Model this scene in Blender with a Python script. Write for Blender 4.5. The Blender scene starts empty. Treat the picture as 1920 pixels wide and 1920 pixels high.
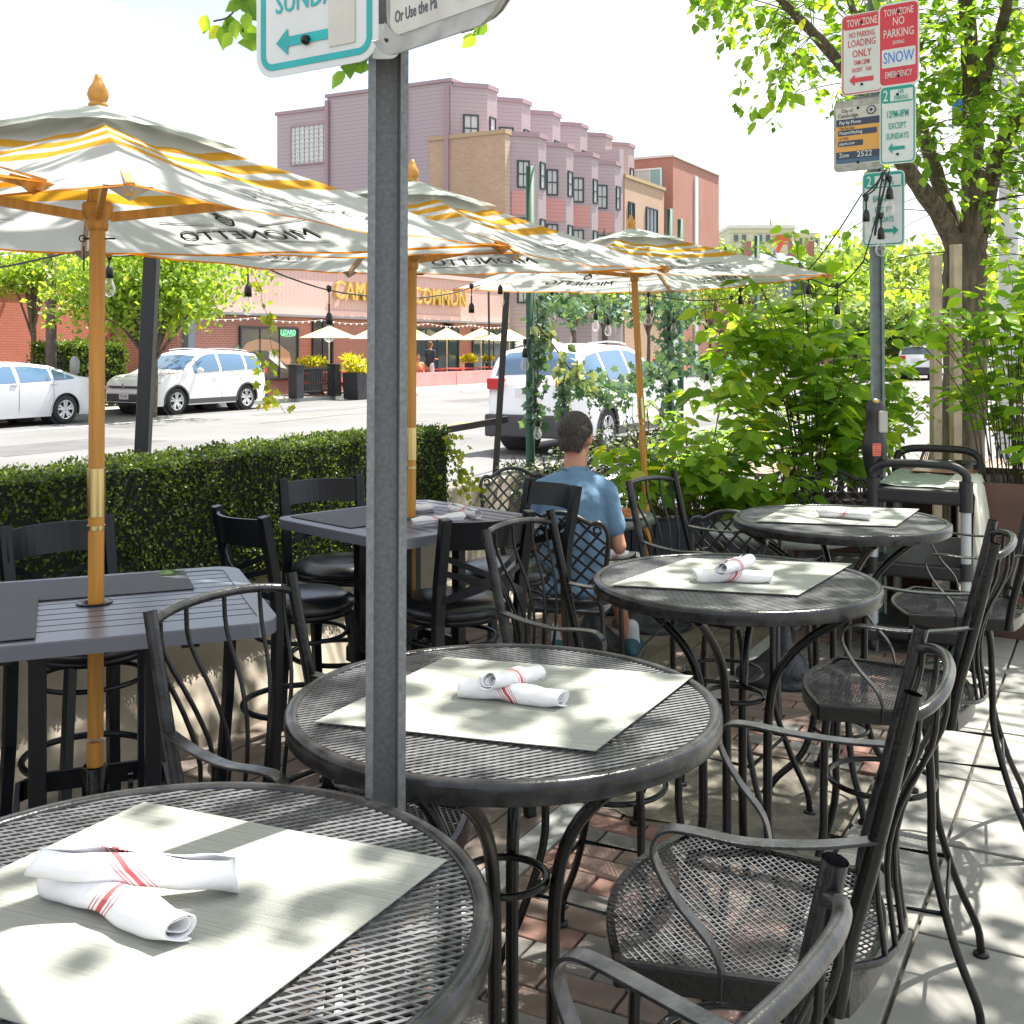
import bpy, bmesh, math, random
import numpy as np
from mathutils import Vector, Matrix, Quaternion
R = math.radians; PI = math.pi
sc = bpy.context.scene
C = sc.collection
random.seed(7); rng = np.random.default_rng(7)

# ------------------------------------------------ camera, sky, sun, exposure
CAM_H = 1.66; FPX = 2100.0
cd = bpy.data.cameras.new('camera'); cam = bpy.data.objects.new('camera', cd); C.objects.link(cam)
cam.location = (0, 0, CAM_H); cam.rotation_euler = (R(90), 0, 0)
cd.sensor_width = 36; cd.lens = FPX/1920*36; cd.shift_y = -310/1920; cd.clip_start = .05; cd.clip_end = 1500
sc.camera = cam
SUN_EL, SUN_AZ = R(62), R(45)
w = bpy.data.worlds.new('World'); sc.world = w; w.use_nodes = True
nt = w.node_tree; N = nt.nodes; L = nt.links; N.clear()
sky = N.new('ShaderNodeTexSky'); sky.sky_type = 'NISHITA'; sky.sun_disc = False
sky.sun_elevation = SUN_EL; sky.sun_rotation = SUN_AZ; sky.air_density = 1.0; sky.dust_density = 2.5; sky.ozone_density = 1.0
bg1 = N.new('ShaderNodeBackground'); bg1.inputs[1].default_value = .10
L.new(sky.outputs[0], bg1.inputs[0])
bg2 = N.new('ShaderNodeBackground'); bg2.inputs[0].default_value = (.97, .985, 1, 1); bg2.inputs[1].default_value = .50
tc = N.new('ShaderNodeTexCoord'); mp = N.new('ShaderNodeMapping'); mp.inputs['Scale'].default_value = (1.2, 1.2, 3.6)
mp.inputs['Location'].default_value = (.3, .1, .2)
no = N.new('ShaderNodeTexNoise'); no.inputs['Scale'].default_value = 2.2; no.inputs['Detail'].default_value = 7
L.new(tc.outputs['Generated'], mp.inputs[0]); L.new(mp.outputs[0], no.inputs[0])
rp = N.new('ShaderNodeValToRGB'); rp.color_ramp.elements[0].position = .36; rp.color_ramp.elements[1].position = .56
rp.color_ramp.elements[0].color = (.1, .1, .1, 1)
L.new(no.outputs[0], rp.inputs[0])
mx = N.new('ShaderNodeMixShader'); L.new(rp.outputs[0], mx.inputs[0]); L.new(bg1.outputs[0], mx.inputs[1]); L.new(bg2.outputs[0], mx.inputs[2])
wo = N.new('ShaderNodeOutputWorld'); L.new(mx.outputs[0], wo.inputs[0])
sd = Vector((math.sin(SUN_AZ)*math.cos(SUN_EL), math.cos(SUN_AZ)*math.cos(SUN_EL), math.sin(SUN_EL)))
sl = bpy.data.lights.new('sun', 'SUN'); sl.energy = 4.5; sl.angle = R(.53); sl.color = (1, .955, .88)
so = bpy.data.objects.new('sun', sl); so.rotation_euler = sd.to_track_quat('Z', 'Y').to_euler(); so.location = (10, 10, 20); C.objects.link(so)
vs = sc.view_settings; vs.view_transform = 'Standard'; vs.look = 'None'; vs.exposure = 1.68; vs.gamma = 1; vs.use_curve_mapping = False
sc.cycles.max_bounces = 6; sc.cycles.transparent_max_bounces = 8; sc.cycles.diffuse_bounces = 3; sc.cycles.glossy_bounces = 3
sc.cycles.transmission_bounces = 4; sc.cycles.caustics_reflective = False; sc.cycles.caustics_refractive = False
sc.cycles.sample_clamp_indirect = 6

# ------------------------------------------------ street frame: u runs along the street, n across it (towards the right)
UX, UY = .477, .879
def W(u, n, z=0.): return Vector((u*UX+n*UY, u*UY-n*UX, z))
UANG = math.atan2(UY, UX)
def at(px, py, d): return Vector(((px-960)*d/FPX, d, CAM_H-(py-650)*d/FPX))

# ------------------------------------------------ materials
MATS = {}
def mat(name, col, rough=.6, metal=0., var=.0, vs_=8., bump=0., bs=60., spec=.5, trans=0., coat=0., var2=None, coord='Object', detail=4.):
    if name in MATS: return MATS[name]
    m = bpy.data.materials.new(name); m.use_nodes = True; MATS[name] = m
    nt = m.node_tree; N = nt.nodes; L = nt.links
    b = N['Principled BSDF']; b.inputs['Roughness'].default_value = rough; b.inputs['Metallic'].default_value = metal
    b.inputs['Specular IOR Level'].default_value = spec; b.inputs['Coat Weight'].default_value = coat
    c = (*col, 1); b.inputs['Base Color'].default_value = c
    if var > 0 or bump > 0:
        tc = N.new('ShaderNodeTexCoord')
    if var > 0:
        no = N.new('ShaderNodeTexNoise'); no.inputs['Scale'].default_value = vs_; no.inputs['Detail'].default_value = detail
        L.new(tc.outputs[coord], no.inputs['Vector'])
        rp = N.new('ShaderNodeValToRGB'); rp.color_ramp.elements[0].position = .3; rp.color_ramp.elements[1].position = .7
        c2 = var2 if var2 else tuple(min(1, x*(1+var)) for x in col)
        c1 = tuple(x*(1-var) for x in col) if not var2 else col
        rp.color_ramp.elements[0].color = (*c1, 1); rp.color_ramp.elements[1].color = (*c2, 1)
        L.new(no.outputs[0], rp.inputs[0]); L.new(rp.outputs[0], b.inputs['Base Color'])
        m['_c'] = 1
    if bump > 0:
        nb = N.new('ShaderNodeTexNoise'); nb.inputs['Scale'].default_value = bs; nb.inputs['Detail'].default_value = 5
        L.new(tc.outputs[coord], nb.inputs['Vector'])
        bp = N.new('ShaderNodeBump'); bp.inputs['Strength'].default_value = bump; bp.inputs['Distance'].default_value = .01
        L.new(nb.outputs[0], bp.inputs['Height']); L.new(bp.outputs[0], b.inputs['Normal'])
    if trans > 0:
        out = N['Material Output']; tr = N.new('ShaderNodeBsdfTranslucent'); ms = N.new('ShaderNodeMixShader'); ms.inputs[0].default_value = trans
        src = b.inputs['Base Color'].links[0].from_socket if b.inputs['Base Color'].is_linked else None
        if src:
            g = N.new('ShaderNodeMixRGB'); g.blend_type = 'MULTIPLY'; g.inputs[0].default_value = 1; g.inputs[2].default_value = (1.25, 1.25, .7, 1) if col[1] > col[0]*1.15 else (1, 1, 1, 1)
            L.new(src, g.inputs[1]); L.new(g.outputs[0], tr.inputs[0])
        else: tr.inputs[0].default_value = c
        L.new(b.outputs[0], ms.inputs[1]); L.new(tr.outputs[0], ms.inputs[2]); L.new(ms.outputs[0], out.inputs[0])
    return m

def leafmat(name, c1, c2, trans=.45, rough=.42):
    """foliage: colour varies from leaf to leaf through a per-face attribute"""
    if name in MATS: return MATS[name]
    m = bpy.data.materials.new(name); m.use_nodes = True; MATS[name] = m
    nt = m.node_tree; N = nt.nodes; L = nt.links; b = N['Principled BSDF']; b.inputs['Roughness'].default_value = rough
    b.inputs['Specular IOR Level'].default_value = .35
    a = N.new('ShaderNodeAttribute'); a.attribute_name = 'tint'
    oi = N.new('ShaderNodeObjectInfo'); ad = N.new('ShaderNodeMath'); ad.operation = 'ADD'; fr = N.new('ShaderNodeMath'); fr.operation = 'FRACT'
    L.new(a.outputs['Fac'], ad.inputs[0]); L.new(oi.outputs['Random'], ad.inputs[1]); L.new(ad.outputs[0], fr.inputs[0])
    rp = N.new('ShaderNodeValToRGB'); rp.color_ramp.elements[0].color = (*[x*.75 for x in c1], 1); rp.color_ramp.elements[1].color = (*c2, 1); e = rp.color_ramp.elements.new(.5); e.color = (*[(x+y)*.5 for x, y in zip(c1, c2)], 1); e = rp.color_ramp.elements.new(.94); e.color = (*c2, 1); rp.color_ramp.elements[-1].color = (min(1, c2[0]*1.5), c2[1]*1.05, c2[2], 1)
    L.new(fr.outputs[0], rp.inputs[0]); L.new(rp.outputs[0], b.inputs['Base Color'])
    tr = N.new('ShaderNodeBsdfTranslucent'); ms = N.new('ShaderNodeMixShader'); ms.inputs[0].default_value = trans
    g = N.new('ShaderNodeMixRGB'); g.blend_type = 'MULTIPLY'; g.inputs[0].default_value = 1; g.inputs[2].default_value = (2.3, 2.0, .6, 1)
    L.new(rp.outputs[0], g.inputs[1]); L.new(g.outputs[0], tr.inputs[0])
    L.new(b.outputs[0], ms.inputs[1]); L.new(tr.outputs[0], ms.inputs[2]); L.new(ms.outputs[0], N['Material Output'].inputs[0])
    return m

# ------------------------------------------------ objects
def tag(o, label=None, cat=None, group=None, kind=None):
    if label: o['label'] = label
    if cat: o['category'] = cat
    if group: o['group'] = group
    if kind: o['kind'] = kind
    return o
def thing(name, label, cat, loc=(0, 0, 0), rz=0., group=None):
    o = bpy.data.objects.new(name, None); o.empty_display_size = .1; C.objects.link(o)
    o.location = loc; o.rotation_euler = (0, 0, rz)
    return tag(o, label, cat, group)
def kids(o): return [c for c in C.objects if c.parent == o]
def dup(root, loc, rz, label, group=None, keep=None):
    ch = {}
    for o in C.objects:
        if o.parent: ch.setdefault(o.parent, []).append(o)
    r = root.copy(); C.objects.link(r); r.location = loc; r.rotation_euler = (0, 0, rz); r['label'] = label
    if group: r['group'] = group
    def rec(s, d):
        for c in ch.get(s, []):
            if keep and not keep(c): continue
            e = c.copy(); C.objects.link(e); e.parent = d; rec(c, e)
    rec(root, r)
    return r

class B:
    """collects shapes, then links them as ONE mesh object"""
    def __init__(s): s.v = []; s.f = []; s.m = []; s.n = 0; s.sm = []
    def add(s, vs, fs, mi=0, smooth=False):
        o = len(s.v); s.v.extend([tuple(x) for x in vs]); s.f.extend([tuple(i+o for i in f) for f in fs]); s.m.extend([mi]*len(fs)); s.sm.extend([smooth]*len(fs))
        return s
    def box(s, c, size, rz=0., mi=0, M=None):
        hx, hy, hz = size[0]/2, size[1]/2, size[2]/2
        pts = [Vector((x, y, z)) for z in (-hz, hz) for x, y in ((-hx, -hy), (hx, -hy), (hx, hy), (-hx, hy))]
        rot = Matrix.Rotation(rz, 3, 'Z') if M is None else M
        pts = [rot @ p+Vector(c) for p in pts]
        return s.add(pts, [(3, 2, 1, 0), (4, 5, 6, 7), (0, 1, 5, 4), (1, 2, 6, 5), (2, 3, 7, 6), (3, 0, 4, 7)], mi)
    def bar(s, a, b, w_, h, up=(0, 0, 1), mi=0):
        a = Vector(a); b = Vector(b); t = (b-a); ln = t.length; t = t/ln; up = Vector(up); x = t.cross(up)
        if x.length < 1e-4: x = t.cross(Vector((1, 0, 0)))
        x.normalize(); y = x.cross(t); M = Matrix((x, t, y)).transposed()
        return s.box((a+b)/2, (w_, ln, h), mi=mi, M=M)
    def tube(s, path, r, seg=8, mi=0, cap=True, closed=False, flat=None):
        P = [Vector(p) for p in path]; n = len(P)
        rr = r if isinstance(r, (list, tuple)) else [r]*n
        vs = []; prev = None
        for i, p in enumerate(P):
            if closed: t = P[(i+1) % n]-P[i-1]
            else: t = P[min(i+1, n-1)]-P[max(i-1, 0)]
            if t.length < 1e-9: t = Vector((0, 0, 1))
            t.normalize()
            if prev is None:
                a = Vector((0, 0, 1)) if abs(t.z) < .9 else Vector((1, 0, 0)); x = t.cross(a).normalized()
            else:
                x = prev-t*prev.dot(t)
                if x.length < 1e-6: x = t.orthogonal()
                x.normalize()
            prev = x; y = t.cross(x)
            for k in range(seg):
                an = 2*PI*k/seg
                vs.append(p+(x*math.cos(an)+y*math.sin(an))*rr[i])
        fs = []
        m = n if closed else n-1
        for i in range(m):
            j = (i+1) % n
            for k in range(seg):
                k2 = (k+1) % seg
                fs.append((i*seg+k, i*seg+k2, j*seg+k2, j*seg+k))
        s.add(vs, fs, mi, True)
        if cap and not closed:
            s.add(vs[:seg], [tuple(range(seg))[::-1]], mi); s.add(vs[-seg:], [tuple(range(seg))], mi)
        return s
    def strap(s, path, side, wd, th, mi=0):
        """flat bar along path; side = width direction"""
        P = [Vector(p) for p in path]; n = len(P); sd_ = Vector(side).normalized(); vs = []
        for i, p in enumerate(P):
            t = (P[min(i+1, n-1)]-P[max(i-1, 0)]).normalized(); x = (sd_-t*sd_.dot(t)).normalized(); y = t.cross(x)
            for a, b in ((-1, -1), (1, -1), (1, 1), (-1, 1)): vs.append(p+x*a*wd/2+y*b*th/2)
        fs = []
        for i in range(n-1):
            for k in range(4): fs.append((i*4+k, i*4+(k+1) % 4, (i+1)*4+(k+1) % 4, (i+1)*4+k))
        fs += [(3, 2, 1, 0), tuple(4*(n-1)+k for k in range(4))]
        return s.add(vs, fs, mi)
    def lathe(s, prof, c=(0, 0, 0), seg=24, mi=0, M=None, closed=False):
        vs = []
        for r, z in prof:
            for k in range(seg):
                a = 2*PI*k/seg; p = Vector((r*math.cos(a), r*math.sin(a), z))
                if M is not None: p = M @ p
                vs.append(p+Vector(c))
        fs = []; n = len(prof)
        for i in range(n if closed else n-1):
            j = (i+1) % n
            for k in range(seg): fs.append((i*seg+k, i*seg+(k+1) % seg, j*seg+(k+1) % seg, j*seg+k))
        s.add(vs, fs, mi, True)
        if not closed:
            if prof[0][0] > 1e-5: s.add(vs[:seg], [tuple(range(seg))[::-1]], mi)
            if prof[-1][0] > 1e-5: s.add(vs[-seg:], [tuple(range(seg))], mi)
        return s
    def prism(s, poly, a, b, M=None, mi=0, smooth=False):
        """poly (x,y) extruded z a..b, transformed by M"""
        n = len(poly); vs = [Vector((x, y, a)) for x, y in poly]+[Vector((x, y, b)) for x, y in poly]
        if M is not None: vs = [M @ v for v in vs]
        fs = [tuple(range(n))[::-1], tuple(range(n, 2*n))]
        s.add(vs, fs, mi)
        o = len(s.v)-2*n
        for k in range(n): s.f.append((o+k, o+(k+1) % n, o+n+(k+1) % n, o+n+k)); s.m.append(mi); s.sm.append(smooth)
        return s
    def sphere(s, c, r, seg=12, rings=8, mi=0, sc_=(1, 1, 1), M=None):
        vs = []; fs = []
        for i in range(rings+1):
            th = PI*i/rings
            for k in range(seg):
                a = 2*PI*k/seg; p = Vector((math.sin(th)*math.cos(a)*sc_[0], math.sin(th)*math.sin(a)*sc_[1], math.cos(th)*sc_[2]))*r
                if M is not None: p = M @ p
                vs.append(p+Vector(c))
        for i in range(rings):
            for k in range(seg): fs.append((i*seg+k, (i+1)*seg+k, (i+1)*seg+(k+1) % seg, i*seg+(k+1) % seg))
        return s.add(vs, fs, mi, True)
    def grid(s, rows, mi=0, smooth=True, closed=False):
        n = len(rows[0]); vs = [p for r in rows for p in r]; fs = []
        for i in range(len(rows)-1):
            for k in range(n if closed else n-1): fs.append((i*n+k, i*n+(k+1) % n, (i+1)*n+(k+1) % n, (i+1)*n+k))
        return s.add(vs, fs, mi, smooth)
    def mesh(s, name):
        me = bpy.data.meshes.new(name); me.from_pydata(s.v, [], s.f)
        me.polygons.foreach_set('material_index', s.m); me.polygons.foreach_set('use_smooth', s.sm)
        me.update(); return me
    def build(s, name, m, parent=None, bevel=0., label=None, kind=None, weld=False):
        me = s.mesh(name)
        for x in (m if isinstance(m, (list, tuple)) else [m]): me.materials.append(x)
        if bevel > 0 or weld:
            bm = bmesh.new(); bm.from_mesh(me)
            if weld: bmesh.ops.remove_doubles(bm, verts=bm.verts, dist=1e-5)
            if bevel > 0:
                es = [e for e in bm.edges if len(e.link_faces) == 2 and e.calc_face_angle(0) > .6]
                bmesh.ops.bevel(bm, geom=es, offset=bevel, segments=2, affect='EDGES', profile=.5, clamp_overlap=True)
            bm.to_mesh(me); bm.free()
        o = bpy.data.objects.new(name, me); C.objects.link(o)
        if parent: o.parent = parent
        if label: o['label'] = label
        if kind: o['kind'] = kind
        return o
def one(name, me, m, parent=None, loc=(0, 0, 0), rot=None, kind=None):
    """one object from existing mesh data"""
    o = bpy.data.objects.new(name, me); C.objects.link(o); o.location = loc
    if rot is not None: o.rotation_euler = rot
    if parent: o.parent = parent
    if m is not None and not me.materials:
        for x in (m if isinstance(m, (list, tuple)) else [m]): me.materials.append(x)
    if kind: o['kind'] = kind
    return o

def bez(pts, n=24):
    """Catmull-Rom through pts"""
    P = [Vector(p) for p in pts]; out = []
    P = [P[0]*2-P[1]]+P+[P[-1]*2-P[-2]]
    m = len(P)-3
    for i in range(m):
        k = max(2, n//m)
        for j in range(k):
            t = j/k; a, b, c, d = P[i:i+4]
            out.append(.5*((2*b)+(-a+c)*t+(2*a-5*b+4*c-d)*t*t+(-a+3*b-3*c+d)*t**3))
    out.append(P[-2]); return out

# text -> triangles in a builder.  M maps text plane (x right, y up) to the object's space
FONT_B = None
def text(b, s, size, M, mi=0, ext=.0006, align='CENTER', sx=1., bold=0.):
    cu = bpy.data.curves.new('t', 'FONT'); cu.body = s; cu.size = size; cu.align_x = align; cu.align_y = 'CENTER'; cu.extrude = ext; cu.resolution_u = 2; cu.offset = bold
    o = bpy.data.objects.new('t', cu); C.objects.link(o)
    dg = bpy.context.evaluated_depsgraph_get(); me = bpy.data.meshes.new_from_object(o.evaluated_get(dg))
    vs = [M @ Vector((v.co.x*sx, v.co.y, v.co.z)) for v in me.vertices]; fs = [tuple(p.vertices) for p in me.polygons]
    b.add(vs, fs, mi)
    bpy.data.objects.remove(o); bpy.data.curves.remove(cu); bpy.data.meshes.remove(me)

# ------------------------------------------------ leaves, fast
LEAF_BROAD = (np.array([[0, 0, 0], [.28, .22, .05], [.34, .52, .04], [0, 1, -.10], [-.34, .52, .04], [-.28, .22, .05], [0, .5, -.04]], float),
              [(0, 1, 6), (1, 2, 6), (2, 3, 6), (3, 4, 6), (4, 5, 6), (5, 0, 6)])
LEAF_SIMPLE = (np.array([[0, 0, 0], [.32, .45, .05], [0, 1, -.05], [-.32, .45, .05]], float), [(0, 1, 2), (0, 2, 3)])
LEAF_LONG = (np.array([[0, 0, 0], [.17, .3, .03], [.15, .65, 0], [0, 1, -.12], [-.15, .65, 0], [-.17, .3, .03], [0, .5, -.02]], float),
             [(0, 1, 6), (1, 2, 6), (2, 3, 6), (3, 4, 6), (4, 5, 6), (5, 0, 6)])
LEAF_IVY = (np.array([[0, 0, 0], [.42, -.05, .02], [.33, .3, .05], [.62, .55, 0], [.25, .6, .05], [0, 1, -.05], [-.25, .6, .05], [-.62, .55, 0], [-.33, .3, .05], [-.42, -.05, .02]], float),
            [(0, 1, 2), (0, 2, 4), (2, 3, 4), (0, 4, 5), (0, 5, 6), (0, 6, 8), (6, 7, 8), (0, 8, 9)])
def basis(dirs, nrm):
    y = dirs/np.linalg.norm(dirs, axis=1, keepdims=True)
    x = np.cross(y, nrm); ln = np.linalg.norm(x, axis=1, keepdims=True); ln[ln < 1e-6] = 1; x = x/ln
    z = np.cross(x, y); return x, y, z
def leaf_mesh(name, tpl, pos, dirs, nrm, size, m, parent=None, kind='stuff', label=None):
    V, F = tpl; n = len(pos); k = len(V); size = np.asarray(size).reshape(-1, 1)
    x, y, z = basis(np.asarray(dirs, float), np.asarray(nrm, float))
    co = pos[:, None, :]+size[:, None, :]*(V[None, :, 0:1]*x[:, None, :]+V[None, :, 1:2]*y[:, None, :]+V[None, :, 2:3]*z[:, None, :])
    co = co.reshape(-1, 3); F = np.array(F); nf = len(F); vpf = F.shape[1]
    idx = (F[None]+(np.arange(n)*k)[:, None, None]).reshape(-1)
    me = bpy.data.meshes.new(name); me.vertices.add(len(co)); me.vertices.foreach_set('co', co.astype(np.float32).ravel())
    me.loops.add(len(idx)); me.loops.foreach_set('vertex_index', idx.astype(np.int32))
    me.polygons.add(n*nf); me.polygons.foreach_set('loop_start', (np.arange(n*nf)*vpf).astype(np.int32))
    me.polygons.foreach_set('loop_total', np.full(n*nf, vpf, np.int32)) if hasattr(me.polygons[0], 'loop_total') and False else None
    me.update(calc_edges=True); me.validate()
    at_ = me.attributes.new('tint', 'FLOAT', 'FACE'); at_.data.foreach_set('value', np.repeat(rng.random(n)*.999, nf).astype(np.float32)[:len(at_.data)])
    me.materials.append(m)
    o = bpy.data.objects.new(name, me); C.objects.link(o)
    if parent: o.parent = parent
    if kind: o['kind'] = kind
    if label: o['label'] = label
    return o
def rnd_dirs(n):
    d = rng.normal(size=(n, 3)); return d/np.linalg.norm(d, axis=1, keepdims=True)
def single_leaves(tpl, pos, dirs, nrm, size, m, parent, name='leaf'):
    """each leaf an object sharing one mesh"""
    key = 'leaf_'+str(id(tpl[1]))+m.name
    if key not in MATS:
        me = bpy.data.meshes.new('leaf'); me.from_pydata([tuple(v) for v in tpl[0]], [], tpl[1]); me.materials.append(m); MATS[key] = me
    me = MATS[key]; x, y, z = basis(np.asarray(dirs, float), np.asarray(nrm, float)); size = np.asarray(size).ravel()
    for i in range(len(pos)):
        o = bpy.data.objects.new(name, me); C.objects.link(o)
        M = Matrix((x[i], y[i], z[i])).transposed().to_4x4(); o.matrix_basis = Matrix.Translation(pos[i]) @ M @ Matrix.Scale(float(size[i]), 4)
        o.parent = parent
def foliage(parent, tpl, pos, dirs, nrm, size, m, n_single=0, name='foliage'):
    """the n_single leaves nearest to the camera are objects of their own, the rest one mesh. positions local to parent at its location (no rotation)"""
    pos = np.asarray(pos, float); dirs = np.asarray(dirs, float); nrm = np.asarray(nrm, float); size = np.asarray(size, float).ravel()
    if n_single:
        wp = pos+np.array(parent.location)
        sz = size/np.maximum(wp[:, 1], .1); order = np.argsort(-sz); a = order[:n_single]; b = order[n_single:]
        single_leaves(tpl, pos[a], dirs[a], nrm[a], size[a], m, parent); pos, dirs, nrm, size = pos[b], dirs[b], nrm[b], size[b]
    if len(pos): leaf_mesh(name, tpl, pos, dirs, nrm, size, m, parent)

# ------------------------------------------------ palette
MESHM = mat('worn_mesh', (.045, .045, .048), .34, .0, var=.5, vs_=22, spec=.7, var2=(.12, .122, .13))
BLACK = mat('black_iron', (.0042, .0040, .0040), .22, .0, var=.4, vs_=14, bump=.12, bs=110, spec=.34)
WORN = mat('worn_iron', (.0055, .0055, .006), .24, .0, var=.5, vs_=30, bump=.10, bs=110, spec=.42, var2=(.032, .033, .036))
STOOLM = mat('stool_metal', (.0035, .005, .0085), .32, .0, spec=.32)
VINYL = mat('black_vinyl', (.006, .008, .011), .28, bump=.1, bs=14, spec=.55)
SLATM = mat('slat_table_metal', (.115, .12, .15), .32, .0, spec=.7)  # base colour raised to blue-grey, standing in for sky reflected in the slats
WOODP = mat('orange_varnished_wood', (.50, .235, .042), .38, var=.30, vs_=6, spec=.4, detail=8)
_n = WOODP.node_tree; _m = _n.nodes.new('ShaderNodeMapping'); _m.inputs['Scale'].default_value = (9, 9, .35)
for _l in list(_n.links):
    if _l.from_node.type == 'TEX_COORD' and _l.to_node.type == 'TEX_NOISE': _n.links.new(_l.from_socket, _m.inputs[0]); _n.links.new(_m.outputs[0], _l.to_socket); break
BRASS = mat('brass', (.55, .43, .20), .25, 1.)
GALV = mat('galvanised_steel', (.17, .18, .185), .5, .35, var=.20, vs_=150, bump=.08, bs=220)
GALVD = mat('galvanised_dark', (.12, .13, .135), .6, .2, var=.3, vs_=25)
CONC = mat('concrete', (.30, .265, .21), .9, var=.22, vs_=5, bump=.25, bs=30)
WHITEP = mat('white_paint', (.78, .79, .8), .3, coat=.6)
SILVERP = mat('silver_paint', (.55, .57, .6), .3, .3, coat=.6)
GLASSD = mat('dark_glass', (.05, .08, .10), .06, .0, spec=.9)
TYRE = mat('tyre_rubber', (.02, .02, .02), .8)
RIM = mat('alloy_rim', (.5, .51, .53), .3, .8)
PLASD = mat('dark_plastic', (.03, .032, .035), .5)
GREENP = mat('green_painted_pole', (.008, .06, .032), .6)
WOODG = mat('grey_weathered_wood', (.27, .23, .19), .8, var=.3, vs_=10, bump=.3, bs=50)
DECKW = mat('deck_wood', (.17, .135, .11), .75, var=.35, vs_=7, bump=.3, bs=40)
BARK = mat('bark', (.13, .10, .075), .9, var=.45, vs_=14, bump=.9, bs=22)
TWIG = mat('twig', (.09, .07, .045), .8)
CORTEN = mat('corten_steel', (.085, .042, .032), .6, .1, var=.3, vs_=5)
# ================================================================ SETTING
ASPH = mat('asphalt', (.145, .144, .143), .85, var=.16, vs_=.4, bump=.15, bs=40, coord='Object')
def sheet(name, poly, z, m, kind='structure', parent=None, zt=0):
    b = B(); b.add([Vector((p[0], p[1], z)) for p in poly], [tuple(range(len(poly)))]); return b.build(name, m, parent, kind=kind)
sheet('ground', [(-900, -900), (900, -900), (900, 900), (-900, 900)], -.135, mat('far_ground', (.2, .2, .19), .9))
def strip(name, n0, n1, u0, u1, z, m, th=0., kind='structure', parent=None):
    b = B(); p = [W(u0, n0, z), W(u1, n0, z), W(u1, n1, z), W(u0, n1, z)]
    if th == 0: b.add(p, [(0, 1, 2, 3) if n0 > n1 else (3, 2, 1, 0)])
    else:
        q = [v-Vector((0, 0, th)) for v in p]; b.add(p+q, [(3, 2, 1, 0), (4, 5, 6, 7), (0, 1, 5, 4), (1, 2, 6, 5), (2, 3, 7, 6), (3, 0, 4, 7)])
    return b.build(name, m, parent, kind=kind)
road = strip('road', -23.35, -1.8, -60, 260, -.12, ASPH)
PAINT = mat('road_paint', (.62, .62, .6), .7, var=.15, vs_=3); YEL = mat('yellow_road_paint', (.55, .38, .06), .7, var=.15, vs_=3)
for n_ in (-13.1, -13.4): strip('centre_line', n_-.05, n_+.05, -30, 200, -.115, YEL, parent=road, kind=None)
strip('bike_lane_line', -20.3, -20.42, -30, 200, -.115, PAINT, parent=road, kind=None)
strip('lane_line', -6.0, -6.12, -30, 200, -.115, PAINT, parent=road, kind=None)
def road_patch(pts, m, name):
    b = B(); b.add([W(u, n, -.1165) for u, n in pts], [tuple(range(len(pts)))]); o = b.build(name, m, road); return o
TAR = mat('tar_seal', (.05, .05, .052), .7); PATCHM = mat('asphalt_patch', (.10, .10, .102), .85, var=.15, vs_=2)
for (a, c_, e, f) in ((12, 15.5, -17.5, -15.8), (24, 27, -9.5, -8.2), (17.5, 18.6, -20.2, -19.0), (31, 36, -19.4, -18.2)): road_patch([(a, e), (c_, e), (c_, f), (a, f)], PATCHM, 'asphalt_patch')
rr_ = random.Random(12)
for k in range(14):
    u_, n_ = rr_.uniform(4, 40), rr_.uniform(-20, -6); P = [(u_, n_)]; along = k % 2
    for i in range(9): P.append((P[-1][0]+(rr_.uniform(.4, 1.1) if along else rr_.uniform(-.2, .2)), P[-1][1]+(rr_.uniform(-.15, .15) if along else rr_.uniform(.2, .5))))
    road_patch([(x, y) for x, y in P]+[(x+(0 if along else .05), y+(.05 if along else 0)) for x, y in P[::-1]], TAR, 'tar_seam')
b = B(); b.lathe([(0, 0), (.33, 0)], W(20.5, -11.0, -.1160), 24); b.build('manhole_cover', mat('cast_cover', (.06, .055, .05), .5), road)
KERB = mat('granite_kerb', (.30, .31, .30), .8, var=.2, vs_=30, bump=.15, bs=80)
strip('far_kerb', -23.5, -23.35, -60, 200, .0, KERB, th=.13)
strip('far_pavement', -40, -23.5, -60, 200, -.004, mat('far_concrete', (.30, .29, .275), .9, var=.12, vs_=.8), th=.12)
# near side base, kerb, deck
strip('pavement_bed', -1.66, 14, -12, 80, -.022, mat('sand_joint', (.10, .09, .075), .95, var=.3, vs_=20, bump=.3, bs=60), th=.1)
kerb = strip('kerb', -1.775, -1.66, -12, 80, .002, KERB, th=.12)
strip('deck_bed', -3.9, -1.775, -8, 9.2, -.04, mat('deck_dark', (.02, .018, .015), .9), th=.07)
deck = thing('wooden_deck', None, None)
deck['kind'] = 'structure'
meb = {}
nn = -1.78; bi = 0
while nn > -3.9:
    for (ua, ub) in ((-.5+((bi*37) % 5)*.1, 3.0+((bi*53) % 7)*.2), (3.0+((bi*53) % 7)*.2, 9.1)):
        b = B(); c = W((ua+ub)/2, nn-.068, -.012+.002*((bi*7) % 3)); b.box(c, (ub-ua-.006, .134, .03), UANG)
        b.build('plank', DECKW, deck, bevel=.003)
    nn -= .142; bi += 1
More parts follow.
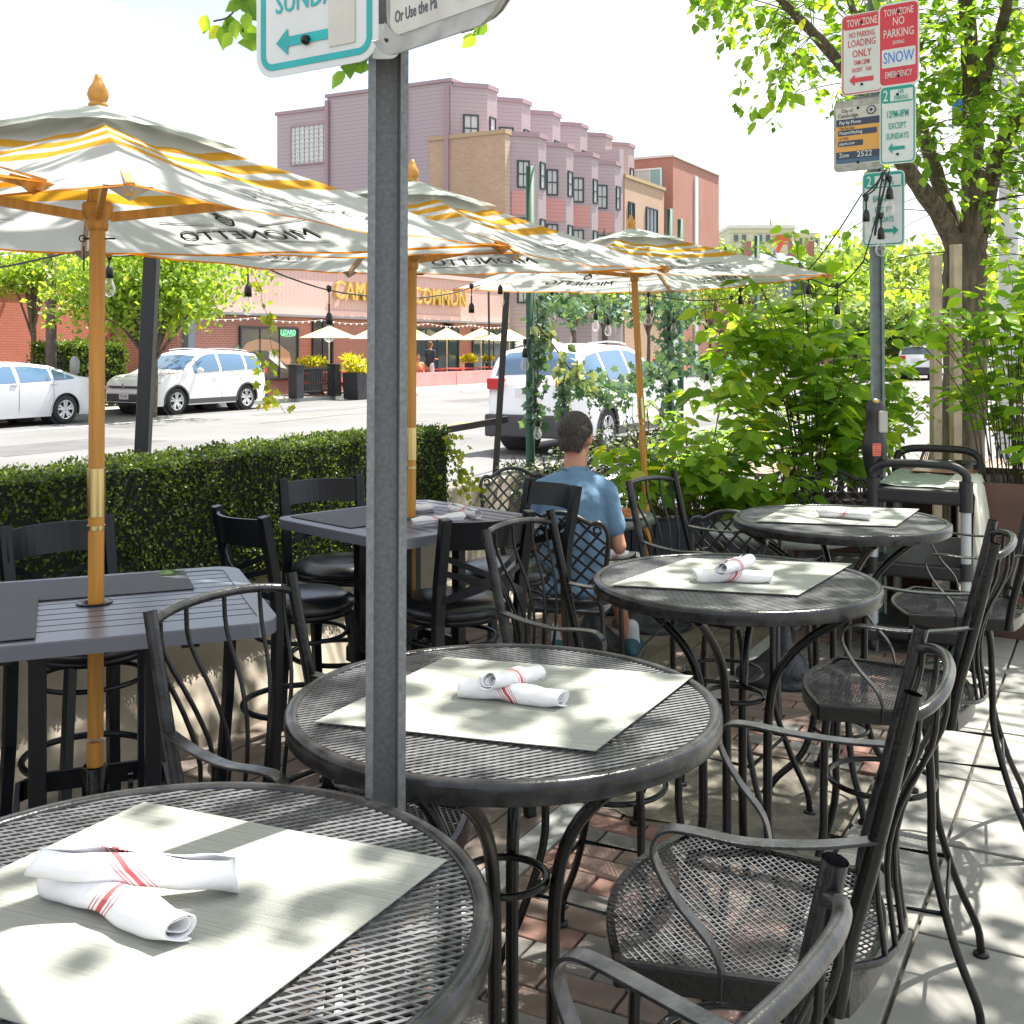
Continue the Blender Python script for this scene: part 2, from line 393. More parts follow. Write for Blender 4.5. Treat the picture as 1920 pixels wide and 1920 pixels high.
# patio pavement: bricks, cement patch, slabs
pav = thing('brick_pavement', None, None); pav['kind'] = 'structure'
bm_ = B(); bm_.box((0, 0, 0), (.212, .102, .05)); mebr = None
BRK = [mat('brick_paver_%s' % k, c, .85, var=.28, vs_=12, bump=.4, bs=50) for k, c in (('red', (.19, .105, .082)), ('brown', (.155, .112, .09)), ('grey', (.145, .135, .12)), ('pink', (.24, .16, .13)))]
bms = []
for m in BRK:
    o = bm_.build('brick', m, None, bevel=.005); bms.append(o.data); bpy.data.objects.remove(o)
cnt = 0
r_i = 0; uu = 2.15
while uu < 7.2:
    off = (r_i % 2)*.108
    nn = -1.655+off-.108
    while nn < -.84:
        n0 = max(nn, -1.655); n1 = min(nn+.216, -.83)
        if n1-n0 > .05 and not (3.66 < uu < 4.44):
            me = bms[random.choice([0, 0, 1, 1, 2, 2, 3])]
            o = bpy.data.objects.new('brick', me); C.objects.link(o); o.parent = pav
            o.location = W(uu+.052, (n0+n1)/2, -.026+random.uniform(-.003, .003)); o.rotation_euler = (random.uniform(-.01, .01), random.uniform(-.012, .012), UANG+PI/2+random.uniform(-.015, .015))
            o.scale = ((n1-n0-.006)/.216, 1, 1); cnt += 1
        nn += .216
    uu += .107; r_i += 1
b = B(); rows = []
for i in range(13):
    u_ = 3.68+(4.46-3.68)*i/12; rows.append([W(u_+.02*math.sin(k*2.1+i), -1.66+.83*k/12, .002+.004*math.sin(i*1.3+k*.9)) for k in range(13)])
b.grid(rows, 0, True); b.build('cement_patch', mat('patch_cement', (.15, .135, .105), .95, var=.45, vs_=9, bump=1.0, bs=45), pav)
# concrete slabs
SL = mat('slab_concrete', (.225, .222, .203), .88, var=.16, vs_=3.5, bump=.2, bs=60)
slabs = thing('slab_pavement', None, None); slabs['kind'] = 'structure'
def slab(n0, n1, u0, u1):
    b = B(); c = W((u0+u1)/2, (n0+n1)/2, -.02+random.uniform(-.002, .002)); b.box(c, (u1-u0-.012, n1-n0-.012, .045), UANG); b.build('slab', SL, slabs, bevel=.004)
for k in range(-3, 22):
    u0 = 3.34+.63*k
    slab(-.82, -.51, u0, u0+.63)
    for j in range(6 if k < 8 else 3): slab(-.51+.8*j, -.51+.8*(j+1), u0+(.0 if j % 2 == 0 else .0), u0+.63)
strip('sidewalk', 2.69, 14, -12, 80, .0, SL, th=.02)
strip('sidewalk', -.51, 2.69, -12, 1.44, .0, SL, th=.02)
# jersey barriers
prof = [(-3.33, 0), (-3.335, .07), (-3.50, .27), (-3.555, .80), (-3.72, .80), (-3.775, .27), (-3.94, .07), (-3.945, -.12), (-3.33, -.12)]
def jersey(u0, u1, label, m, n_off=0., z0=0.):
    t = thing('concrete_barrier', label, 'barrier', W((u0+u1)/2, -3.6+n_off, z0), 0, 'concrete barriers along the deck' if n_off == 0 else 'pink barriers across the road')
    b = B(); r0 = [W(u0+.006, n+n_off, z+z0)-t.location for n, z in prof]; r1 = [W(u1-.006, n+n_off, z+z0)-t.location for n, z in prof]
    k = len(prof); b.add(r0+r1, [tuple(range(k)), tuple(range(2*k-1, k-1, -1))]+[(i, k+i, k+(i+1) % k, (i+1) % k) for i in range(k)])
    b.build('barrier_body', m, t, bevel=.012); return t
jersey(-1.2, .9, 'stained beige concrete barrier, nearest segment behind the left slat table', CONC)
jersey(.9, 3.42, 'stained beige concrete barrier under the hedge left of its visible joint', CONC)
jersey(3.42, 5.3, 'stained beige concrete barrier under the hedge behind the second slat table', CONC)
jersey(5.3, 7.5, 'bare-topped concrete barrier just beyond the end of the hedge', CONC)
# hedge (boxwood panels)
def hedge(name, u0, u1, nf, nb, z0, z1, leaf, cnt, m, core, label, cat, base=None, tpl=LEAF_SIMPLE, n_single=0):
    t = thing(name, label, cat, W((u0+u1)/2, (nf+nb)/2, 0)); o3 = np.array(t.location)
    b = B(); p = lambda u, n, z: W(u, n, z)-t.location
    d = leaf*.9; b.box(Vector((0, 0, (z0+z1)/2)), (u1-u0-2*d, abs(nf-nb)-2*d, z1-z0-2*d), UANG); b.build('core', core, t)
    A = np.array([abs(z1-z0)*(u1-u0), abs(nf-nb)*(u1-u0), abs(nf-nb)*(z1-z0), abs(nf-nb)*(z1-z0)]); A = A/A.sum(); pos = []; nr = []
    for (w_, k) in zip(A, range(4)):
        q = int(cnt*w_); a = rng.random(q); c = rng.random(q)
        if k == 0: U = u0+(u1-u0)*a; Nn = np.full(q, nf); Z = z0+(z1-z0)*c; nv = (UY, -UX, 0)
        elif k == 1: U = u0+(u1-u0)*a; Nn = nb+(nf-nb)*c; Z = np.full(q, z1); nv = (0, 0, 1)
        elif k == 2: U = np.full(q, u1); Nn = nb+(nf-nb)*a; Z = z0+(z1-z0)*c; nv = (UX, UY, 0)
        else: U = np.full(q, u0); Nn = nb+(nf-nb)*a; Z = z0+(z1-z0)*c; nv = (-UX, -UY, 0)
        P = np.stack([U*UX+Nn*UY, U*UY-Nn*UX, Z], 1)-o3; nv = np.array(nv)
        bumpy = (np.sin(U*9+Z*13)+np.sin(U*23+Nn*31+Z*17))*leaf*.35
        P += nv*(bumpy-rng.random(q)**1.5*leaf*2.6)[:, None]
        pos.append(P); nr.append(np.tile(nv, (q, 1)))
    pos = np.concatenate(pos); nr = np.concatenate(nr); q = len(pos)
    nr = nr+rng.normal(size=(q, 3))*.55; dr = rnd_dirs(q)+nr*.3+np.array([0, 0, .4])
    pos = pos+rng.normal(size=(q, 3))*leaf*.35
    leaf_mesh('foliage', tpl, pos, dr, nr, leaf*(.75+.5*rng.random(q)), m, t); return t
HEDM = leafmat('boxwood_leaf', (.012, .042, .010), (.13, .20, .032), .28, .45)
hedge('boxwood_hedge', -1.2, 5.55, -3.42, -3.80, .60, 1.19, .0185, 82000, HEDM, mat('hedge_core', (.006, .012, .004), .9),
      'dark green boxwood hedge panel draped along the concrete barrier', 'hedge')
# sprigs of yellow-green creeper at hedge end
IVYY = leafmat('yellow_ivy_leaf', (.16, .24, .02), (.33, .38, .04), .4)
IVYG = leafmat('green_ivy_leaf', (.045, .12, .085), (.15, .25, .20), .3)
EUC = leafmat('eucalyptus_leaf', (.13, .20, .13), (.24, .31, .20), .3)
def vine(name, label, pts, n, leaf, m, tpl=LEAF_IVY, spread=.03, cat='vine', group=None, n_single=0, stem=.002):
    P = bez(pts, 40); t = thing(name, label, cat, P[0], 0, group); P = [p-t.location for p in P]
    b = B(); b.tube(P, stem, 4); b.build('stem', TWIG, t)
    A = np.array([tuple(p) for p in P]); ii = rng.random(n)*(len(A)-1.001); i0 = ii.astype(int); fr = (ii-i0)[:, None]
    pos = A[i0]*(1-fr)+A[i0+1]*fr+rng.normal(size=(n, 3))*spread
    dr = rnd_dirs(n)+np.array([0, 0, -.7]); nr = rnd_dirs(n)+np.array([.1, -1.1, .5])
    foliage(t, tpl, pos, dr, nr, leaf*(.7+.6*rng.random(n)), m, n_single); return t
vine('ivy_vine', 'yellow-green ivy trailing over the end of the boxwood hedge', [at(845, 815, 6.4), at(858, 860, 6.3), at(862, 900, 6.3), at(880, 930, 6.3)], 60, .035, IVYY, n_single=60)
vine('ivy_vine', 'small ivy spray over the barrier beside the lattice-back chair', [at(868, 905, 6.5), at(885, 900, 6.5), at(893, 925, 6.5)], 16, .035, IVYY, n_single=16)
vine('ivy_vine', 'thin yellow-green ivy strand hanging below the string light over the white suv', [at(463, 500, 5.0), at(478, 520, 5.0), at(490, 545, 5.0), at(492, 570, 5.), at(505, 600, 5.0), at(507, 640, 5.), at(515, 672, 5.)], 16, .034, IVYY, n_single=16, spread=.012, stem=.0012)
vine('ivy_vine', 'loose ivy sprays hanging in front of the suv rear bumper', [at(485, 660, 5.), at(492, 690, 5.), at(497, 712, 5.), at(495, 742, 5.), at(515, 748, 5.), at(535, 775, 5.)], 30, .034, IVYY, n_single=30, spread=.03, stem=.0012)

# ================================================================ BUILDINGS across the street
def brickmat(name, c1, c2, mortar, scale, bw=.5, rh=.25, axis='u', rough=.9, msize=.02):
    m = bpy.data.materials.new(name); m.use_nodes = True; nt = m.node_tree; N = nt.nodes; L = nt.links; b = N['Principled BSDF']; b.inputs['Roughness'].default_value = rough
    tc = N.new('ShaderNodeTexCoord'); sp = N.new('ShaderNodeSeparateXYZ'); L.new(tc.outputs['Object'], sp.inputs[0])
    ax = N.new('ShaderNodeVectorMath'); ax.operation = 'DOT_PRODUCT'; ax.inputs[1].default_value = (UX, UY, 0) if axis == 'u' else (UY, -UX, 0)
    L.new(tc.outputs['Object'], ax.inputs[0]); cb = N.new('ShaderNodeCombineXYZ'); L.new(ax.outputs['Value'], cb.inputs[0]); L.new(sp.outputs[2], cb.inputs[1])
    br = N.new('ShaderNodeTexBrick'); br.inputs['Scale'].default_value = scale; br.inputs['Color1'].default_value = (*c1, 1); br.inputs['Color2'].default_value = (*c2, 1); br.inputs['Mortar'].default_value = (*mortar, 1)
    br.inputs['Brick Width'].default_value = bw; br.inputs['Row Height'].default_value = rh; br.inputs['Mortar Size'].default_value = msize; br.inputs['Bias'].default_value = -.2
    L.new(cb.outputs[0], br.inputs[0])
    no = N.new('ShaderNodeTexNoise'); no.inputs['Scale'].default_value = .5; L.new(tc.outputs['Object'], no.inputs[0])
    mx = N.new('ShaderNodeMixRGB'); mx.blend_type = 'MULTIPLY'; mx.inputs[0].default_value = .5; L.new(br.outputs[0], mx.inputs[1])
    rp = N.new('ShaderNodeValToRGB'); rp.color_ramp.elements[0].color = (.65, .65, .65, 1); rp.color_ramp.elements[0].position = .3; L.new(no.outputs[0], rp.inputs[0]); L.new(rp.outputs[0], mx.inputs[2])
    L.new(mx.outputs[0], b.inputs['Base Color'])
    bp = N.new('ShaderNodeBump'); bp.inputs['Strength'].default_value = .5; bp.inputs['Distance'].default_value = .01; bp.invert = True
    L.new(br.outputs['Fac'], bp.inputs['Height']); L.new(bp.outputs[0], b.inputs['Normal']); MATS[name] = m; return m
def sidingmat(name, col, pitch=.2, vertical=False, strength=.6):
    m = bpy.data.materials.new(name); m.use_nodes = True; nt = m.node_tree; N = nt.nodes; L = nt.links; b = N['Principled BSDF']; b.inputs['Roughness'].default_value = .7
    tc = N.new('ShaderNodeTexCoord'); ax = N.new('ShaderNodeVectorMath'); ax.operation = 'DOT_PRODUCT'; ax.inputs[1].default_value = (UX, UY, 0) if vertical else (0, 0, 1)
    L.new(tc.outputs['Object'], ax.inputs[0]); dv = N.new('ShaderNodeMath'); dv.operation = 'DIVIDE'; dv.inputs[1].default_value = pitch; L.new(ax.outputs['Value'], dv.inputs[0])
    fr = N.new('ShaderNodeMath'); fr.operation = 'FRACT'; L.new(dv.outputs[0], fr.inputs[0])
    rp = N.new('ShaderNodeValToRGB'); e = rp.color_ramp.elements; e[0].position = .0; e[0].color = (*[x*.55 for x in col], 1); e[1].position = .13; e[1].color = (*col, 1)
    L.new(fr.outputs[0], rp.inputs[0]); L.new(rp.outputs[0], b.inputs['Base Color'])
    bp = N.new('ShaderNodeBump'); bp.inputs['Strength'].default_value = strength; bp.inputs['Distance'].default_value = .02; L.new(fr.outputs[0], bp.inputs['Height']); L.new(bp.outputs[0], b.inputs['Normal'])
    MATS[name] = m; return m
MAUVE = sidingmat('mauve_siding', (.40, .325, .345)); MAUVET = mat('mauve_trim', (.34, .235, .26), .7); SALM = sidingmat('salmon_siding', (.55, .27, .25))
RBRU = brickmat('red_brick_u', (.44, .17, .125), (.37, .13, .095), (.48, .34, .28), 1, .22, .075, 'u', msize=.009)
RBRN = brickmat('red_brick_n', (.44, .17, .125), (.37, .13, .095), (.48, .34, .28), 1, .22, .075, 'n', msize=.009)
PBRU = brickmat('painted_brick_u', (.56, .18, .12), (.52, .165, .11), (.42, .13, .09), 1, .22, .075, 'u', msize=.008)
TBRN = brickmat('tan_brick_n', (.56, .36, .23), (.50, .29, .18), (.50, .40, .32), 1, .24, .1, 'n', msize=.014)
TBRU = brickmat('tan_brick_u', (.56, .38, .28), (.52, .34, .24), (.45, .33, .24), 1, .24, .1, 'u', msize=.012)
PINKV = sidingmat('pink_vertical_board', (.60, .40, .36), .22, True, .4)
PINK = mat('pink_trim', (.66, .44, .41), .7); DKFR = mat('dark_window_frame', (.03, .04, .05), .5); WINDG = mat('window_glass', (.10, .13, .15), .08, spec=.8)
BLIND = mat('pale_blind', (.45, .48, .47), .4); ROOFD = mat('dark_roofing', (.05, .055, .065), .9)
def ublock(u0, u1, n0, n1, z0, z1, t):
    c = W((u0+u1)/2, (n0+n1)/2, (z0+z1)/2)-t.location; return c, (abs(u1-u0), abs(n1-n0), abs(z1-z0))
def blk(t, name, m, u0, u1, n0, n1, z0, z1, bevel=0., ms=None):
    b = B(); c, s = ublock(u0, u1, n0, n1, z0, z1, t); b.box(c, s, UANG)
    o = b.build(name, m, t, bevel=bevel)
    return o
# box whose u-faces and n-faces carry different materials
def wallbox(t, name, mu, mn, u0, u1, n0, n1, z0, z1, top=None):
    b = B(); c, s = ublock(u0, u1, n0, n1, z0, z1, t); b.box(c, s, UANG); b.m = [2, 2, 1, 0, 1, 0]
    return b.build(name, [mu, mn, top or ROOFD], t)
def uwindow(t, u, n, z, wd, ht, face='n', bars=(2, 2), fr=.07, sash=True, panes=BLIND, name='window', dark=DKFR, mid=True):
    """window on a wall; face 'n' = wall looks to +n, 'mu' = wall looks to -u"""
    if face == 'n': X = Vector((UX, UY, 0)); Y = Vector((UY, -UX, 0))
    elif face == 'mu': X = Vector((UY, -UX, 0)); Y = Vector((-UX, -UY, 0))
    elif face == 'A': X = Vector((UX+UY, UY-UX, 0)).normalized(); Y = Vector((UY-UX, -UX-UY, 0)).normalized()
    else: X = Vector((UX-UY, UY+UX, 0)).normalized(); Y = Vector((UY+UX, -UX+UY, 0)).normalized()
    Mx = Matrix((X, Y, Vector((0, 0, 1)))).transposed(); c = W(u, n, z)-t.location
    b = B()
    for (cx, cz, sx, sz) in ((0, ht/2-fr/2, wd, fr), (0, -ht/2+fr/2, wd, fr), (wd/2-fr/2, 0, fr, ht-2*fr), (-wd/2+fr/2, 0, fr, ht-2*fr)):
        b.box(c+X*cx+Vector((0, 0, cz))+Y*.03, (sx, .09, sz), M=Mx)
    if mid: b.box(c+Y*.03, (wd-2*fr, .07, fr*.7), M=Mx)
    for k in range(1, bars[0]): b.box(c+X*(wd*(k/bars[0]-.5))+Y*.025, (fr*.45, .05, ht-2*fr), M=Mx)
    w_ = b.build(name, dark, t)
    g = B(); g.box(c+Y*.01, (wd-2*fr, .02, ht-2*fr), M=Mx); g.build('pane', panes, w_); return w_

# --- left painted brick building
t = thing('brick_building', 'long low red painted brick building behind the parked white cars', 'building', W(10, -28.2))
wallbox(t, 'wall', RBRN, PBRU, -12, 25.2, -34, -28.2, 0, 3.9)
blk(t, 'parapet', mat('dark_parapet', (.05, .055, .07), .8), -12.1, 25.3, -34.1, -28.1, 3.9, 4.25)
blk(t, 'band_course', PBRU, -12, 25.2, -28.2, -28.16, 3.2, 3.35)
# --- restaurant
t = thing('restaurant_building', 'single-storey brick restaurant with pink boarded fascia and gold letters', 'building', W(36, -25.5))
u0, u1 = 25.4, 46.2
NF = -25.5
wallbox(t, 'wall', RBRN, RBRU, u0, u1, -36, NF, 0, 2.72)
blk(t, 'fascia', PINKV, u0+1.1, u1, -36.05, NF+.18, 2.98, 4.55)
blk(t, 'fascia_sill', PINK, u0+.9, u1+.05, -36.0, NF+.24, 2.78, 2.98); blk(t, 'fascia_edge', mat('grey_flashing', (.2, .21, .23), .6), u0+.8, u1+.08, -36.0, NF+.26, 2.70, 2.78)
blk(t, 'cornice', PINK, u0+1.05, u1+.05, -36.08, NF+.26, 4.55, 4.72); blk(t, 'roof', ROOFD, u0+1.1, u1, -36, NF+.1, 4.72, 4.76)
blk(t, 'corner_window', mat('red_painted_panel', (.42, .07, .05), .6), u0-.9, u0+.8, NF-.5, NF-.1, 2.75, 3.7)
def at_n(px, n, z=None, py=None):
    s = (px-960)/FPX; d = None; u = (n*UY+s*n*UX)/(s*UY-UX); d = u*UY-n*UX
    return u, d
def zat(py, d): return CAM_H-(py-650)*d/FPX
# lizard window
ua, da = at_n(447, NF); ub, db = at_n(557, NF); wz0 = zat(712, (da+db)/2); wz1 = zat(613, (da+db)/2)
MUR = bpy.data.materials.new('mural_glass'); MUR.use_nodes = True
def muralmat(m):
    nt = m.node_tree; N = nt.nodes; L = nt.links; b = N['Principled BSDF']; b.inputs['Roughness'].default_value = .15
    b.inputs['Base Color'].default_value = (.10, .10, .085, 1)
muralmat(MUR)
wf = uwindow(t, (ua+ub)/2, NF+.02, (wz0+wz1)/2, ub-ua, wz1-wz0, 'n', (3, 1), .06, panes=MUR, mid=False)
def decal(poly, name, m, parent, n, lift):
    b = B(); b.add([W(u, n+lift, z)-t.location for u, z in poly], [tuple(range(len(poly)))]); return b.build(name, m, parent)
wu = ub-ua; wh = wz1-wz0
def blob(cx, cz, rx, rz, a0=0, a1=2*PI, k=20, wob=.06): return [(ua+wu*(cx+rx*math.cos(a0+(a1-a0)*i/k)*(1+wob*math.sin(3*i))), wz0+wh*(cz+rz*math.sin(a0+(a1-a0)*i/k))) for i in range(k)]
decal(blob(.88, .40, .10, .22), 'mural_leaf', mat('mural_green', (.10, .26, .12), .4), wf, NF, .036)
decal(blob(.30, .50, .38, .30), 'mural_body', mat('mural_green2', (.28, .38, .2), .4), wf, NF, .039)
decal([(ua+wu*x, wz0+wh*z) for x, z in ((.03, .55), (.12, .70), (.3, .77), (.5, .76), (.64, .70), (.74, .60), (.84, .52), (.87, .36), (.84, .24), (.74, .32), (.62, .42), (.45, .55), (.25, .56), (.1, .5))], 'mural_head', mat('mural_tan', (.50, .30, .18), .4), wf, NF, .043)
decal([(ua+wu*x, wz0+wh*z) for x, z in ((.5, .55), (.62, .45), (.72, .30), (.8, .2), (.7, .22), (.58, .32), (.48, .42))], 'mural_throat', mat('mural_white', (.7, .72, .7), .4), wf, NF, .047)
decal(blob(.635, .53, .022, .035), 'mural_eye', mat('mural_dark', (.05, .07, .08), .3), wf, NF, .050)
MX_n = Matrix(((UX, 0, UY), (UY, 0, -UX), (0, 1, 0)))
def signM(u, n, z, t): return Matrix.Translation(W(u, n, z)-t.location) @ MX_n.to_4x4()
b = B(); text(b, 'LIZARD', .24, signM(ua+wu*.82, NF+.05, wz0+wh*.90, t), 0, .01)
neon = bpy.data.materials.new('green_neon'); neon.use_nodes = True; neon.node_tree.nodes['Principled BSDF'].inputs['Base Color'].default_value = (.2, .7, .4, 1)
neon.node_tree.nodes['Principled BSDF'].inputs['Emission Color'].default_value = (.25, 1, .5, 1); neon.node_tree.nodes['Principled BSDF'].inputs['Emission Strength'].default_value = .35
b.tube([W(ua+wu*(.82+.13*math.cos(a)), NF+.05, wz0+wh*(.86+.03*math.sin(a)))-t.location for a in np.linspace(-2.9, -.2, 10)], .012, 4); b.build('neon_lettering', neon, t)
# gold letters
GOLD = mat('gold_letter', (.62, .42, .12), .4, .2)
ug0, dg0 = at_n(615, NF); ug1, dg1 = at_n(862, NF)
b = B(); text(b, 'CAMBRIDGE COMMON', .95, signM((ug0+ug1)/2, NF+.30, zat(555, (dg0+dg1)/2), t), 0, .06, sx=1., bold=.01)
xs = [v[0]*UX+v[1]*UY for v in b.v]; wcur = max(xs)-min(xs); kx = (ug1-ug0)/wcur; mid = (max(xs)+min(xs))/2
b.v = [((Vector(v)+Vector((UX, UY, 0))*((v[0]*UX+v[1]*UY-mid)*(kx-1)))[:]) for v in b.v]
b.build('gold_lettering', GOLD, t)
# doors, windows along restaurant
def pxwin(px0, px1, py0, py1, **k):
    a, d0 = at_n(px0, NF); c, d1 = at_n(px1, NF); d = (d0+d1)/2; uwindow(t, (a+c)/2, NF+.02, (zat(py0, d)+zat(py1, d))/2, c-a, zat(py0, d)-zat(py1, d), 'n', **k)
pxwin(584, 622, 601, 700, bars=(2, 1), panes=mat('dark_doorway', (.03, .03, .035), .2), mid=False, name='door')
pxwin(776, 858, 615, 700, bars=(4, 1), panes=GLASSD, mid=False); pxwin(884, 962, 618, 700, bars=(4, 1), panes=GLASSD, mid=False)
blk(t, 'wall_lamp', BLACK, *(lambda a: (a-.1, a+.2))(at_n(832, NF)[0]), NF+.1, NF+.35, 2.35, 2.65)
a_, d_ = at_n(414, NF); blk(t, 'downpipe', mat('grey_pipe', (.12, .14, .17), .5), u0+.2, u0+.5, NF, NF+.25, .1, 2.5)
# --- mauve building
def baywall(t, u0, n0, per, k, outd, z0, z1, m, name='bay', first=0.):
    for i in range(k):
        a = u0+per*i; pts = [(a, n0-.4), (a, n0), (a+outd, n0+outd), (a+per*.62, n0+outd), (a+per*.62+outd*.8, n0), (a+per*.62+outd*.8, n0-.4)]
        b = B(); vs = [W(u, n, z0)-t.location for u, n in pts]+[W(u, n, z1)-t.location for u, n in pts]; kk = len(pts)
        b.add(vs, [tuple(range(kk)), tuple(range(2*kk-1, kk-1, -1))]+[(j, kk+j, kk+(j+1) % kk, (j+1) % kk) for j in range(kk)])
        b.build(name, m, t)
        b = B(); q = [(a-.02, n0-.4), (a-.02, n0+.06), (a+outd-.03, n0+outd+.08), (a+per*.62+.05, n0+outd+.08), (a+per*.62+outd*.8+.08, n0+.03), (a+per*.62+outd*.8+.08, n0-.4)]
        vs = [W(u, n, z1)-t.location for u, n in q]+[W(u, n, z1+.22)-t.location for u, n in q]
        b.add(vs, [tuple(range(kk)), tuple(range(2*kk-1, kk-1, -1))]+[(j, kk+j, kk+(j+1) % kk, (j+1) % kk) for j in range(kk)]); b.build('bay_cornice', MAUVET, t)
t = thing('apartment_building', 'mauve clapboard apartment building with stepped bays above the restaurant', 'building', W(55, -30))
blk(t, 'wall', MAUVE, 46.45, 67.6, -36.1, -28.6, 0, 14.55); blk(t, 'parapet', MAUVET, 46.35, 67.7, -36.2, -28.5, 14.55, 14.72)
blk(t, 'rear_wing', MAUVE, 46.4, 66, -39.4, -36.11, 0, 13.95); blk(t, 'parapet', MAUVET, 46.32, 66.1, -39.5, -36.2, 13.95, 14.12)
gw = uwindow(t, 46.37, -37.2, zat(281, 59)+.2, 2.5, 2.1, 'mu', (8, 1), .08, panes=mat('glass_block', (.55, .58, .55), .2, var=.15, vs_=8), mid=False, dark=MAUVET)
bb = B()
for k in range(1, 9): bb.box(W(46.33, -37.2, zat(281, 59)+.2-1.05+2.1*k/9)-t.location, (.04, 2.3, .03), UANG)
bb.build('grille', mat('grille_white', (.6, .62, .6), .5), gw)
uwindow(t, 46.37, -37.2, 9.0, 2.5, 2.0, 'mu', (8, 1), .08, panes=MATS['glass_block'], mid=False, dark=MAUVET)
blk(t, 'front_wall', MAUVE, 46.9, 60.3, -29, -25.75, 0, 11.85)
wallbox(t, 'brick_end_wall', TBRN, TBRN, 46.4, 46.9, -29.8, -25.55, 0, 11.75); blk(t, 'coping', mat('tan_coping', (.42, .3, .18), .8), 46.34, 46.96, -29.85, -25.5, 11.75, 11.95)
baywall(t, 46.6, -28.6, 3.6, 6, 1.25, 0, 14.35, MAUVE); baywall(t, 47.0, -25.75, 3.1, 4, 1.1, 0, 11.75, MAUVE)
for i in range(6):
    for z in (12.35,):
        a = 46.6+3.6*i; uwindow(t, a+.66, -28.6+.66, z, .78, 1.35, 'A', (2, 1)); uwindow(t, a+1.75, -28.6+1.25, z, .6, 1.35, 'n', (1, 1))
for i in range(4):
    for z in (9.95, 7.2, 4.4):
        a = 47.0+3.1*i; uwindow(t, a+.56, -25.75+.56, z, .62, 1.32, 'A', (2, 1)); uwindow(t, a+1.5, -25.75+1.1, z, .55, 1.32, 'n', (1, 1))
    for z in (8.55, 5.8):
        b = B(); a = 47.0+3.1*i; c = W(a+.57, -25.75+.57, z)-t.location; X = Vector((UX+UY, UY-UX, 0)).normalized(); Y = Vector((UY-UX, -UX-UY, 0)).normalized()
        b.box(c+Y*.01, (1.25, .05, 1.15), M=Matrix((X, Y, Vector((0, 0, 1)))).transposed()); b.build('salmon_panel', SALM, t)
wallbox(t, 'side_wing', MAUVE, MAUVE, 60.3, 60.9, -30, -25.6, 0, 13.2)
for (u_, n_, z_) in ((46.3, -36.05, 14.4), (46.3, -28.75, 14.4)): blk(t, 'corner_board', MAUVET, u_-.02, u_+.10, n_-.1, n_+.1, 0, z_)
for n_ in (-31.2,): blk(t, 'downpipe', mat('grey_pipe2', (.22, .2, .21), .5), 46.3, 46.42, n_-.06, n_+.06, 3, 14.4)
for i in range(5): blk(t, 'roof_vent', mat('grey_pipe2', (.22, .2, .21), .5), 48.5+3.6*i, 49.0+3.6*i, -33.5, -33.0, 14.55, 15.0+.25*(i % 2))
# --- tan brick building, red brick tower
t = thing('tan_building', 'plain tan brick building between the mauve bays and the red brick block', 'building', W(64, -27))
wallbox(t, 'wall', TBRN, TBRU, 60.95, 67.4, -34, -25.55, 0, 11.6); blk(t, 'coping', mat('tan_coping', (.42, .3, .18), .8), 60.9, 67.5, -34, -25.45, 11.6, 11.8)
for uu in (61.9, 65.2): uwindow(t, uu, -25.53, 9.2, .9 if uu < 63 else 1.9, 2.1, 'n', (3, 1), .08, panes=GLASSD, mid=False)
t = thing('brick_tower', 'red brick mid-rise block with ribbon windows and pale vertical strip', 'building', W(75, -30))
wallbox(t, 'wall', RBRN, RBRU, 68.9, 78.4, -40, -25.5, 0, 14.0); blk(t, 'coping', mat('pale_coping', (.6, .58, .55), .7), 68.8, 78.5, -40.1, -25.4, 14.0, 14.15)
for z in (12.6, 9.6, 6.6): uwindow(t, 68.88, -27.9, z, 3.3, 1.5, 'mu', (4, 1), .1, panes=BLIND, mid=False, dark=mat('white_frame', (.7, .7, .7), .5)); blk(t, 'teal_panel', mat('teal_panel', (.22, .36, .36), .5), 68.82, 68.88, -26.2, -27.3+.3, z-.75, z+.75)
blk(t, 'stair_strip', mat('pale_strip', (.55, .6, .62), .5), 73.0, 73.6, -25.5, -25.4, 0, 13.3)
t = thing('penthouse', 'white rooftop box behind the mauve and brick blocks', 'building', W(80, -42)); blk(t, 'wall', mat('white_render', (.8, .8, .8), .8), 76, 90, -44, -36, 0, 18.6); blk(t, 'roof', mat('white_render', (.8, .8, .8), .8), 79, 87, -44, -38, 18.6, 19.9)
# --- far shops along the same side, seen through the poles
t = thing('shop_building', 'low brick shops beyond the brick block across the street', 'building', W(95, -28))
wallbox(t, 'wall', RBRN, RBRU, 79, 118, -38, -26, 0, 6.0)
for k in range(6): uwindow(t, 82+6*k, -25.98, 1.7, 4.5, 2.2, 'n', (4, 1), .1, panes=GLASSD, mid=False)
# --- far construction building, turreted house, pale blocks
def fbox(t, name, m, px0, px1, py0, py1, d, depth=12, bevel=0):
    x0 = (px0-960)*d/FPX; x1 = (px1-960)*d/FPX; z0 = zat(py1, d); z1 = zat(py0, d)
    b = B(); b.box(Vector(((x0+x1)/2, d+depth/2, (z0+z1)/2))-t.location, (x1-x0, depth, z1-z0)); return b.build(name, m, t, bevel=bevel)
t = thing('construction_building', 'yellow-sheathed building under construction far down the street', 'building', (33, 150, 0))
SHY = sidingmat('yellow_sheathing', (.50, .50, .34), 1.2, False, .2)
fbox(t, 'wall', SHY, 1368, 1490, 428, 600, 150, 14); fbox(t, 'side_wing', mat('pale_sheathing', (.55, .5, .36), .8), 1490, 1538, 436, 600, 152, 14); fbox(t, 'roof_edge', mat('pale_strip2', (.6, .6, .55), .7), 1366, 1492, 422, 428, 149.8, 14.4)
for px in (1390, 1428, 1446, 1462): fbox(t, 'roof_unit', mat('pale_strip2', (.6, .6, .55), .7), px, px+16, 408, 422, 155, 3)
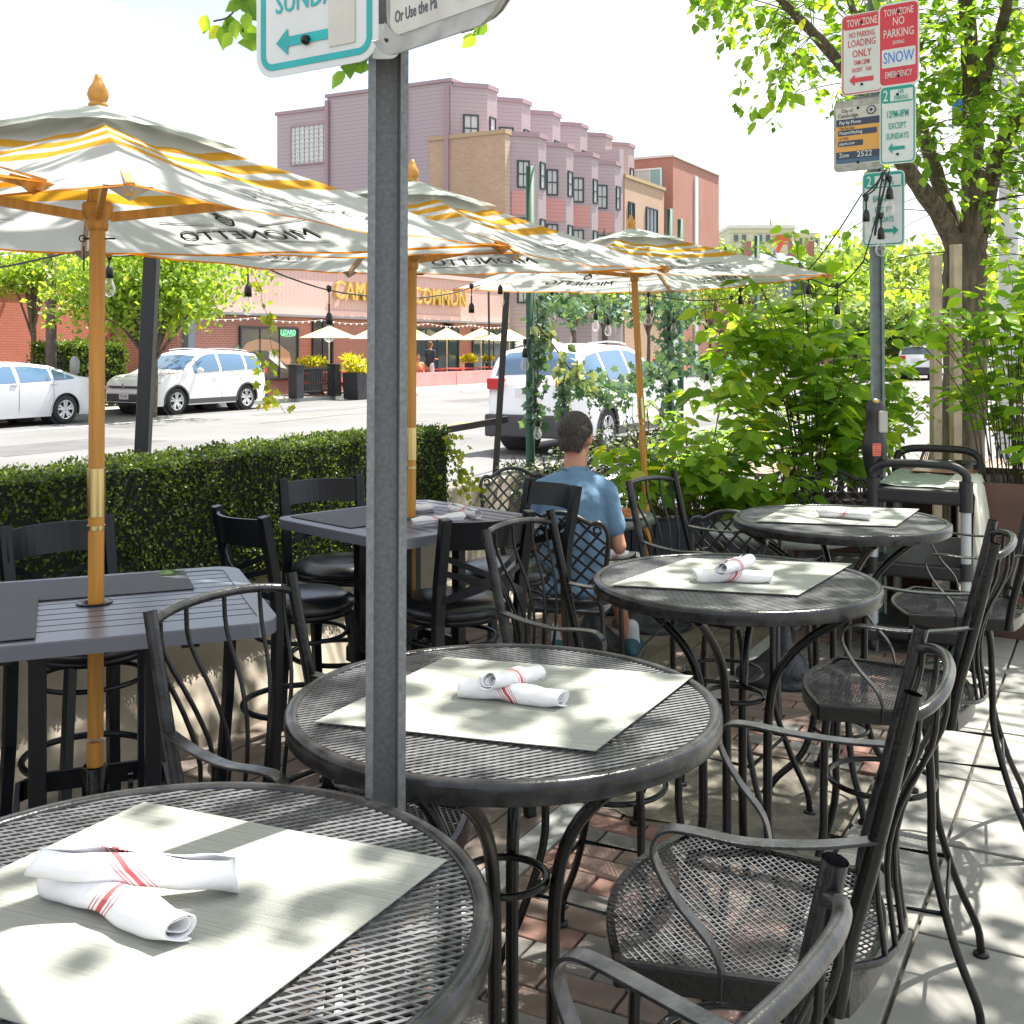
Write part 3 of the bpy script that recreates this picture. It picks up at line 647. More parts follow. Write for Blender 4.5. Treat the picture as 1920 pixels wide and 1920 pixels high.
for px in (1377, 1392, 1422, 1437): fbox(t, 'window', GLASSD, px, px+7, 440, 452, 149.8, .3)
for px in (1500, 1510, 1520, 1530): fbox(t, 'window', GLASSD, px, px+4, 446, 462, 151.8, .3)
t = thing('boom_lift', 'orange boom lift raised beside the far construction building', 'lift', (33, 140, 0)); ORL = mat('orange_lift', (.6, .10, .04), .5)
fbox(t, 'platform', ORL, 1455, 1482, 440, 456, 140, 2); b = B(); b.bar(at(1466, 454, 140)-t.location, at(1456, 474, 140)-t.location, .5, .5); b.bar(at(1456, 474, 140)-t.location, at(1475, 640, 140)-t.location, .5, .5); b.build('boom', ORL, t)
t = thing('gabled_house', 'grey-blue turreted house with slate roof and brick chimneys', 'house', (22, 92, 0))
GBL = mat('house_grey_blue', (.17, .2, .26), .8); SLT = mat('slate_roof', (.15, .165, .20), .8)
fbox(t, 'wall', GBL, 1425, 1512, 492, 655, 92, 8)
b = B(); x0, x1 = (1400-960)*92/FPX, (1522-960)*92/FPX; z0, z1 = zat(494, 92), zat(467, 92); yy = 91.4
b.add([Vector(p)-t.location for p in ((x0, yy, z0), (x1, yy, z0), (x1, yy+9, z0), (x0, yy+9, z0), (x0+1.6, yy+4.5, z1), (x1-1.6, yy+4.5, z1))], [(0, 1, 5, 4), (2, 3, 4, 5), (1, 2, 5), (3, 0, 4), (3, 2, 1, 0)]); b.build('roof', SLT, t)
b = B(); b.lathe([(1.4, 0), (1.4, 0.1), (.7, .5), (.2, .95), (.0, 1.5)], at(1453, 500, 90.5)-t.location, 12); b.build('turret_roof', SLT, t)
b = B(); b.lathe([(1.3, -5), (1.3, 0)], at(1453, 500, 90.5)-t.location, 12); b.build('turret', GBL, t)
for px in (1404, 1487, 1522): fbox(t, 'chimney', RBRN, px-5, px+5, 452, 486, 95, 1)
for px, py in ((1440, 520), (1463, 520), (1495, 520), (1463, 552), (1495, 552)): fbox(t, 'window', mat('house_window', (.35, .38, .4), .3), px-4, px+4, py-9, py+9, 88.9 if px < 1470 else 91.9, .2)
# ================================================================ IRON BAR TABLES
MATB = mat('place_mat_weave', (.31, .32, .285), .85)
def matweave(m, sc_=420., amt=.4):
    nt = m.node_tree; N = nt.nodes; L = nt.links; b = N['Principled BSDF']; col = b.inputs['Base Color'].default_value[:]
    tc = N.new('ShaderNodeTexCoord'); wv = N.new('ShaderNodeTexWave'); wv.inputs['Scale'].default_value = sc_/6.28*.5; wv.inputs['Distortion'].default_value = .6; wv.bands_direction = 'X'
    w2 = N.new('ShaderNodeTexWave'); w2.inputs['Scale'].default_value = sc_/6.28; w2.bands_direction = 'Y'; w2.inputs['Distortion'].default_value = .6
    no = N.new('ShaderNodeTexNoise'); mp = N.new('ShaderNodeMapping'); mp.inputs['Scale'].default_value = (8, 220, 1); L.new(tc.outputs['Object'], mp.inputs[0]); L.new(mp.outputs[0], no.inputs[0]); no.inputs['Scale'].default_value = 1.0
    L.new(tc.outputs['Object'], wv.inputs[0]); L.new(tc.outputs['Object'], w2.inputs[0])
    mu = N.new('ShaderNodeMath'); mu.operation = 'MULTIPLY'; L.new(wv.outputs['Fac'], mu.inputs[0]); L.new(w2.outputs['Fac'], mu.inputs[1])
    ad = N.new('ShaderNodeMath'); ad.operation = 'ADD'; L.new(mu.outputs[0], ad.inputs[0]); L.new(no.outputs[0], ad.inputs[1])
    rp = N.new('ShaderNodeValToRGB'); rp.color_ramp.elements[0].position = .3; rp.color_ramp.elements[1].position = 1.2 if False else 1.0
    rp.color_ramp.elements[0].color = (*[x*(1-amt) for x in col[:3]], 1); rp.color_ramp.elements[1].color = (*[min(1, x*(1+amt*.8)) for x in col[:3]], 1)
    L.new(ad.outputs[0], rp.inputs[0]); L.new(rp.outputs[0], b.inputs['Base Color'])
    bp = N.new('ShaderNodeBump'); bp.inputs['Strength'].default_value = .5; bp.inputs['Distance'].default_value = .001; L.new(mu.outputs[0], bp.inputs['Height']); L.new(bp.outputs[0], b.inputs['Normal'])
matweave(MATB, 1400., .35)
MATD = mat('dark_mat_weave', (.075, .085, .10), .7); matweave(MATD, 1500., .5)
def diamond(b, inside, half, px_, py_, w_, h, z, ang=0., zf=None, seg=1):
    """two families of crossing strands clipped to inside(x,y)"""
    for fam in (1, -1):
        dx, dy = px_/2, fam*py_/2; L_ = math.hypot(dx, dy); t = Vector((dx/L_, dy/L_)); nrm = Vector((-t.y, t.x)); step = abs(px_*t.y)
        k = int(half*1.5/step)+1
        for i in range(-k, k+1):
            o = nrm*(i*step); lo = None; hi = None; s = -half*1.5
            while s <= half*1.5:
                q = o+t*s; ins = inside(q.x, q.y)
                if ins and lo is None: lo = s
                if ins: hi = s
                s += half/70
            if lo is None or hi-lo < .004: continue
            nseg = max(1, int((hi-lo)/.08)) if zf else 1
            pts = [o+t*(lo+(hi-lo)*j/nseg) for j in range(nseg+1)]
            vs = []
            zz = z+(.0006 if fam > 0 else 0)
            for q in pts:
                zc = zz+(zf(q.x, q.y) if zf else 0)
                for a, c in ((-1, -1), (1, -1), (1, 1), (-1, 1)): vs.append((q.x+nrm.x*a*w_/2, q.y+nrm.y*a*w_/2, zc+c*h/2+a*fam*h*.18))
            fs = []
            for j in range(nseg):
                for m in range(4): fs.append((j*4+m, j*4+(m+1) % 4, (j+1)*4+(m+1) % 4, (j+1)*4+m))
            b.add(vs, fs)
TZ = 1.02
b = B(); diamond(b, lambda x, y: x*x+y*y < .372**2, .39, .0285, .0135, .0034, .0022, -.006); me_tt = b.mesh('mesh_top'); me_tt.materials.append(MESHM)
b = B(); b.lathe([(.368, -.032), (.368, -.004), (.371, .0), (.384, .0005), (.390, -.004), (.391, -.012), (.390, -.034), (.388, -.036), (.384, -.034), (.383, -.010)], (0, 0, 0), 96, closed=True); me_rim = b.mesh('rim'); me_rim.materials.append(WORN)
TLABEL = ['round black iron mesh bar table nearest the camera, cropped by the left edge', 'round black iron mesh bar table right behind the near signpost', 'round black iron mesh bar table with a chipped rusty rim spot, third in the row', 'round black iron mesh bar table farthest in the row, beside the service cart']
TPOS = [(-.412, 1.263), (-.015, 2.03), (.615, 3.09), (1.222, 4.17)]; TROT = [.5, .62, .35, .8]
def iron_table(loc, rot, label):
    t = thing('iron_bar_table', label, 'table', (*loc, 0), rot, 'round iron mesh bar tables in a row')
    one('mesh_top', me_tt, None, t, (0, 0, TZ), (0, 0, -rot), kind='stuff'); one('rim', me_rim, None, t, (0, 0, TZ))
    for k in range(4):
        a = PI/4+k*PI/2; c, s = math.cos(a), math.sin(a)
        P = bez([(.372, 0, .985), (.30, 0, .945), (.20, 0, .875), (.125, 0, .79), (.095, 0, .68), (.09, 0, .5), (.095, 0, .3), (.14, 0, .15), (.235, 0, .06), (.27, 0, .012)], 36)
        b = B(); b.tube([(p.x*c, p.x*s, p.z) for p in P], .0125, 10); b.build('leg', BLACK, t)
        b = B(); b.lathe([(.02, 0), (.022, .004), (.02, .012)], (.272*c, .272*s, 0), 12); b.build('foot', BLACK, t)
    for z, r in ((.70, .078), (.24, .098)):
        b = B(); b.tube([(r*math.cos(a), r*math.sin(a), z) for a in np.linspace(0, 2*PI, 33)[:-1]], .007, 8, closed=True); b.build('ring', BLACK, t)
    return t
for p, r_, l in zip(TPOS, TROT, TLABEL): tt = iron_table(p, r_, l)
b = B(); b.box((0, 0, 0), (.05, .003, .028)); 
# place mats from corners
def placemat(c4, z, m, label, th=.0014, group='grey woven place mats on the round tables'):
    c4 = [Vector((*c, 0)) for c in c4]; ctr = sum(c4, Vector())/4; ctr.z = z
    ax = (c4[1]-c4[0]+c4[2]-c4[3]).normalized(); ang = math.atan2(ax.y, ax.x)
    b = B(); rows = []; rot = Matrix.Rotation(-ang, 3, 'Z'); loc = [rot @ (c-Vector((ctr.x, ctr.y, 0))) for c in c4]
    top = []; 
    for j in range(9):
        row = []
        for i in range(9):
            s, t_ = i/8, j/8; p = (loc[0]*(1-s)+loc[1]*s)*(1-t_)+(loc[3]*(1-s)+loc[2]*s)*t_
            row.append(Vector((p.x, p.y, th+.0004*math.sin(i*1.1+j*.7))))
        top.append(row)
    b.grid(top); bot = [[Vector((p.x, p.y, p.z-th)) for p in r] for r in top][::-1]; b.grid(bot)
    edge = top[0]+[r[-1] for r in top[1:]]+top[-1][::-1][1:]+[r[0] for r in top[::-1][1:-1]]
    b.grid([[Vector((p.x, p.y, p.z-th)) for p in edge+[edge[0]]], edge+[edge[0]]], smooth=False)
    o = b.build('place_mat', m); o.location = ctr; o.rotation_euler = (0, 0, ang); return tag(o, label, 'place mat', group)
zt_ = TZ+.0012
placemat([(-.515, 1.569), (-.08, 1.392), (-.297, .99), (-.735, 1.165)], zt_, MATB, 'pale woven place mat on the nearest table under the crossed napkins')
placemat([(-.137, 2.30), (.351, 2.17), (.132, 1.767), (-.336, 1.905)], zt_, MATB, 'pale woven place mat on the table behind the near signpost')
placemat([(.531, 3.377), (1.0, 3.294), (.735, 2.875), (.262, 3.0)], zt_, MATB, 'pale woven place mat on the third table with the chipped rim')
placemat([(1.12, 4.50), (1.60, 4.40), (1.365, 3.98), (.89, 4.09)], zt_, MATB, 'pale woven place mat on the farthest round table under one napkin')
# napkin rolls
NAP = bpy.data.materials.new('napkin_cloth'); NAP.use_nodes = True
def napmat(m):
    nt = m.node_tree; N = nt.nodes; L = nt.links; b = N['Principled BSDF']; b.inputs['Roughness'].default_value = .9; b.inputs['Specular IOR Level'].default_value = .2
    tc = N.new('ShaderNodeTexCoord'); uv = N.new('ShaderNodeSeparateXYZ'); L.new(tc.outputs['UV'], uv.inputs[0])
    rp = N.new('ShaderNodeValToRGB'); r = rp.color_ramp; r.interpolation = 'CONSTANT'; W_ = (.80, .80, .82, 1); Rr = (.56, .11, .12, 1)
    st = [(0, W_), (.40, Rr), (.408, W_), (.425, Rr), (.433, W_), (.45, Rr), (.485, W_), (.502, Rr), (.51, W_), (.527, Rr), (.535, W_)]
    r.elements[0].position = 0; r.elements[0].color = W_; r.elements[1].position = .40; r.elements[1].color = Rr
    for p, c in st[2:]: e = r.elements.new(p); e.color = c
    L.new(uv.outputs[0], rp.inputs[0]); L.new(rp.outputs[0], b.inputs['Base Color'])
    no = N.new('ShaderNodeTexNoise'); no.inputs['Scale'].default_value = 22; L.new(tc.outputs['Object'], no.inputs[0]); bp = N.new('ShaderNodeBump'); bp.inputs['Strength'].default_value = .6; bp.inputs['Distance'].default_value = .015
    L.new(no.outputs[0], bp.inputs['Height']); L.new(bp.outputs[0], b.inputs['Normal'])
napmat(NAP)
def napkin_mesh(seed, ln=.205, r=.021):
    rd = random.Random(seed); me = bpy.data.meshes.new('napkin'); turns = 2.6; ns = 64; nl = 22; vs = []; fs = []; uvs = []
    ph = rd.uniform(0, 6); sk = rd.choice([-1, 1])*rd.uniform(.22, .42)
    for i in range(nl+1):
        s = i/nl; x = (s-.5)*ln
        for k in range(ns+1):
            q = k/ns; th = q*turns*2*PI+ph; rr = r*(1-.62*(1-q)*1.0)
            rr *= 1+.11*math.sin(3*s*PI+ph)+.10*math.sin(th*1.5+s*11)+.05*math.sin(th*3+s*23+ph)+.10*max(0, abs(2*s-1)-.7)*math.sin(th*2+ph)*3+(.10*(s-.5)*sk*4)
            xx = x+.006*math.sin(th*1.0+ph)*(1 if s > .5 else -1)*abs(2*s-1)**4+(.012*(1-q)*(-1 if s > .5 else 1) if i in (0, nl) else 0)
            zz = rr*math.sin(th); yy = rr*math.cos(th)*1.08
            vs.append((xx, yy, max(zz*.92, -r*.80)+r*.82)); uvs.append((s+sk*math.sin(th)*.22+.03*math.cos(th)+rd.uniform(-.0005, .0005), q))
    for i in range(nl):
        for k in range(ns):
            fs.append((i*(ns+1)+k, i*(ns+1)+k+1, (i+1)*(ns+1)+k+1, (i+1)*(ns+1)+k))
    me.from_pydata(vs, [], fs); uvl = me.uv_layers.new(name='UVMap')
    for lp in me.loops: uvl.data[lp.index].uv = uvs[lp.vertex_index]
    me.polygons.foreach_set('use_smooth', [True]*len(me.polygons)); me.materials.append(NAP); return me
def napkin(a, c, z, label, seed, r=.021, lift=0., tilt=0.):
    """rolled napkin from point a to point c (x,y)"""
    a = Vector(a); c = Vector(c); ln = (c-a).length; me = napkin_mesh(seed, ln, r)
    sol = True
    o = bpy.data.objects.new('rolled_napkin', me); C.objects.link(o); m = (a+c)/2; o.location = (m.x, m.y, z+lift); o.rotation_euler = (0, -tilt, math.atan2(c.y-a.y, c.x-a.x))
    md = o.modifiers.new('thickness', 'SOLIDIFY'); md.thickness = .0014; md.offset = 0
    return tag(o, label, 'napkin', 'rolled white napkins with red stripes')
zn = TZ+.0035
def tp(px, py, z=TZ+.03): d = (CAM_H-z)*FPX/(py-650); return ((px-960)*d/FPX, d)
napkin(tp(95, 1625), tp(345, 1725), zn, 'lower rolled napkin on the nearest table, red stripes round its middle', 3, .021)
napkin(tp(50, 1632, TZ+.05), tp(445, 1598, TZ+.05), zn, 'upper rolled napkin on the nearest table, lying across the other', 5, .020, .021, -.16)
napkin(tp(858, 1276), tp(1060, 1298), zn, 'lower rolled napkin on the table behind the near signpost', 8, .0185)
napkin(tp(912, 1275, TZ+.05), tp(1012, 1248, TZ+.045), zn, 'upper rolled napkin resting across its twin behind the near signpost', 11, .018, .022, -.10)
napkin(tp(1302, 1072), tp(1448, 1073), zn, 'lower rolled napkin on the third round table', 14, .019)
napkin(tp(1352, 1068, TZ+.05), tp(1405, 1050, TZ+.05), zn, 'upper rolled napkin stacked on the third round table', 17, .020, .031)
napkin(tp(1535, 955), tp(1634, 962), zn, 'single rolled napkin on the farthest round table', 20, .0205)

# ================================================================ IRON MESH BAR CHAIRS (local: +y forward, x right)
def seat_in(x, y, g=0.):
    if abs(x) > .217+.13*y-g: return False
    yf = .125+.07*math.cos(min(1, abs(x)/.235)*PI/2); yb = -.17-.055*math.cos(min(1, abs(x)/.235)*PI/2)
    return yb+g < y < yf-g
SZ = .765
def seatz(x, y): return -.016*(1-min(1, (x/.24)**2))*(1-(y/.22)**2)-.002
b = B(); diamond(b, lambda x, y: seat_in(x, y, .004), .25, .0165, .0150, .0032, .0020, 0, zf=seatz); me_sm = b.mesh('seat_mesh'); me_sm.materials.append(MESHM)
ol = [(-.195, -.17)]+[(x, -.17-.055*math.cos(abs(x)/.235*PI/2)) for x in np.linspace(-.188, .188, 13)]+[(.195, -.17), (.235, .125)]+[(x, .125+.07*math.cos(abs(x)/.245*PI/2)) for x in np.linspace(.232, -.232, 15)]+[(-.235, .125)]
b = B(); k = len(ol); rows = []
for (off, z) in ((-.008, .003), (.004, .004), (.006, .0), (.006, -.034), (-.001, -.034), (-.001, -.006)):
    rows.append([Vector((x*(1+off/.217), y*(1+off/.22), z)) for x, y in ol])
b.grid(rows+[rows[0]], smooth=False, closed=True); me_sr = b.mesh('seat_rim'); me_sr.materials.append(BLACK)
proto = None
CG = 'black iron mesh bar chairs with curved arms'
def iron_chair(label, loc, f, dz=0.):
    """f = facing direction (x,y)"""
    global proto
    rz = math.atan2(f[1], f[0])-PI/2
    if proto: return dup(proto, (*loc, 0), rz, label, CG)
    t = thing('iron_bar_chair', label, 'chair', (*loc, 0), rz, CG); proto = t
    one('seat_mesh', me_sm, None, t, (0, 0, SZ), kind='stuff'); one('seat_rim', me_sr, None, t, (0, 0, SZ))
    for s in (-1, 1):
        b = B(); b.tube(bez([(s*.196, -.175, SZ-.03), (s*.196, -.19, .83), (s*.195, -.225, .97), (s*.193, -.275, 1.19)], 12), .0125, 12, cap=False)
        b.tube(bez([(s*.196, -.175, SZ-.03), (s*.196, -.19, .83), (s*.195, -.225, .97), (s*.193, -.275, 1.1899)], 12), .0105, 12, cap=False); o = b.build('back_post', WORN if s > 0 else BLACK, t)
        # arm strap
        b = B(); P = bez([(s*.198, -.228, .985), (s*.218, -.15, .974), (s*.236, -.06, .970), (s*.240, .015, .975), (s*.240, .055, .972), (s*.240, .073, .95), (s*.240, .069, .92), (s*.238, .038, .87), (s*.232, -.005, .82), (s*.220, -.02, .775), (s*.218, -.02, .735)], 50)
        b.strap(P, (1, 0, 0), .026, .005); b.build('arm', WORN, t, bevel=.0012)
        for fy in (1, -1):
            P = bez([(s*.17, fy*.115, SZ-.03), (s*.155, fy*.125, .66), (s*.14, fy*.13, .52), (s*.145, fy*.135, .38), (s*.18, fy*.185, .20), (s*.20, fy*.235, .08), (s*.20, fy*.245, .012)], 28)
            b = B(); b.tube(P, .0105, 10); l = b.build('leg', BLACK, t)
            b = B(); b.lathe([(.019, 0), (.022, .003), (.021, .009), (.012, .013)], (s*.20, fy*.245, 0), 14); b.build('glide', BLACK, l)
    # top arch bows back
    arch = bez([(-.19, -.268, 1.155), (-.165, -.292, 1.162), (-.10, -.312, 1.17), (0, -.320, 1.173), (.10, -.312, 1.17), (.165, -.292, 1.162), (.19, -.268, 1.155)], 30)
    b = B(); b.tube(arch, .009, 10); b.build('top_rail', WORN, t)
    low = bez([(-.194, -.19, .80), (-.12, -.235, .785), (0, -.255, .775), (.12, -.235, .785), (.194, -.19, .80)], 20)
    b = B(); b.tube(low, .006, 8); b.build('lower_rail', BLACK, t)
    for i in range(6):
        s = (i+.5)/6; a = arch[int(s*(len(arch)-1)+.5)]; c = low[int((.5+(s-.5)*.62)*(len(low)-1)+.5)]; m = (a+c)/2
        b = B(); b.tube(bez([a, (a.x*.985, a.y+.008, 1.10), (m.x, m.y+.022, 1.0), (c.x*1.02, c.y+.012, .90), c], 14), .0046, 6); b.build('spindle', BLACK, t)
    b = B(); b.tube([(.14*math.cos(a), .135*math.sin(a), .52) for a in np.linspace(0, 2*PI, 33)[:-1]], .0075, 8, closed=True); b.build('ring', BLACK, t)
    b = B(); x, y = .168, .165; b.tube([(-x, -y, .27), (x, -y, .27), (x+.01, y, .27), (-x-.01, y, .27)], .007, 8, closed=True); b.build('stretcher', BLACK, t)
    return t
iron_chair('black iron bar chair with its mesh seat fully in view at the lower right', (.36, 1.80), (-.93, .37))
iron_chair('black iron bar chair, spindled back between the left slat table and nearest round table', (-.31, 2.03), (.88, -.475))
iron_chair('black iron bar chair whose arm tip shows at the left edge behind the nearest table', (-.80, 1.385), (.88, -.475))
iron_chair('black iron bar chair with spindled back right in front of the seated man', (.265, 2.925), (.887, -.46))
iron_chair('black iron bar chair left of the farthest round table, by the third umbrella pole', (.744, 3.94), (.85, -.53))
iron_chair('black iron bar chair cropped at the bottom, only arm and hollow post in view', (-.039, 1.046), (-.78, .62))
iron_chair('black iron bar chair right of the third round table, second mesh seat up', (.975, 2.96), (-.92, .38))
iron_chair('black iron bar chair at the right edge in front of the service cart', (1.53, 3.90), (-.92, .38))

# ================================================================ X-BACK BAR STOOLS
proto_s = None
SG = 'black cross-back bar stools with vinyl seats'
def stool(label, loc, f):
    global proto_s
    rz = math.atan2(f[1], f[0])-PI/2
    if proto_s: return dup(proto_s, (*loc, 0), rz, label, SG)
    t = thing('bar_stool', label, 'bar stool', (*loc, 0), rz, SG); proto_s = t
    b = B(); b.lathe([(0, .775), (.12, .772), (.17, .762), (.195, .742), (.2, .728), (.19, .715), (0, .715)], (0, 0, 0), 32); b.build('seat_cushion', VINYL, t)
    b = B(); b.lathe([(.185, .695), (.19, .714), (.0, .714), (.0, .695)], (0, 0, 0), 28, closed=True); b.build('seat_base', STOOLM, t)
    for s in (-1, 1):
        b = B(); b.bar((s*.12, .13, .70), (s*.185, .205, .0), .03, .03, (0, 1, 0)); b.build('leg', STOOLM, t, bevel=.003)
        b = B(); P = [(s*.19, -.225, 0), (s*.172, -.20, .40), (s*.168, -.188, .72), (s*.168, -.20, .86), (s*.172, -.245, 1.085)]
        b.strap(P, (1, 0, 0), .038, .032); b.build('back_post', STOOLM, t, bevel=.003)
    b = B(); rows = []
    for z, o in ((.985, 0), (1.075, -.014)):
        for thk in ((0, .0),): pass
    n = 13; F = []; K = []
    def py(x): return -.228-.05*math.cos(x/.172*PI/2)
    vs = []; 
    for x in np.linspace(-.172, .172, n):
        for (z, dy) in ((.975, 0), (1.072, -.022)):
            vs.append((x, py(x)+dy+.004+.02*(1-math.cos(x/.172*PI/2)), z)); vs.append((x, py(x)+dy-.008+.02*(1-math.cos(x/.172*PI/2)), z))
    fs = []
    for i in range(n-1):
        a = i*4; c = a+4; fs += [(a, c, c+2, a+2), (a+1, a+3, c+3, c+1), (a+2, c+2, c+3, a+3), (a, a+1, c+1, c)]
    b.add(vs, fs, 0, False); b.build('top_rail', STOOLM, t)
    for (za, zb) in ((.955, .80), (.80, .955), (.90, .80), (.80, .90)):
        b = B(); P = [(x, -.205-.062*math.cos(x/.172*PI/2), za+(zb-za)*(x+.17)/.34) for x in np.linspace(-.168, .168, 9)]
        b.strap(P, (0, 0, 1), .02, .006); b.build('cross_slat', STOOLM, t)
    b = B(); b.tube([(.196*math.cos(a), .203*math.sin(a)-.005, .37) for a in np.linspace(0, 2*PI, 37)[:-1]], .011, 8, closed=True); b.build('foot_ring', STOOLM, t)
    b = B(); b.tube([(.165*math.cos(a), .165*math.sin(a), .62) for a in np.linspace(0, 2*PI, 33)[:-1]], .008, 8, closed=True); b.build('upper_ring', STOOLM, t)
    return t
stool('cross-back bar stool beyond the left slat table, its back against the hedge', (-1.33, 3.53), (.71, -.70))
stool('cross-back bar stool between the two slat tables, back turned to the left', (-.77, 4.08), (.75, .66))
stool('cross-back bar stool against the hedge end behind the second slat table', (-.73, 4.72), (.45, -.89))
stool('cross-back bar stool with its back to the camera just right of the near signpost', (-.22, 4.03), (-.57, .82))
stool('cross-back bar stool right of the middle slat table, next to the seated man', (-.03, 4.64), (-.83, -.55))

# ================================================================ SLAT BAR TABLES
def slat_table(label, ctr, ang, hx, hy, n):
    t = thing('slat_bar_table', label, 'table', (*ctr, 0), ang, 'square slat-topped bar tables under the umbrellas')
    r = .07; ol = []
    def rr(hx, hy, r):
        o = []
        for cx, cy, a0 in ((hx-r, hy-r, 0), (-hx+r, hy-r, 90), (-hx+r, -hy+r, 180), (hx-r, -hy+r, 270)):
            for k in range(7): a = R(a0+15*k); o.append((cx+r*math.cos(a), cy+r*math.sin(a)))
        return o
    O = rr(hx, hy, r); I = rr(hx-.045, hy-.045, .03)
    b = B(); k = len(O); rows = [[Vector((x, y, z)) for x, y in q] for q, z in ((I, TZ), (O, TZ), (O, TZ-.035), (I, TZ-.035))]
    rows[1] = [Vector((x*.997, y*.997, TZ)) for x, y in O]; rows.insert(2, [Vector((x, y, TZ-.003)) for x, y in O])
    b.grid(rows+[rows[0]], closed=True, smooth=False); b.build('frame', SLATM, t)
    w_ = 2*(hy-.045)/n
    for i in range(n):
        y = -hy+.045+w_*(i+.5); b = B()
        if abs(y) < w_*.6:
            for s in (-1, 1): b.box((s*(hx-.045+.03)/2, y, TZ-.008), (hx-.045-.03-.002, w_-.008, .012))
        else: b.box((0, y, TZ-.008), (2*(hx-.045)-.002, w_-.008, .012))
        b.build('slat', SLATM, t)
    b = B(); b.lathe([(.024, TZ-.03), (.024, TZ+.001), (.042, TZ+.003), (.044, TZ), (.040, TZ-.001), (.03, TZ-.03)], (0, 0, 0), 24, closed=True); b.build('umbrella_collar', BLACK, t)
    for sx in (-1, 1):
        b = B(); b.box((sx*.2, 0, TZ-.045), (.04, 2*hy-.1, .02)); b.build('cross_member', STOOLM, t)
        for sy in (-1, 1):
            b = B(); b.box((sx*.13, sy*.13, (TZ-.055)/2+.03), (.038, .038, TZ-.055-.06)); b.build('leg', STOOLM, t, bevel=.003)
        b = B(); b.box((0, sx*.13, TZ-.07), (.222, .03, .028)); b.build('apron', STOOLM, t)
        b = B(); b.strap([(sx*.13, -.19, .52), (sx*.18, -.14, .52), (sx*.18, .14, .52), (sx*.13, .19, .52)], (0, 0, 1), .05, .012); b.build('foot_frame', STOOLM, t)
        b = B(); b.box((0, sx*.19, .52), (.25, .012, .05)); b.build('foot_frame', STOOLM, t)
        b = B(); b.box((sx*.2, 0, .03), (.05, .5, .03)); b.build('base_foot', STOOLM, t)
    b = B(); b.lathe([(.030, .02), (.030, .61), (.027, .615), (.026, .61), (.026, .02)], (0, 0, 0), 20, closed=True); b.build('umbrella_sleeve', BLACK, t)
    b = B(); b.lathe([(.0, -.05), (.008, -.05), (.008, 0)], (0, 0, 0), 8, M=Matrix.Rotation(R(90), 3, 'Y')); b.lathe([(.022, -.006), (.022, .006)], (.055, 0, .0), 14, M=Matrix.Rotation(R(90), 3, 'Y'))
    o = b.build('clamp_knob', BLACK, t); o.location = (.03, 0, .56)
    return t
A1 = math.atan2(.375, .927); ta = slat_table('dark slat bar table at the left edge with two dark place mats', (-1.044, 2.80), A1, .40, .36, 11)
A2 = math.atan2(-.71, .70); tb = slat_table('dark slat bar table in the middle with three rolled napkins', (-.384, 4.20), A2, .36, .37, 11)
def loc2(t, x, y):
    a = t.rotation_euler[2]; return (t.location.x+x*math.cos(a)-y*math.sin(a), t.location.y+x*math.sin(a)+y*math.cos(a))
DG = 'dark woven place mats on the slat tables'
placemat([loc2(ta, -.30, .33), loc2(ta, .25, .33), loc2(ta, .25, .07), loc2(ta, -.24, .07)], TZ+.0005, MATD, 'dark place mat behind the near umbrella pole with a fallen leaf on it', group=DG)
placemat([loc2(ta, -.40, .10), loc2(ta, -.13, .10), loc2(ta, -.13, -.33), loc2(ta, -.40, -.33)], TZ+.0035, MATD, 'dark place mat cropped by the left edge on the left slat table', group=DG)
placemat([loc2(tb, -.33, .05), loc2(tb, .05, .05), loc2(tb, .05, -.31), loc2(tb, -.33, -.31)], TZ+.0005, MATD, 'dark place mat on the front half of the middle slat table', group=DG)
o = B(); o.add([(0, 0, 0), (.012, .016, .004), (.02, .05, .008), (0, .07, 0), (-.012, .045, .006), (-.012, .015, .005)], [(0, 1, 2, 3), (0, 3, 4, 5)])
fl = o.build('fallen_leaf', leafmat('fallen_leaf_green', (.10, .2, .06), (.16, .28, .08))); x, y = loc2(ta, .17, .28); fl.location = (x, y, TZ+.005); fl.rotation_euler = (0, .2, -1.2); tag(fl, 'single green fallen leaf on the dark place mat by the near pole', 'leaf')
napkin(tp(772, 973), tp(866, 963), TZ+.003, 'front rolled napkin beside the second umbrella pole on the slat table', 23, .018)
napkin(tp(845, 944), tp(896, 958), TZ+.001, 'short-looking rolled napkin at the right of three on the slat table', 26, .018)
napkin(tp(735, 948), tp(812, 944), TZ+.001, 'rear rolled napkin peeking past the signpost on the slat table', 29, .018)

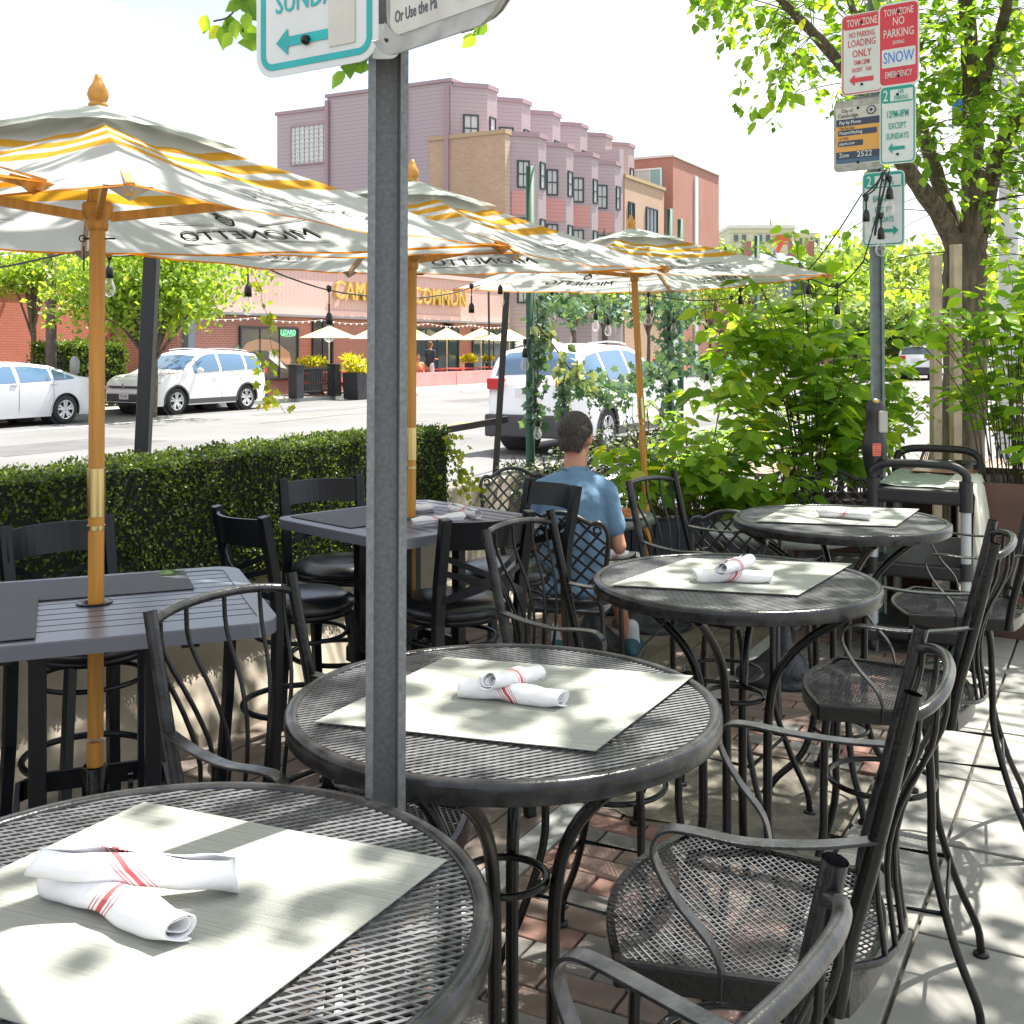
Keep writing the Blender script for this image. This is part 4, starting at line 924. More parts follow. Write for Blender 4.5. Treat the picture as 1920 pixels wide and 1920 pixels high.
# ================================================================ UMBRELLAS
CAN = bpy.data.materials.new('canopy_canvas'); CAN.use_nodes = True
def canmat(m, stripe=(.74, .37, .03), hem=(.75, .24, .01), base=(.68, .69, .66)):
    nt = m.node_tree; N = nt.nodes; L = nt.links; b = N['Principled BSDF']; b.inputs['Roughness'].default_value = .85; b.inputs['Specular IOR Level'].default_value = .15
    tc = N.new('ShaderNodeTexCoord'); uv = N.new('ShaderNodeSeparateXYZ'); L.new(tc.outputs['UV'], uv.inputs[0])
    rp = N.new('ShaderNodeValToRGB'); r = rp.color_ramp; r.interpolation = 'CONSTANT'; Wc = (*base, 1); O = (*stripe, 1); H = (*hem, 1)
    r.elements[0].position = 0; r.elements[0].color = Wc; r.elements[1].position = .285; r.elements[1].color = O
    for p, c in ((.335, Wc), (.375, O), (.43, Wc), (.48, O), (.55, Wc), (.978, H)): e = r.elements.new(p); e.color = c
    L.new(uv.outputs[1], rp.inputs[0]); no = N.new('ShaderNodeTexNoise'); no.inputs['Scale'].default_value = 5; L.new(tc.outputs['Object'], no.inputs[0])
    mx = N.new('ShaderNodeMixRGB'); mx.blend_type = 'MULTIPLY'; mx.inputs[0].default_value = .25; L.new(rp.outputs[0], mx.inputs[1]); L.new(no.outputs[0], mx.inputs[2]); L.new(mx.outputs[0], b.inputs['Base Color'])
    tr = N.new('ShaderNodeBsdfTranslucent'); ms = N.new('ShaderNodeMixShader'); ms.inputs[0].default_value = .42; L.new(mx.outputs[0], tr.inputs[0])
    L.new(b.outputs[0], ms.inputs[1]); L.new(tr.outputs[0], ms.inputs[2]); L.new(ms.outputs[0], N['Material Output'].inputs[0])
canmat(CAN)
VENTM = mat('vent_canvas', (.55, .58, .53), .85, var=.1, vs_=6, trans=.35); PRINT = mat('black_print', (.045, .045, .045), .8)
POCK = mat('corner_pocket', (.4, .38, .34), .8)
def umbrella(label, foot, top, Rr, th, zr, hz=2.27, pole_top=None, base=None, text_on=True, seed=1):
    """foot (x,y,z) of the pole, top (x,y,z) where the fabric peaks; zr rim heights of corners right, far, left, near"""
    t = thing('patio_umbrella', label, 'umbrella', foot, 0, 'white and orange striped market umbrellas'); O = Vector(foot); T = Vector(top)-O
    ax = T.normalized(); rd = random.Random(seed)
    b = B(); P0 = Vector((0, 0, 0)); b.tube([P0, T*.28], .021, 18); b.tube([T*.285, T*.995], .0195, 18); b.build('pole', WOODP, t)
    f = lambda k: T*k
    zb = (1.28-O.z)/T.z; 
    b = B(); b.tube([f(zb-.02), f(zb+.035)], .0222, 20); b.tube([f(zb-.035), f(zb-.03)], .0218, 20); b.build('brass_sleeve', BRASS, t)
    # finial
    Mf = ax.to_track_quat('Z', 'Y').to_matrix()
    b = B(); b.lathe([(.0, .075), (.008, .073), (.010, .062), (.014, .052), (.024, .035), (.027, .022), (.022, .008), (.018, .004), (.024, 0), (.024, -.008), (.0, -.01)][::-1], T+ax*.012, 18, M=Mf); b.build('finial', WOODP, t)
    # hub
    hk = (1.985-O.z)/T.z if hz < 2.3 else (T.z-.27)/T.z
    b = B(); b.lathe([(.0, -.035), (.024, -.035), (.027, -.02), (.024, -.012), (.036, .002), (.038, .028), (.034, .034), (.022, .036), (0, .036)], f(hk), 20, M=Mf); hub = b.build('hub', WOODP, t)
    b = B(); b.lathe([(.0, -.03), (.03, -.03), (.03, .0), (.0, .0)], T-ax*.03, 16, M=Mf); b.build('top_hub', WOODP, t)
    pin = f(hk)-ax*.055; b = B(); b.tube([pin-Vector((.035, 0, 0)), pin+Vector((.045, .0, 0))], .0025, 6); b.tube([pin+Vector((-.03, -.01, -.02-.012*i)) for i in range(6)], .002, 5)
    b.tube([pin+Vector((-.036+.008*math.cos(a), -.005, .008*math.sin(a))) for a in np.linspace(0, 2*PI, 10)[:-1]], .0018, 5, closed=True); b.build('lock_pin', BLACK, t)
    cor = []
    for i in range(4):
        a = th+i*PI/2; cor.append(Vector((T.x+Rr*math.cos(a), T.y+Rr*math.sin(a), zr[i]-O.z)))
    peak = T.copy()
    can = B(); uvs = []
    for i in range(4):
        A_, B_ = cor[i], cor[(i+1) % 4]; rows = []
        for j in range(15):
            tt_ = .06+.94*j/14; row = []
            for k in range(17):
                s = k/16; p = peak.lerp(A_.lerp(B_, s), tt_); cen = 4*s*(1-s)
                p = p-Vector((0, 0, .030*math.sin(PI*tt_)*cen))+Vector((0, 0, .014*cen*tt_**3*(-1)))+Vector((0, 0, .004*cen*math.sin(s*17+i*3+tt_*5+seed)))
                q = (p-peak); hor = Vector((q.x, q.y, 0)); p = peak+q-hor*(.035*cen*tt_**2)
                row.append(p); uvs.append((s, tt_))
            rows.append(row)
        can.grid(rows)
    me = can.mesh('canopy'); ul = me.uv_layers.new(name='UVMap')
    for lp in me.loops: ul.data[lp.index].uv = uvs[lp.vertex_index]
    me.materials.append(CAN); cano = one('canopy', me, None, t)
    b = B(); vp = peak+Vector((0, 0, .012))
    for i in range(4):
        A_, B_ = cor[i], cor[(i+1) % 4]; rows = []
        for j in range(7):
            tt_ = .31*j/6; row = []
            for k in range(9):
                s = k/8; p = vp.lerp(A_.lerp(B_, s)+Vector((0, 0, .02)), tt_); cen = 4*s*(1-s)
                p = p+Vector((0, 0, .012*cen*(tt_/.31)**2*(1 if k % 2 else .6)+.01*tt_)); row.append(p)
            rows.append(row)
        b.grid(rows)
    v = b.build('vent', VENTM, cano)
    for i in range(4):
        b = B(); a = T-ax*.045; c = cor[i]+Vector((0, 0, -.008)); b.bar(a, c.lerp(a, .01), .014, .022); b.build('rib', WOODP, t)
        b = B(); q = a.lerp(c, .50)-Vector((0, 0, .012)); hb = f(hk)+Vector((math.cos(th+i*PI/2), math.sin(th+i*PI/2), 0))*.03; b.bar(hb, q, .013, .024); b.build('strut', WOODP, t)
        dr = Vector((math.cos(th+i*PI/2), math.sin(th+i*PI/2), 0)); sd_ = Vector((-dr.y, dr.x, 0)); cc = cor[i]
        b = B(); p1 = cc-dr*.065+sd_*.042+Vector((0, 0, .008)); p2 = cc-dr*.065-sd_*.042+Vector((0, 0, .008)); p3 = cc+dr*.004+Vector((0, 0, -.002)); p4 = cc-dr*.03-Vector((0, 0, .022))
        b.add([p1, p2, p3, p4], [(0, 3, 2), (1, 2, 3), (0, 1, 3)]); b.build('corner_pocket', POCK if i % 2 else WOODP, t)
    if text_on:
        for i in range(4):
            A_, B_ = cor[i], cor[(i+1) % 4]
            def surf(s, tt_, lift):
                p = peak.lerp(A_.lerp(B_, s), tt_); cen = 4*s*(1-s); p = p-Vector((0, 0, .030*math.sin(PI*tt_)*cen))+Vector((0, 0, -.014*cen*tt_**3+.004*cen*math.sin(s*17+i*3+tt_*5+seed)))
                q = (p-peak); hor = Vector((q.x, q.y, 0)); return peak+q-hor*(.035*cen*tt_**2)+Vector((0, 0, lift))
            wdt = (B_-A_).length; slant = ((A_+B_)/2-peak).length
            for lift, nm in ((.0045, 'printed_lettering'), (-.0045, 'printed_lettering')):
                tb_ = B(); text(tb_, 'MIONETTO', .085, Matrix.Identity(4), 0, 0, sx=1.15)
                # swashes and a small crest above the word
                for (xa, ya, xb, yb) in ((-.30, .075, -.10, .062), (.08, .062, .30, .085), (-.24, -.055, -.02, -.05), (.0, -.05, .26, -.062)):
                    tb_.add([(xa, ya, 0), (xb, yb, 0), (xb, yb+.006, 0), (xa, ya+.003, 0)], [(0, 1, 2, 3)])
                cr = [(.036*math.cos(a)*(1 if math.sin(a) > 0 else .8), .100+.034*math.sin(a), 0) for a in np.linspace(0, 2*PI, 15)[:-1]]
                ri = [(.026*math.cos(a)*(1 if math.sin(a) > 0 else .8), .100+.024*math.sin(a), 0) for a in np.linspace(0, 2*PI, 15)[:-1]]
                tb_.add(cr+ri, [(j, (j+1) % 14, 14+(j+1) % 14, 14+j) for j in range(14)])
                for yy in (.09, .1, .11): tb_.add([(-.022, yy, 0), (.022, yy, 0), (.022, yy+.004, 0), (-.022, yy+.004, 0)], [(0, 1, 2, 3)])
                tb_.add([(-.01, .136, 0), (.0, .150, 0), (.012, .146, 0), (.03, .158, 0), (.02, .14, 0), (.005, .134, 0)], [(0, 1, 2, 3, 4, 5)])
                # seen from outside: x runs along A->B reversed so that it reads left to right
                tb_.v = [tuple(surf(.5+(x/wdt)/max(.3, .80), .80-y/slant*1.15, lift)) for x, y, z in tb_.v]
                tb_.build(nm, PRINT, cano)
    return t
R(0)
umbrella('striped umbrella with its pole through the left slat table', (-1.044, 2.80, .36-.3), (-1.035, 2.80, 2.255), 1.12, R(22.8), (1.95, 1.975, 1.945, 1.915), seed=1)
umbrella('striped umbrella with its pole through the middle slat table', (-.384, 4.20, .06), (-.375, 4.20, 2.275), 1.10, R(21), (1.98, 2.0, 1.985, 1.925), seed=2)
umbrella('striped umbrella farthest back, its leaning pole beyond the seated man', (.83, 6.65, .10), (.705, 6.6, 2.35), 1.15, R(-20), (2.055, 2.035, 2.015, 2.04), hz=2.35, seed=3)
umbrella('striped umbrella cropped by the left edge, only one corner tip in view', (-1.83, 1.45, 0), (-1.82, 1.46, 2.25), 1.13, R(22), (1.935, 1.95, 1.94, 1.92), seed=4)
# ornate cast bases
IRONC = mat('cast_iron', (.022, .026, .032), .45, bump=.6, bs=45)
def cast_base(label, loc, table=None):
    t = thing('umbrella_base' if not table else 'cafe_table', label, 'umbrella base' if not table else 'table', loc)
    b = B(); b.lathe([(.23, 0), (.235, .02), (.225, .035), (.19, .045), (.15, .055), (.145, .075), (.12, .085), (.115, .10), (.07, .14), (.045, .20), (.036, .26), (.036, .34), (.028, .35)], (0, 0, 0), 32)
    b.build('base', IRONC, t)
    for k in range(16):
        a = 2*PI*k/16; b = B(); b.tube([((.15+.02*i)*math.cos(a+.05*i), (.15+.02*i)*math.sin(a+.05*i), .052-.004*i) for i in range(4)], [.006, .008, .007, .004], 6); b.build('scroll', IRONC, t)
    if table:
        b = B(); b.lathe([(.022, .3), (.022, .70)], (0, 0, 0), 12); b.build('column', IRONC, t)
        b = B(); r = table; b.lathe([(0, .705), (r-.01, .705), (r, .712), (r, .735), (r-.01, .742), (0, .742)], (0, 0, 0), 40); b.build('tabletop', mat('dark_stone_top', (.10, .11, .105), .35, var=.15, vs_=20), t)
    return t
cast_base('ornate cast iron umbrella base on the deck behind the third round table', (.83, 6.65, 0))
cast_base('low dark round cafe table the man is eating at', (.44, 6.12, 0), .35)
cast_base('low round cafe table with ornate base seen under the farthest bar table', (1.36, 5.62, 0), .38)

# ================================================================ LATTICE-BACK CAST CHAIRS
CAST = mat('cast_aluminium_black', (.02, .021, .023), .38, spec=.6); proto_l = None
def lattice_chair(label, loc, f):
    global proto_l
    rz = math.atan2(f[1], f[0])-PI/2; G = 'black cast lattice-back chairs'
    if proto_l: return dup(proto_l, (*loc, 0), rz, label, G)
    t = thing('lattice_chair', label, 'chair', (*loc, 0), rz, G); proto_l = t
    def yb(z): return -.215-.10*((z-.44)/.46)
    ol = [(-.155, .50), (-.185, .60), (-.205, .72), (-.212, .80), (-.20, .85), (-.17, .872), (-.14, .866), (-.11, .88), (-.06, .905), (0, .915)]; ol = ol+[(-x, z) for x, z in ol[::-1][1:]]
    def P3(x, z): return Vector((x, yb(z)-.03*math.cos(x/.22*PI/2), z))
    b = B(); b.tube(bez([P3(x, z) for x, z in ol], 60), .0115, 8); b.build('back_frame', CAST, t)
    b = B(); b.tube(bez([P3(x, .50+.0*x) for x in np.linspace(-.155, .155, 9)], 16), .009, 6); b.build('lower_rail', CAST, t)
    def inside(x, z): 
        if z < .505 or z > .90: return False
        w_ = np.interp(z, [.50, .60, .72, .80, .85, .88, .91], [.155, .185, .205, .212, .195, .11, .02]); return abs(x) < w_-.002
    for fam in (1, -1):
        for i in range(-6, 7):
            pts = []
            for s in np.linspace(-.35, .35, 60):
                x = s+i*.072*1.0; z = .70+fam*s*1.0+.03*math.sin(s*6)
                if inside(x, z): pts.append(P3(x, z))
            if len(pts) > 5: b = B(); b.strap(pts[::3]+[pts[-1]], (0, 1, 0), .007, .011); b.build('lattice_bar', CAST, t)
    for s in (-1, 1):
        b = B(); b.tube([P3(s*(.165+.016*math.cos(a)), .838+.016*math.sin(a)) for a in np.linspace(0, 5.2, 10)], .006, 6); b.build('scroll', CAST, t)
        b = B(); b.tube(bez([(s*.155, -.228, .50), (s*.17, -.21, .44), (s*.18, -.23, .22), (s*.20, -.27, 0)], 12), .012, 8); b.build('leg', CAST, t)
        b = B(); b.tube(bez([(s*.19, .20, .43), (s*.195, .20, .25), (s*.205, .225, 0)], 10), .012, 8); b.build('leg', CAST, t)
        b = B(); b.strap(bez([P3(s*.205, .70), (s*.25, -.12, .68), (s*.262, .05, .665), (s*.255, .16, .66), (s*.25, .195, .63), (s*.225, .19, .53), (s*.20, .19, .44)], 24), (1, 0, 0), .03, .009); b.build('arm', CAST, t, bevel=.002)
    rows = []
    b = B(); b.prism([(-.20, .20), (-.17, .22), (.17, .22), (.20, .20), (.18, -.20), (-.18, -.20)][::-1], .425, .445); b.build('seat', CAST, t, bevel=.004)
    return t
lattice_chair('lattice-back chair the seated man sits on', (.30, 5.36), (.25, .97))
lattice_chair('empty lattice-back chair by the hedge end left of the man', (.10, 6.55), (.30, -.95))
lattice_chair('lattice-back chair facing the camera behind the farthest bar table', (1.83, 6.42), (-.30, -.95))
lattice_chair('lattice-back chair turned sideways left of the farthest bar table', (1.17, 5.36), (.52, .85))
# ================================================================ SIGNPOSTS
SWHITE = mat('sign_white', (.62, .65, .64), .4, var=.06, vs_=9); SRED = mat('sign_red', (.60, .035, .06), .4, var=.08, vs_=9); SGREEN = mat('sign_green', (.0, .29, .22), .4); SBLUE = mat('sign_blue', (.02, .15, .65), .4)
STEAL = mat('sign_teal', (.0, .36, .36), .4, var=.15, vs_=12); SGOLD = mat('sign_gold', (.66, .33, .06), .4); SNAVY = mat('sign_navy', (.03, .04, .08), .4); SMID = mat('sign_blueband', (.05, .11, .2), .4); SPAP = mat('sign_paper', (.55, .54, .48), .6, var=.12, vs_=14)
STXT = mat('sign_dark_text', (.08, .08, .1), .5)
def rrect(w_, h, r, n=6):
    o = []
    for cx, cy, a0 in ((w_/2-r, h/2-r, 0), (-w_/2+r, h/2-r, 90), (-w_/2+r, -h/2+r, 180), (w_/2-r, -h/2+r, 270)):
        for k in range(n+1): a = R(a0+90*k/n); o.append((cx+r*math.cos(a), cy+r*math.sin(a)))
    return o
def sign(parent, c, X, w_, h, items, base=SWHITE, r=.035, bolts=((0, .38), (0, -.38)), label=None, edge=None):
    """c centre (local), X right direction seen from the front; items: list of (kind,...)"""
    X = Vector(X).normalized(); Z = Vector((0, 0, 1)); Nn = X.cross(Z); M = Matrix.Translation(Vector(c)) @ Matrix((X, Z, Nn)).transposed().to_4x4()
    b = B(); b.prism(rrect(w_, h, r), -.002, 0, M=M); o = b.build('sign_panel', base, parent, label=label)
    pr = B(); ms = []; lay = [0]
    def mi(m):
        if m not in ms: ms.append(m)
        return ms.index(m)
    for it in items:
        k = it[0]; lay[0] += 1; zl = .0006+.00035*lay[0]
        if k == 'rect':
            _, x0, y0, x1, y1, m, rr_ = it; q = rrect(abs(x1-x0)*w_, abs(y1-y0)*h, rr_ if rr_ else .0015, 4); cx, cy = (x0+x1)/2*w_, (y0+y1)/2*h
            pr.prism([(a+cx, d+cy) for a, d in q], 0, zl, M=M, mi=mi(m))
        elif k == 'ring':
            _, inset, th, m = it; O = rrect(w_-2*inset, h-2*inset, max(r-inset, .004)); I = rrect(w_-2*inset-2*th, h-2*inset-2*th, max(r-inset-th, .002)); n = len(O)
            pr.add([M @ Vector((x, y, zl)) for x, y in O+I], [(i, (i+1) % n, n+(i+1) % n, n+i) for i in range(n)], mi(m))
        elif k == 'text':
            _, s, x, y, size, m, sx, al = it; text(pr, s, size*h, M @ Matrix.Translation((x*w_, y*h, zl)), mi(m), .0002, al, sx*.86, .0003)
        elif k == 'poly':
            _, pts, m = it; pr.add([M @ Vector((x*w_, y*h, zl)) for x, y in pts], [tuple(range(len(pts)))], mi(m))
    if pr.v: pr.build('sign_print', ms, o)
    for bx, by in bolts:
        b = B(); b.lathe([(0, .006), (.006, .005), (.008, .0), (.008, -.001)][::-1], M @ Vector((bx*w_, by*h, .004)), 8, M=Matrix((X, Z, Nn)).transposed()); b.build('bolt', BLACK, o)
    return o, M
def arrow(x0, x1, y, th, hd, m, left=True):
    if left: return ('poly', [(x0, y), (x0+hd, y+hd*.55), (x0+hd, y+th), (x1, y+th), (x1, y-th), (x0+hd, y-th), (x0+hd, y-hd*.55)][::-1], m)
    return ('poly', [(x1, y), (x1-hd, y+hd*.55), (x1-hd, y+th), (x0, y+th), (x0, y-th), (x1-hd, y-th), (x1-hd, y-hd*.55)], m)
def channel(parent, w_, z0, z1, lean=(0, 0), ang=0., m=GALV, name='post'):
    """u-channel with flanges; open side away from the street"""
    h = w_/2; t = .004; pr = [(-h, 0), (-h*.62, 0), (-h*.55, .034), (h*.55, .034), (h*.62, 0), (h, 0), (h, t), (h*.68, t), (h*.62, .034+t), (-h*.62, .034+t), (-h*.68, t), (-h, t)]
    ca, sa = math.cos(ang), math.sin(ang); vs = []
    for z in (z0, z1):
        k = (z-z0)/(z1-z0)
        for x, y in pr: vs.append((x*ca-y*sa+lean[0]*k, x*sa+y*ca+lean[1]*k, z))
    n = len(pr); b = B(); b.add(vs, [tuple(range(n))[::-1], tuple(range(n, 2*n))]+[(i, (i+1) % n, n+(i+1) % n, n+i) for i in range(n)]); return b.build(name, m, parent)
# near post
t = thing('signpost', 'galvanised u-channel signpost in the foreground carrying two cropped signs', 'signpost', (-.187, 1.618, 0))
channel(t, .058, -.02, 2.9, (.012, 0), R(10))
# bolt holes: dark discs along the web
b = B()
bkt = B(); bkt.prism(rrect(.05, .05, .015), -.003, 0, M=Matrix.Translation((.0, -.004, 2.10)) @ Matrix.Rotation(R(90), 4, 'X')); br_ = bkt.build('bracket', SWHITE, t)
X1 = Vector((.2, -.13, 0)).normalized()
sgn, M = sign(t, Vector((-.003, -.034, 0))-X1*.120+Vector((0, 0, 2.068+.182)), X1, .24, .365,
    [('ring', .010, .010, STEAL), ('text', 'SUNDAYS', 0, -.205, .12, STEAL, .95, 'CENTER'), ('text', 'EXCEPT', 0, -.02, .12, STEAL, .95, 'CENTER'), arrow(-.32, .14, -.365, .02, .10, STEAL), ('rect', .12, -.42, .33, -.20, SPAP, 0)], bolts=((-.06, -.375),), label='white parking sign with teal border and left arrow')
X2 = Vector((.185, -.21, 0)).normalized()
c2 = Vector((.006, -.036, 0))+X2*.146+Vector((0, 0, 2.07+.192))
sgn2, M = sign(t, c2, X2, .28, .385, [('rect', -.46, -.44, .46, .44, SPAP, .02), ('rect', -.46, -.30, .46, .3, SNAVY, 0), ('text', 'Or Use the Pa', -.42, -.375, .062, STXT, .8, 'LEFT')], base=mat('worn_sign_edge', (.35, .34, .31), .6, var=.3, vs_=20), r=.06, bolts=((.12, -.37), (-.47, -.46)), label='weathered pay-by-phone sign with bent bottom lip')
# bent bottom lip
b = B(); rows = []
Z = Vector((0, 0, 1)); Nn = X2.cross(Z)
for k in range(6):
    a = k/5; rows.append([c2+X2*x+Z*(-.175-.03*math.sin(a*PI/2)+.03*max(0, (abs(x)-.09)/.05)**2)+Nn*(.003+.022*(1-math.cos(a*PI/2))) for x in np.linspace(-.14, .14, 14)])
b.grid(rows); b.build('bent_lip', MATS['worn_sign_edge'], t)
# far post with five signs and a parking meter
t2 = thing('signpost', 'galvanised signpost with five parking signs beside the street tree', 'signpost', (2.07, 6.30, 0))
channel(t2, .078, -.02, 3.66, (-.03, 0), R(-10), mat('green_grey_post', (.17, .205, .20), .5, .3, var=.2, vs_=20))
Xs = Vector((.80, -.60, 0)).normalized()
def P2(px, py, dd=6.2): return at(px, py, dd)-t2.location
h_ = .0 
S = [
 ((1616, 100), .235, .455, [('ring', .006, .006, SRED), ('rect', -.455, .31, .455, .47, SRED, .02), ('text', 'TOW ZONE', 0, .385, .13, SWHITE, .62, 'CENTER'), ('text', 'NO PARKING', 0, .235, .10, SRED, .62, 'CENTER'), ('text', 'LOADING', 0, .13, .125, SRED, .72, 'CENTER'), ('text', 'ONLY', 0, .0, .13, SRED, .8, 'CENTER'), ('text', '7AM-12PM', 0, -.11, .085, SRED, .6, 'CENTER'), ('text', 'EXCEPT    SUN', 0, -.20, .07, SRED, .62, 'CENTER'), arrow(-.30, .28, -.32, .028, .13, SRED)], SWHITE, 'white and red tow zone loading sign with left arrow'),
 ((1685, 82), .222, .46, [('rect', -.46, -.475, .46, .475, SRED, .025), ('text', 'TOW ZONE', 0, .38, .12, SWHITE, .62, 'CENTER'), ('text', 'NO', 0, .27, .14, SWHITE, .75, 'CENTER'), ('text', 'PARKING', 0, .13, .14, SWHITE, .72, 'CENTER'), ('text', 'DURING', 0, .02, .06, SWHITE, .7, 'CENTER'), ('rect', -.41, -.27, .41, -.05, SWHITE, .008), ('text', 'SNOW', 0, -.16, .19, SBLUE, .72, 'CENTER'), ('text', 'EMERGENCY', 0, -.36, .105, SWHITE, .62, 'CENTER')], SWHITE, 'red tow zone sign for snow emergencies'),
 ((1609, 253), .28, .40, [('rect', -.455, -.40, .44, .40, SPAP, 0), ('rect', -.45, .14, .44, .24, SNAVY, 0), ('rect', -.45, -.22, .44, .14, SGOLD, 0), ('rect', -.45, -.325, .44, -.22, SNAVY, 0), ('rect', -.45, -.385, .44, -.325, SMID, 0), ('rect', -.41, .005, .38, .085, SNAVY, .006), ('rect', -.41, -.145, .1, -.065, SNAVY, .006),
   ('text', 'City of', -.34, .355, .075, STXT, .9, 'LEFT'), ('text', 'Cambridge', -.41, .285, .08, STXT, .95, 'LEFT'), ('text', 'Pay by Phone', -.38, .19, .07, SWHITE, .95, 'LEFT'), ('text', 'Get the App', -.38, .112, .055, STXT, .9, 'LEFT'), ('text', 'PassportParking', -.38, .045, .062, SWHITE, .95, 'LEFT'), ('text', 'or Visit', -.38, -.032, .055, STXT, .9, 'LEFT'), ('text', 'ppprk.com', -.38, -.105, .062, SWHITE, .95, 'LEFT'), ('text', 'Zone', -.38, -.272, .085, SWHITE, .9, 'LEFT'), ('text', '2522', -.02, -.272, .115, SWHITE, 1.1, 'LEFT'),
   ('poly', [(.27+.095*math.cos(a), .33+.062*math.sin(a)) for a in np.linspace(0, 2*PI, 17)[:-1]], SNAVY), ('poly', [(.27+.07*math.cos(a), .33+.045*math.sin(a)) for a in np.linspace(0, 2*PI, 13)[:-1]], SPAP), ('poly', [(.27+.04*math.cos(a), .33+.028*math.sin(a)) for a in np.linspace(0, 2*PI, 7)[:-1]], SNAVY)], MATS['worn_sign_edge'], 'weathered pay by phone sign with gold and navy bands and zone number'),
 ((1683, 233), .197, .43, [('ring', .006, .007, SGREEN), ('rect', -.455, .28, .455, .47, SGREEN, .02), ('rect', -.2, .30, .42, .445, SWHITE, 0), ('text', '2', -.33, .37, .20, SWHITE, .8, 'CENTER'), ('text', 'HR', .10, .41, .085, SGREEN, .8, 'CENTER'), ('text', 'PARKING', .10, .335, .08, SGREEN, .62, 'CENTER'), ('text', '12PM-8PM', 0, .13, .13, SGREEN, .58, 'CENTER'), ('text', 'EXCEPT', 0, -.02, .11, SGREEN, .68, 'CENTER'), ('text', 'SUNDAYS', 0, -.15, .11, SGREEN, .68, 'CENTER'), arrow(-.26, .2, -.30, .022, .12, SGREEN)], SWHITE, 'green and white two hour parking sign with left arrow'),
 ((1656, 391), .235, .41, [('ring', .006, .007, SGREEN), ('rect', -.455, .28, .455, .47, SGREEN, .02), ('rect', -.2, .30, .42, .445, SWHITE, 0), ('text', '2', -.33, .37, .20, SWHITE, .8, 'CENTER'), ('text', 'HR', .10, .41, .085, SGREEN, .8, 'CENTER'), ('text', 'PARKING', .10, .335, .08, SGREEN, .62, 'CENTER'), ('text', '8AM-8PM', 0, .13, .13, SGREEN, .62, 'CENTER'), ('text', 'EXCEPT', 0, -.02, .11, SGREEN, .68, 'CENTER'), ('text', 'SUNDAYS', 0, -.15, .11, SGREEN, .68, 'CENTER'), arrow(-.1, .36, -.30, .022, .12, SGREEN, False)], SWHITE, 'green and white two hour parking sign below the others with right arrow')]
for (p, w_, h, it, bs_, lb) in S:
    dd = 6.19-(p[0]-1650)*.0022
    sign(t2, P2(*p, dd), Xs, w_, h, it, bs_, .03, label=lb)
for zy in (30, 175): b = B(); b.bar(Vector((-.13, .06, P2(1650, zy).z)), Vector((.13, -.08, P2(1650, zy).z)), .02, .03); b.build('cross_bracket', GALV, t2)
# parking meter clamped to the post
t = thing('parking_meter', 'black parking meter with orange sticker strapped to the far signpost', 'parking meter', at(1640, 905, 6.12))
b = B(); prf = [(.0, .0), (.025, .0), (.045, .05), (.062, .12), (.068, .18), (.064, .24), (.05, .29), (.048, .36), (.052, .40), (.045, .435), (.028, .455), (.0, .462)]
b.lathe(prf, (0, 0, 0), 24, M=Matrix.Diagonal((1, .75, 1))); b.build('housing', mat('meter_black', (.012, .012, .014), .3), t)
b = B(); b.box((.03, -.035, .335), (.05, .04, .12)); b.build('face', mat('meter_face', (.35, .35, .32), .3, .5), t, bevel=.008)
b = B(); b.prism(rrect(.045, .068, .005), 0, .003, M=Matrix.Translation((-.006, -.052, .185)) @ Matrix.Rotation(R(90), 4, 'X')); st = b.build('sticker', mat('orange_sticker', (.75, .15, .08), .5), t)
b = B()
for i, s in enumerate(('METERS', 'IN', 'EFFECT', '8AM-8PM', 'MON-SAT')): text(b, s, .0105, Matrix.Translation((-.006, -.0557, .211-.0128*i)) @ Matrix.Rotation(R(90), 4, 'X'), 0, .0001)
b.build('sticker_print', STXT, st)
b = B(); b.lathe([(.012, .42), (.022, .44), (.020, .452)], (.0, -.012, 0), 12); b.build('yellow_cap', YEL, t)
b = B(); b.lathe([(.022, -1.25), (.022, .02)], (0, 0, .0), 12)
for i, v in enumerate(b.v): b.v[i] = (v[0], v[1], max(v[2], -t.location.z))
b.build('meter_pipe', GALV, t)

# ================================================================ POLES, STRING LIGHTS
def pole(label, p0, p1, w_, m, cat='pole', name='lighting_pole', group=None, extra=None):
    t = thing(name, label, cat, p0, 0, group); b = B(); b.bar((0, 0, 0), Vector(p1)-Vector(p0), w_, w_, (0, 1, 0)); b.build('shaft', m, t, bevel=.004)
    if extra: extra(t)
    return t
GP = 'green painted string-light poles'
for (u, z, lb) in ((6.94, 2.92, 'dark green painted pole wrapped in ivy beside the passing suv'), (9.7, 2.92, 'dark green painted pole, left one of the close pair behind the third umbrella'), (12.5, 2.92, 'dark green painted pole farthest back, above the leafy shrubs')):
    p = W(u, -3.62); t = thing('lighting_pole', lb, 'pole', (p.x, p.y, -.1), 0, GP); b = B(); b.lathe([(.031, 0), (.031, z+.1), (0, z+.1)], (0, 0, 0), 12); b.build('shaft', GREENP, t)
    b = B(); b.lathe([(.09, 0), (.09, .02), (.034, .03)], (0, 0, 0), 12); b.build('base_plate', GREENP, t)
p = at(1276, 650, 10.9); t = thing('lighting_pole', 'dark green painted pole, right one of the close pair behind the third umbrella', 'pole', (p.x, p.y, -.1), 0, GP); b = B(); b.lathe([(.031, 0), (.031, 3.0), (0, 3.0)], (0, 0, 0), 12); b.build('shaft', GREENP, t)
DPOST = mat('dark_brown_post', (.035, .03, .028), .55)
pole('square black post standing behind the hedge near the parked white suv', at(266, 880, 5.15), at(290, 380, 5.15), .062, mat('black_post', (.012, .013, .016), .45))
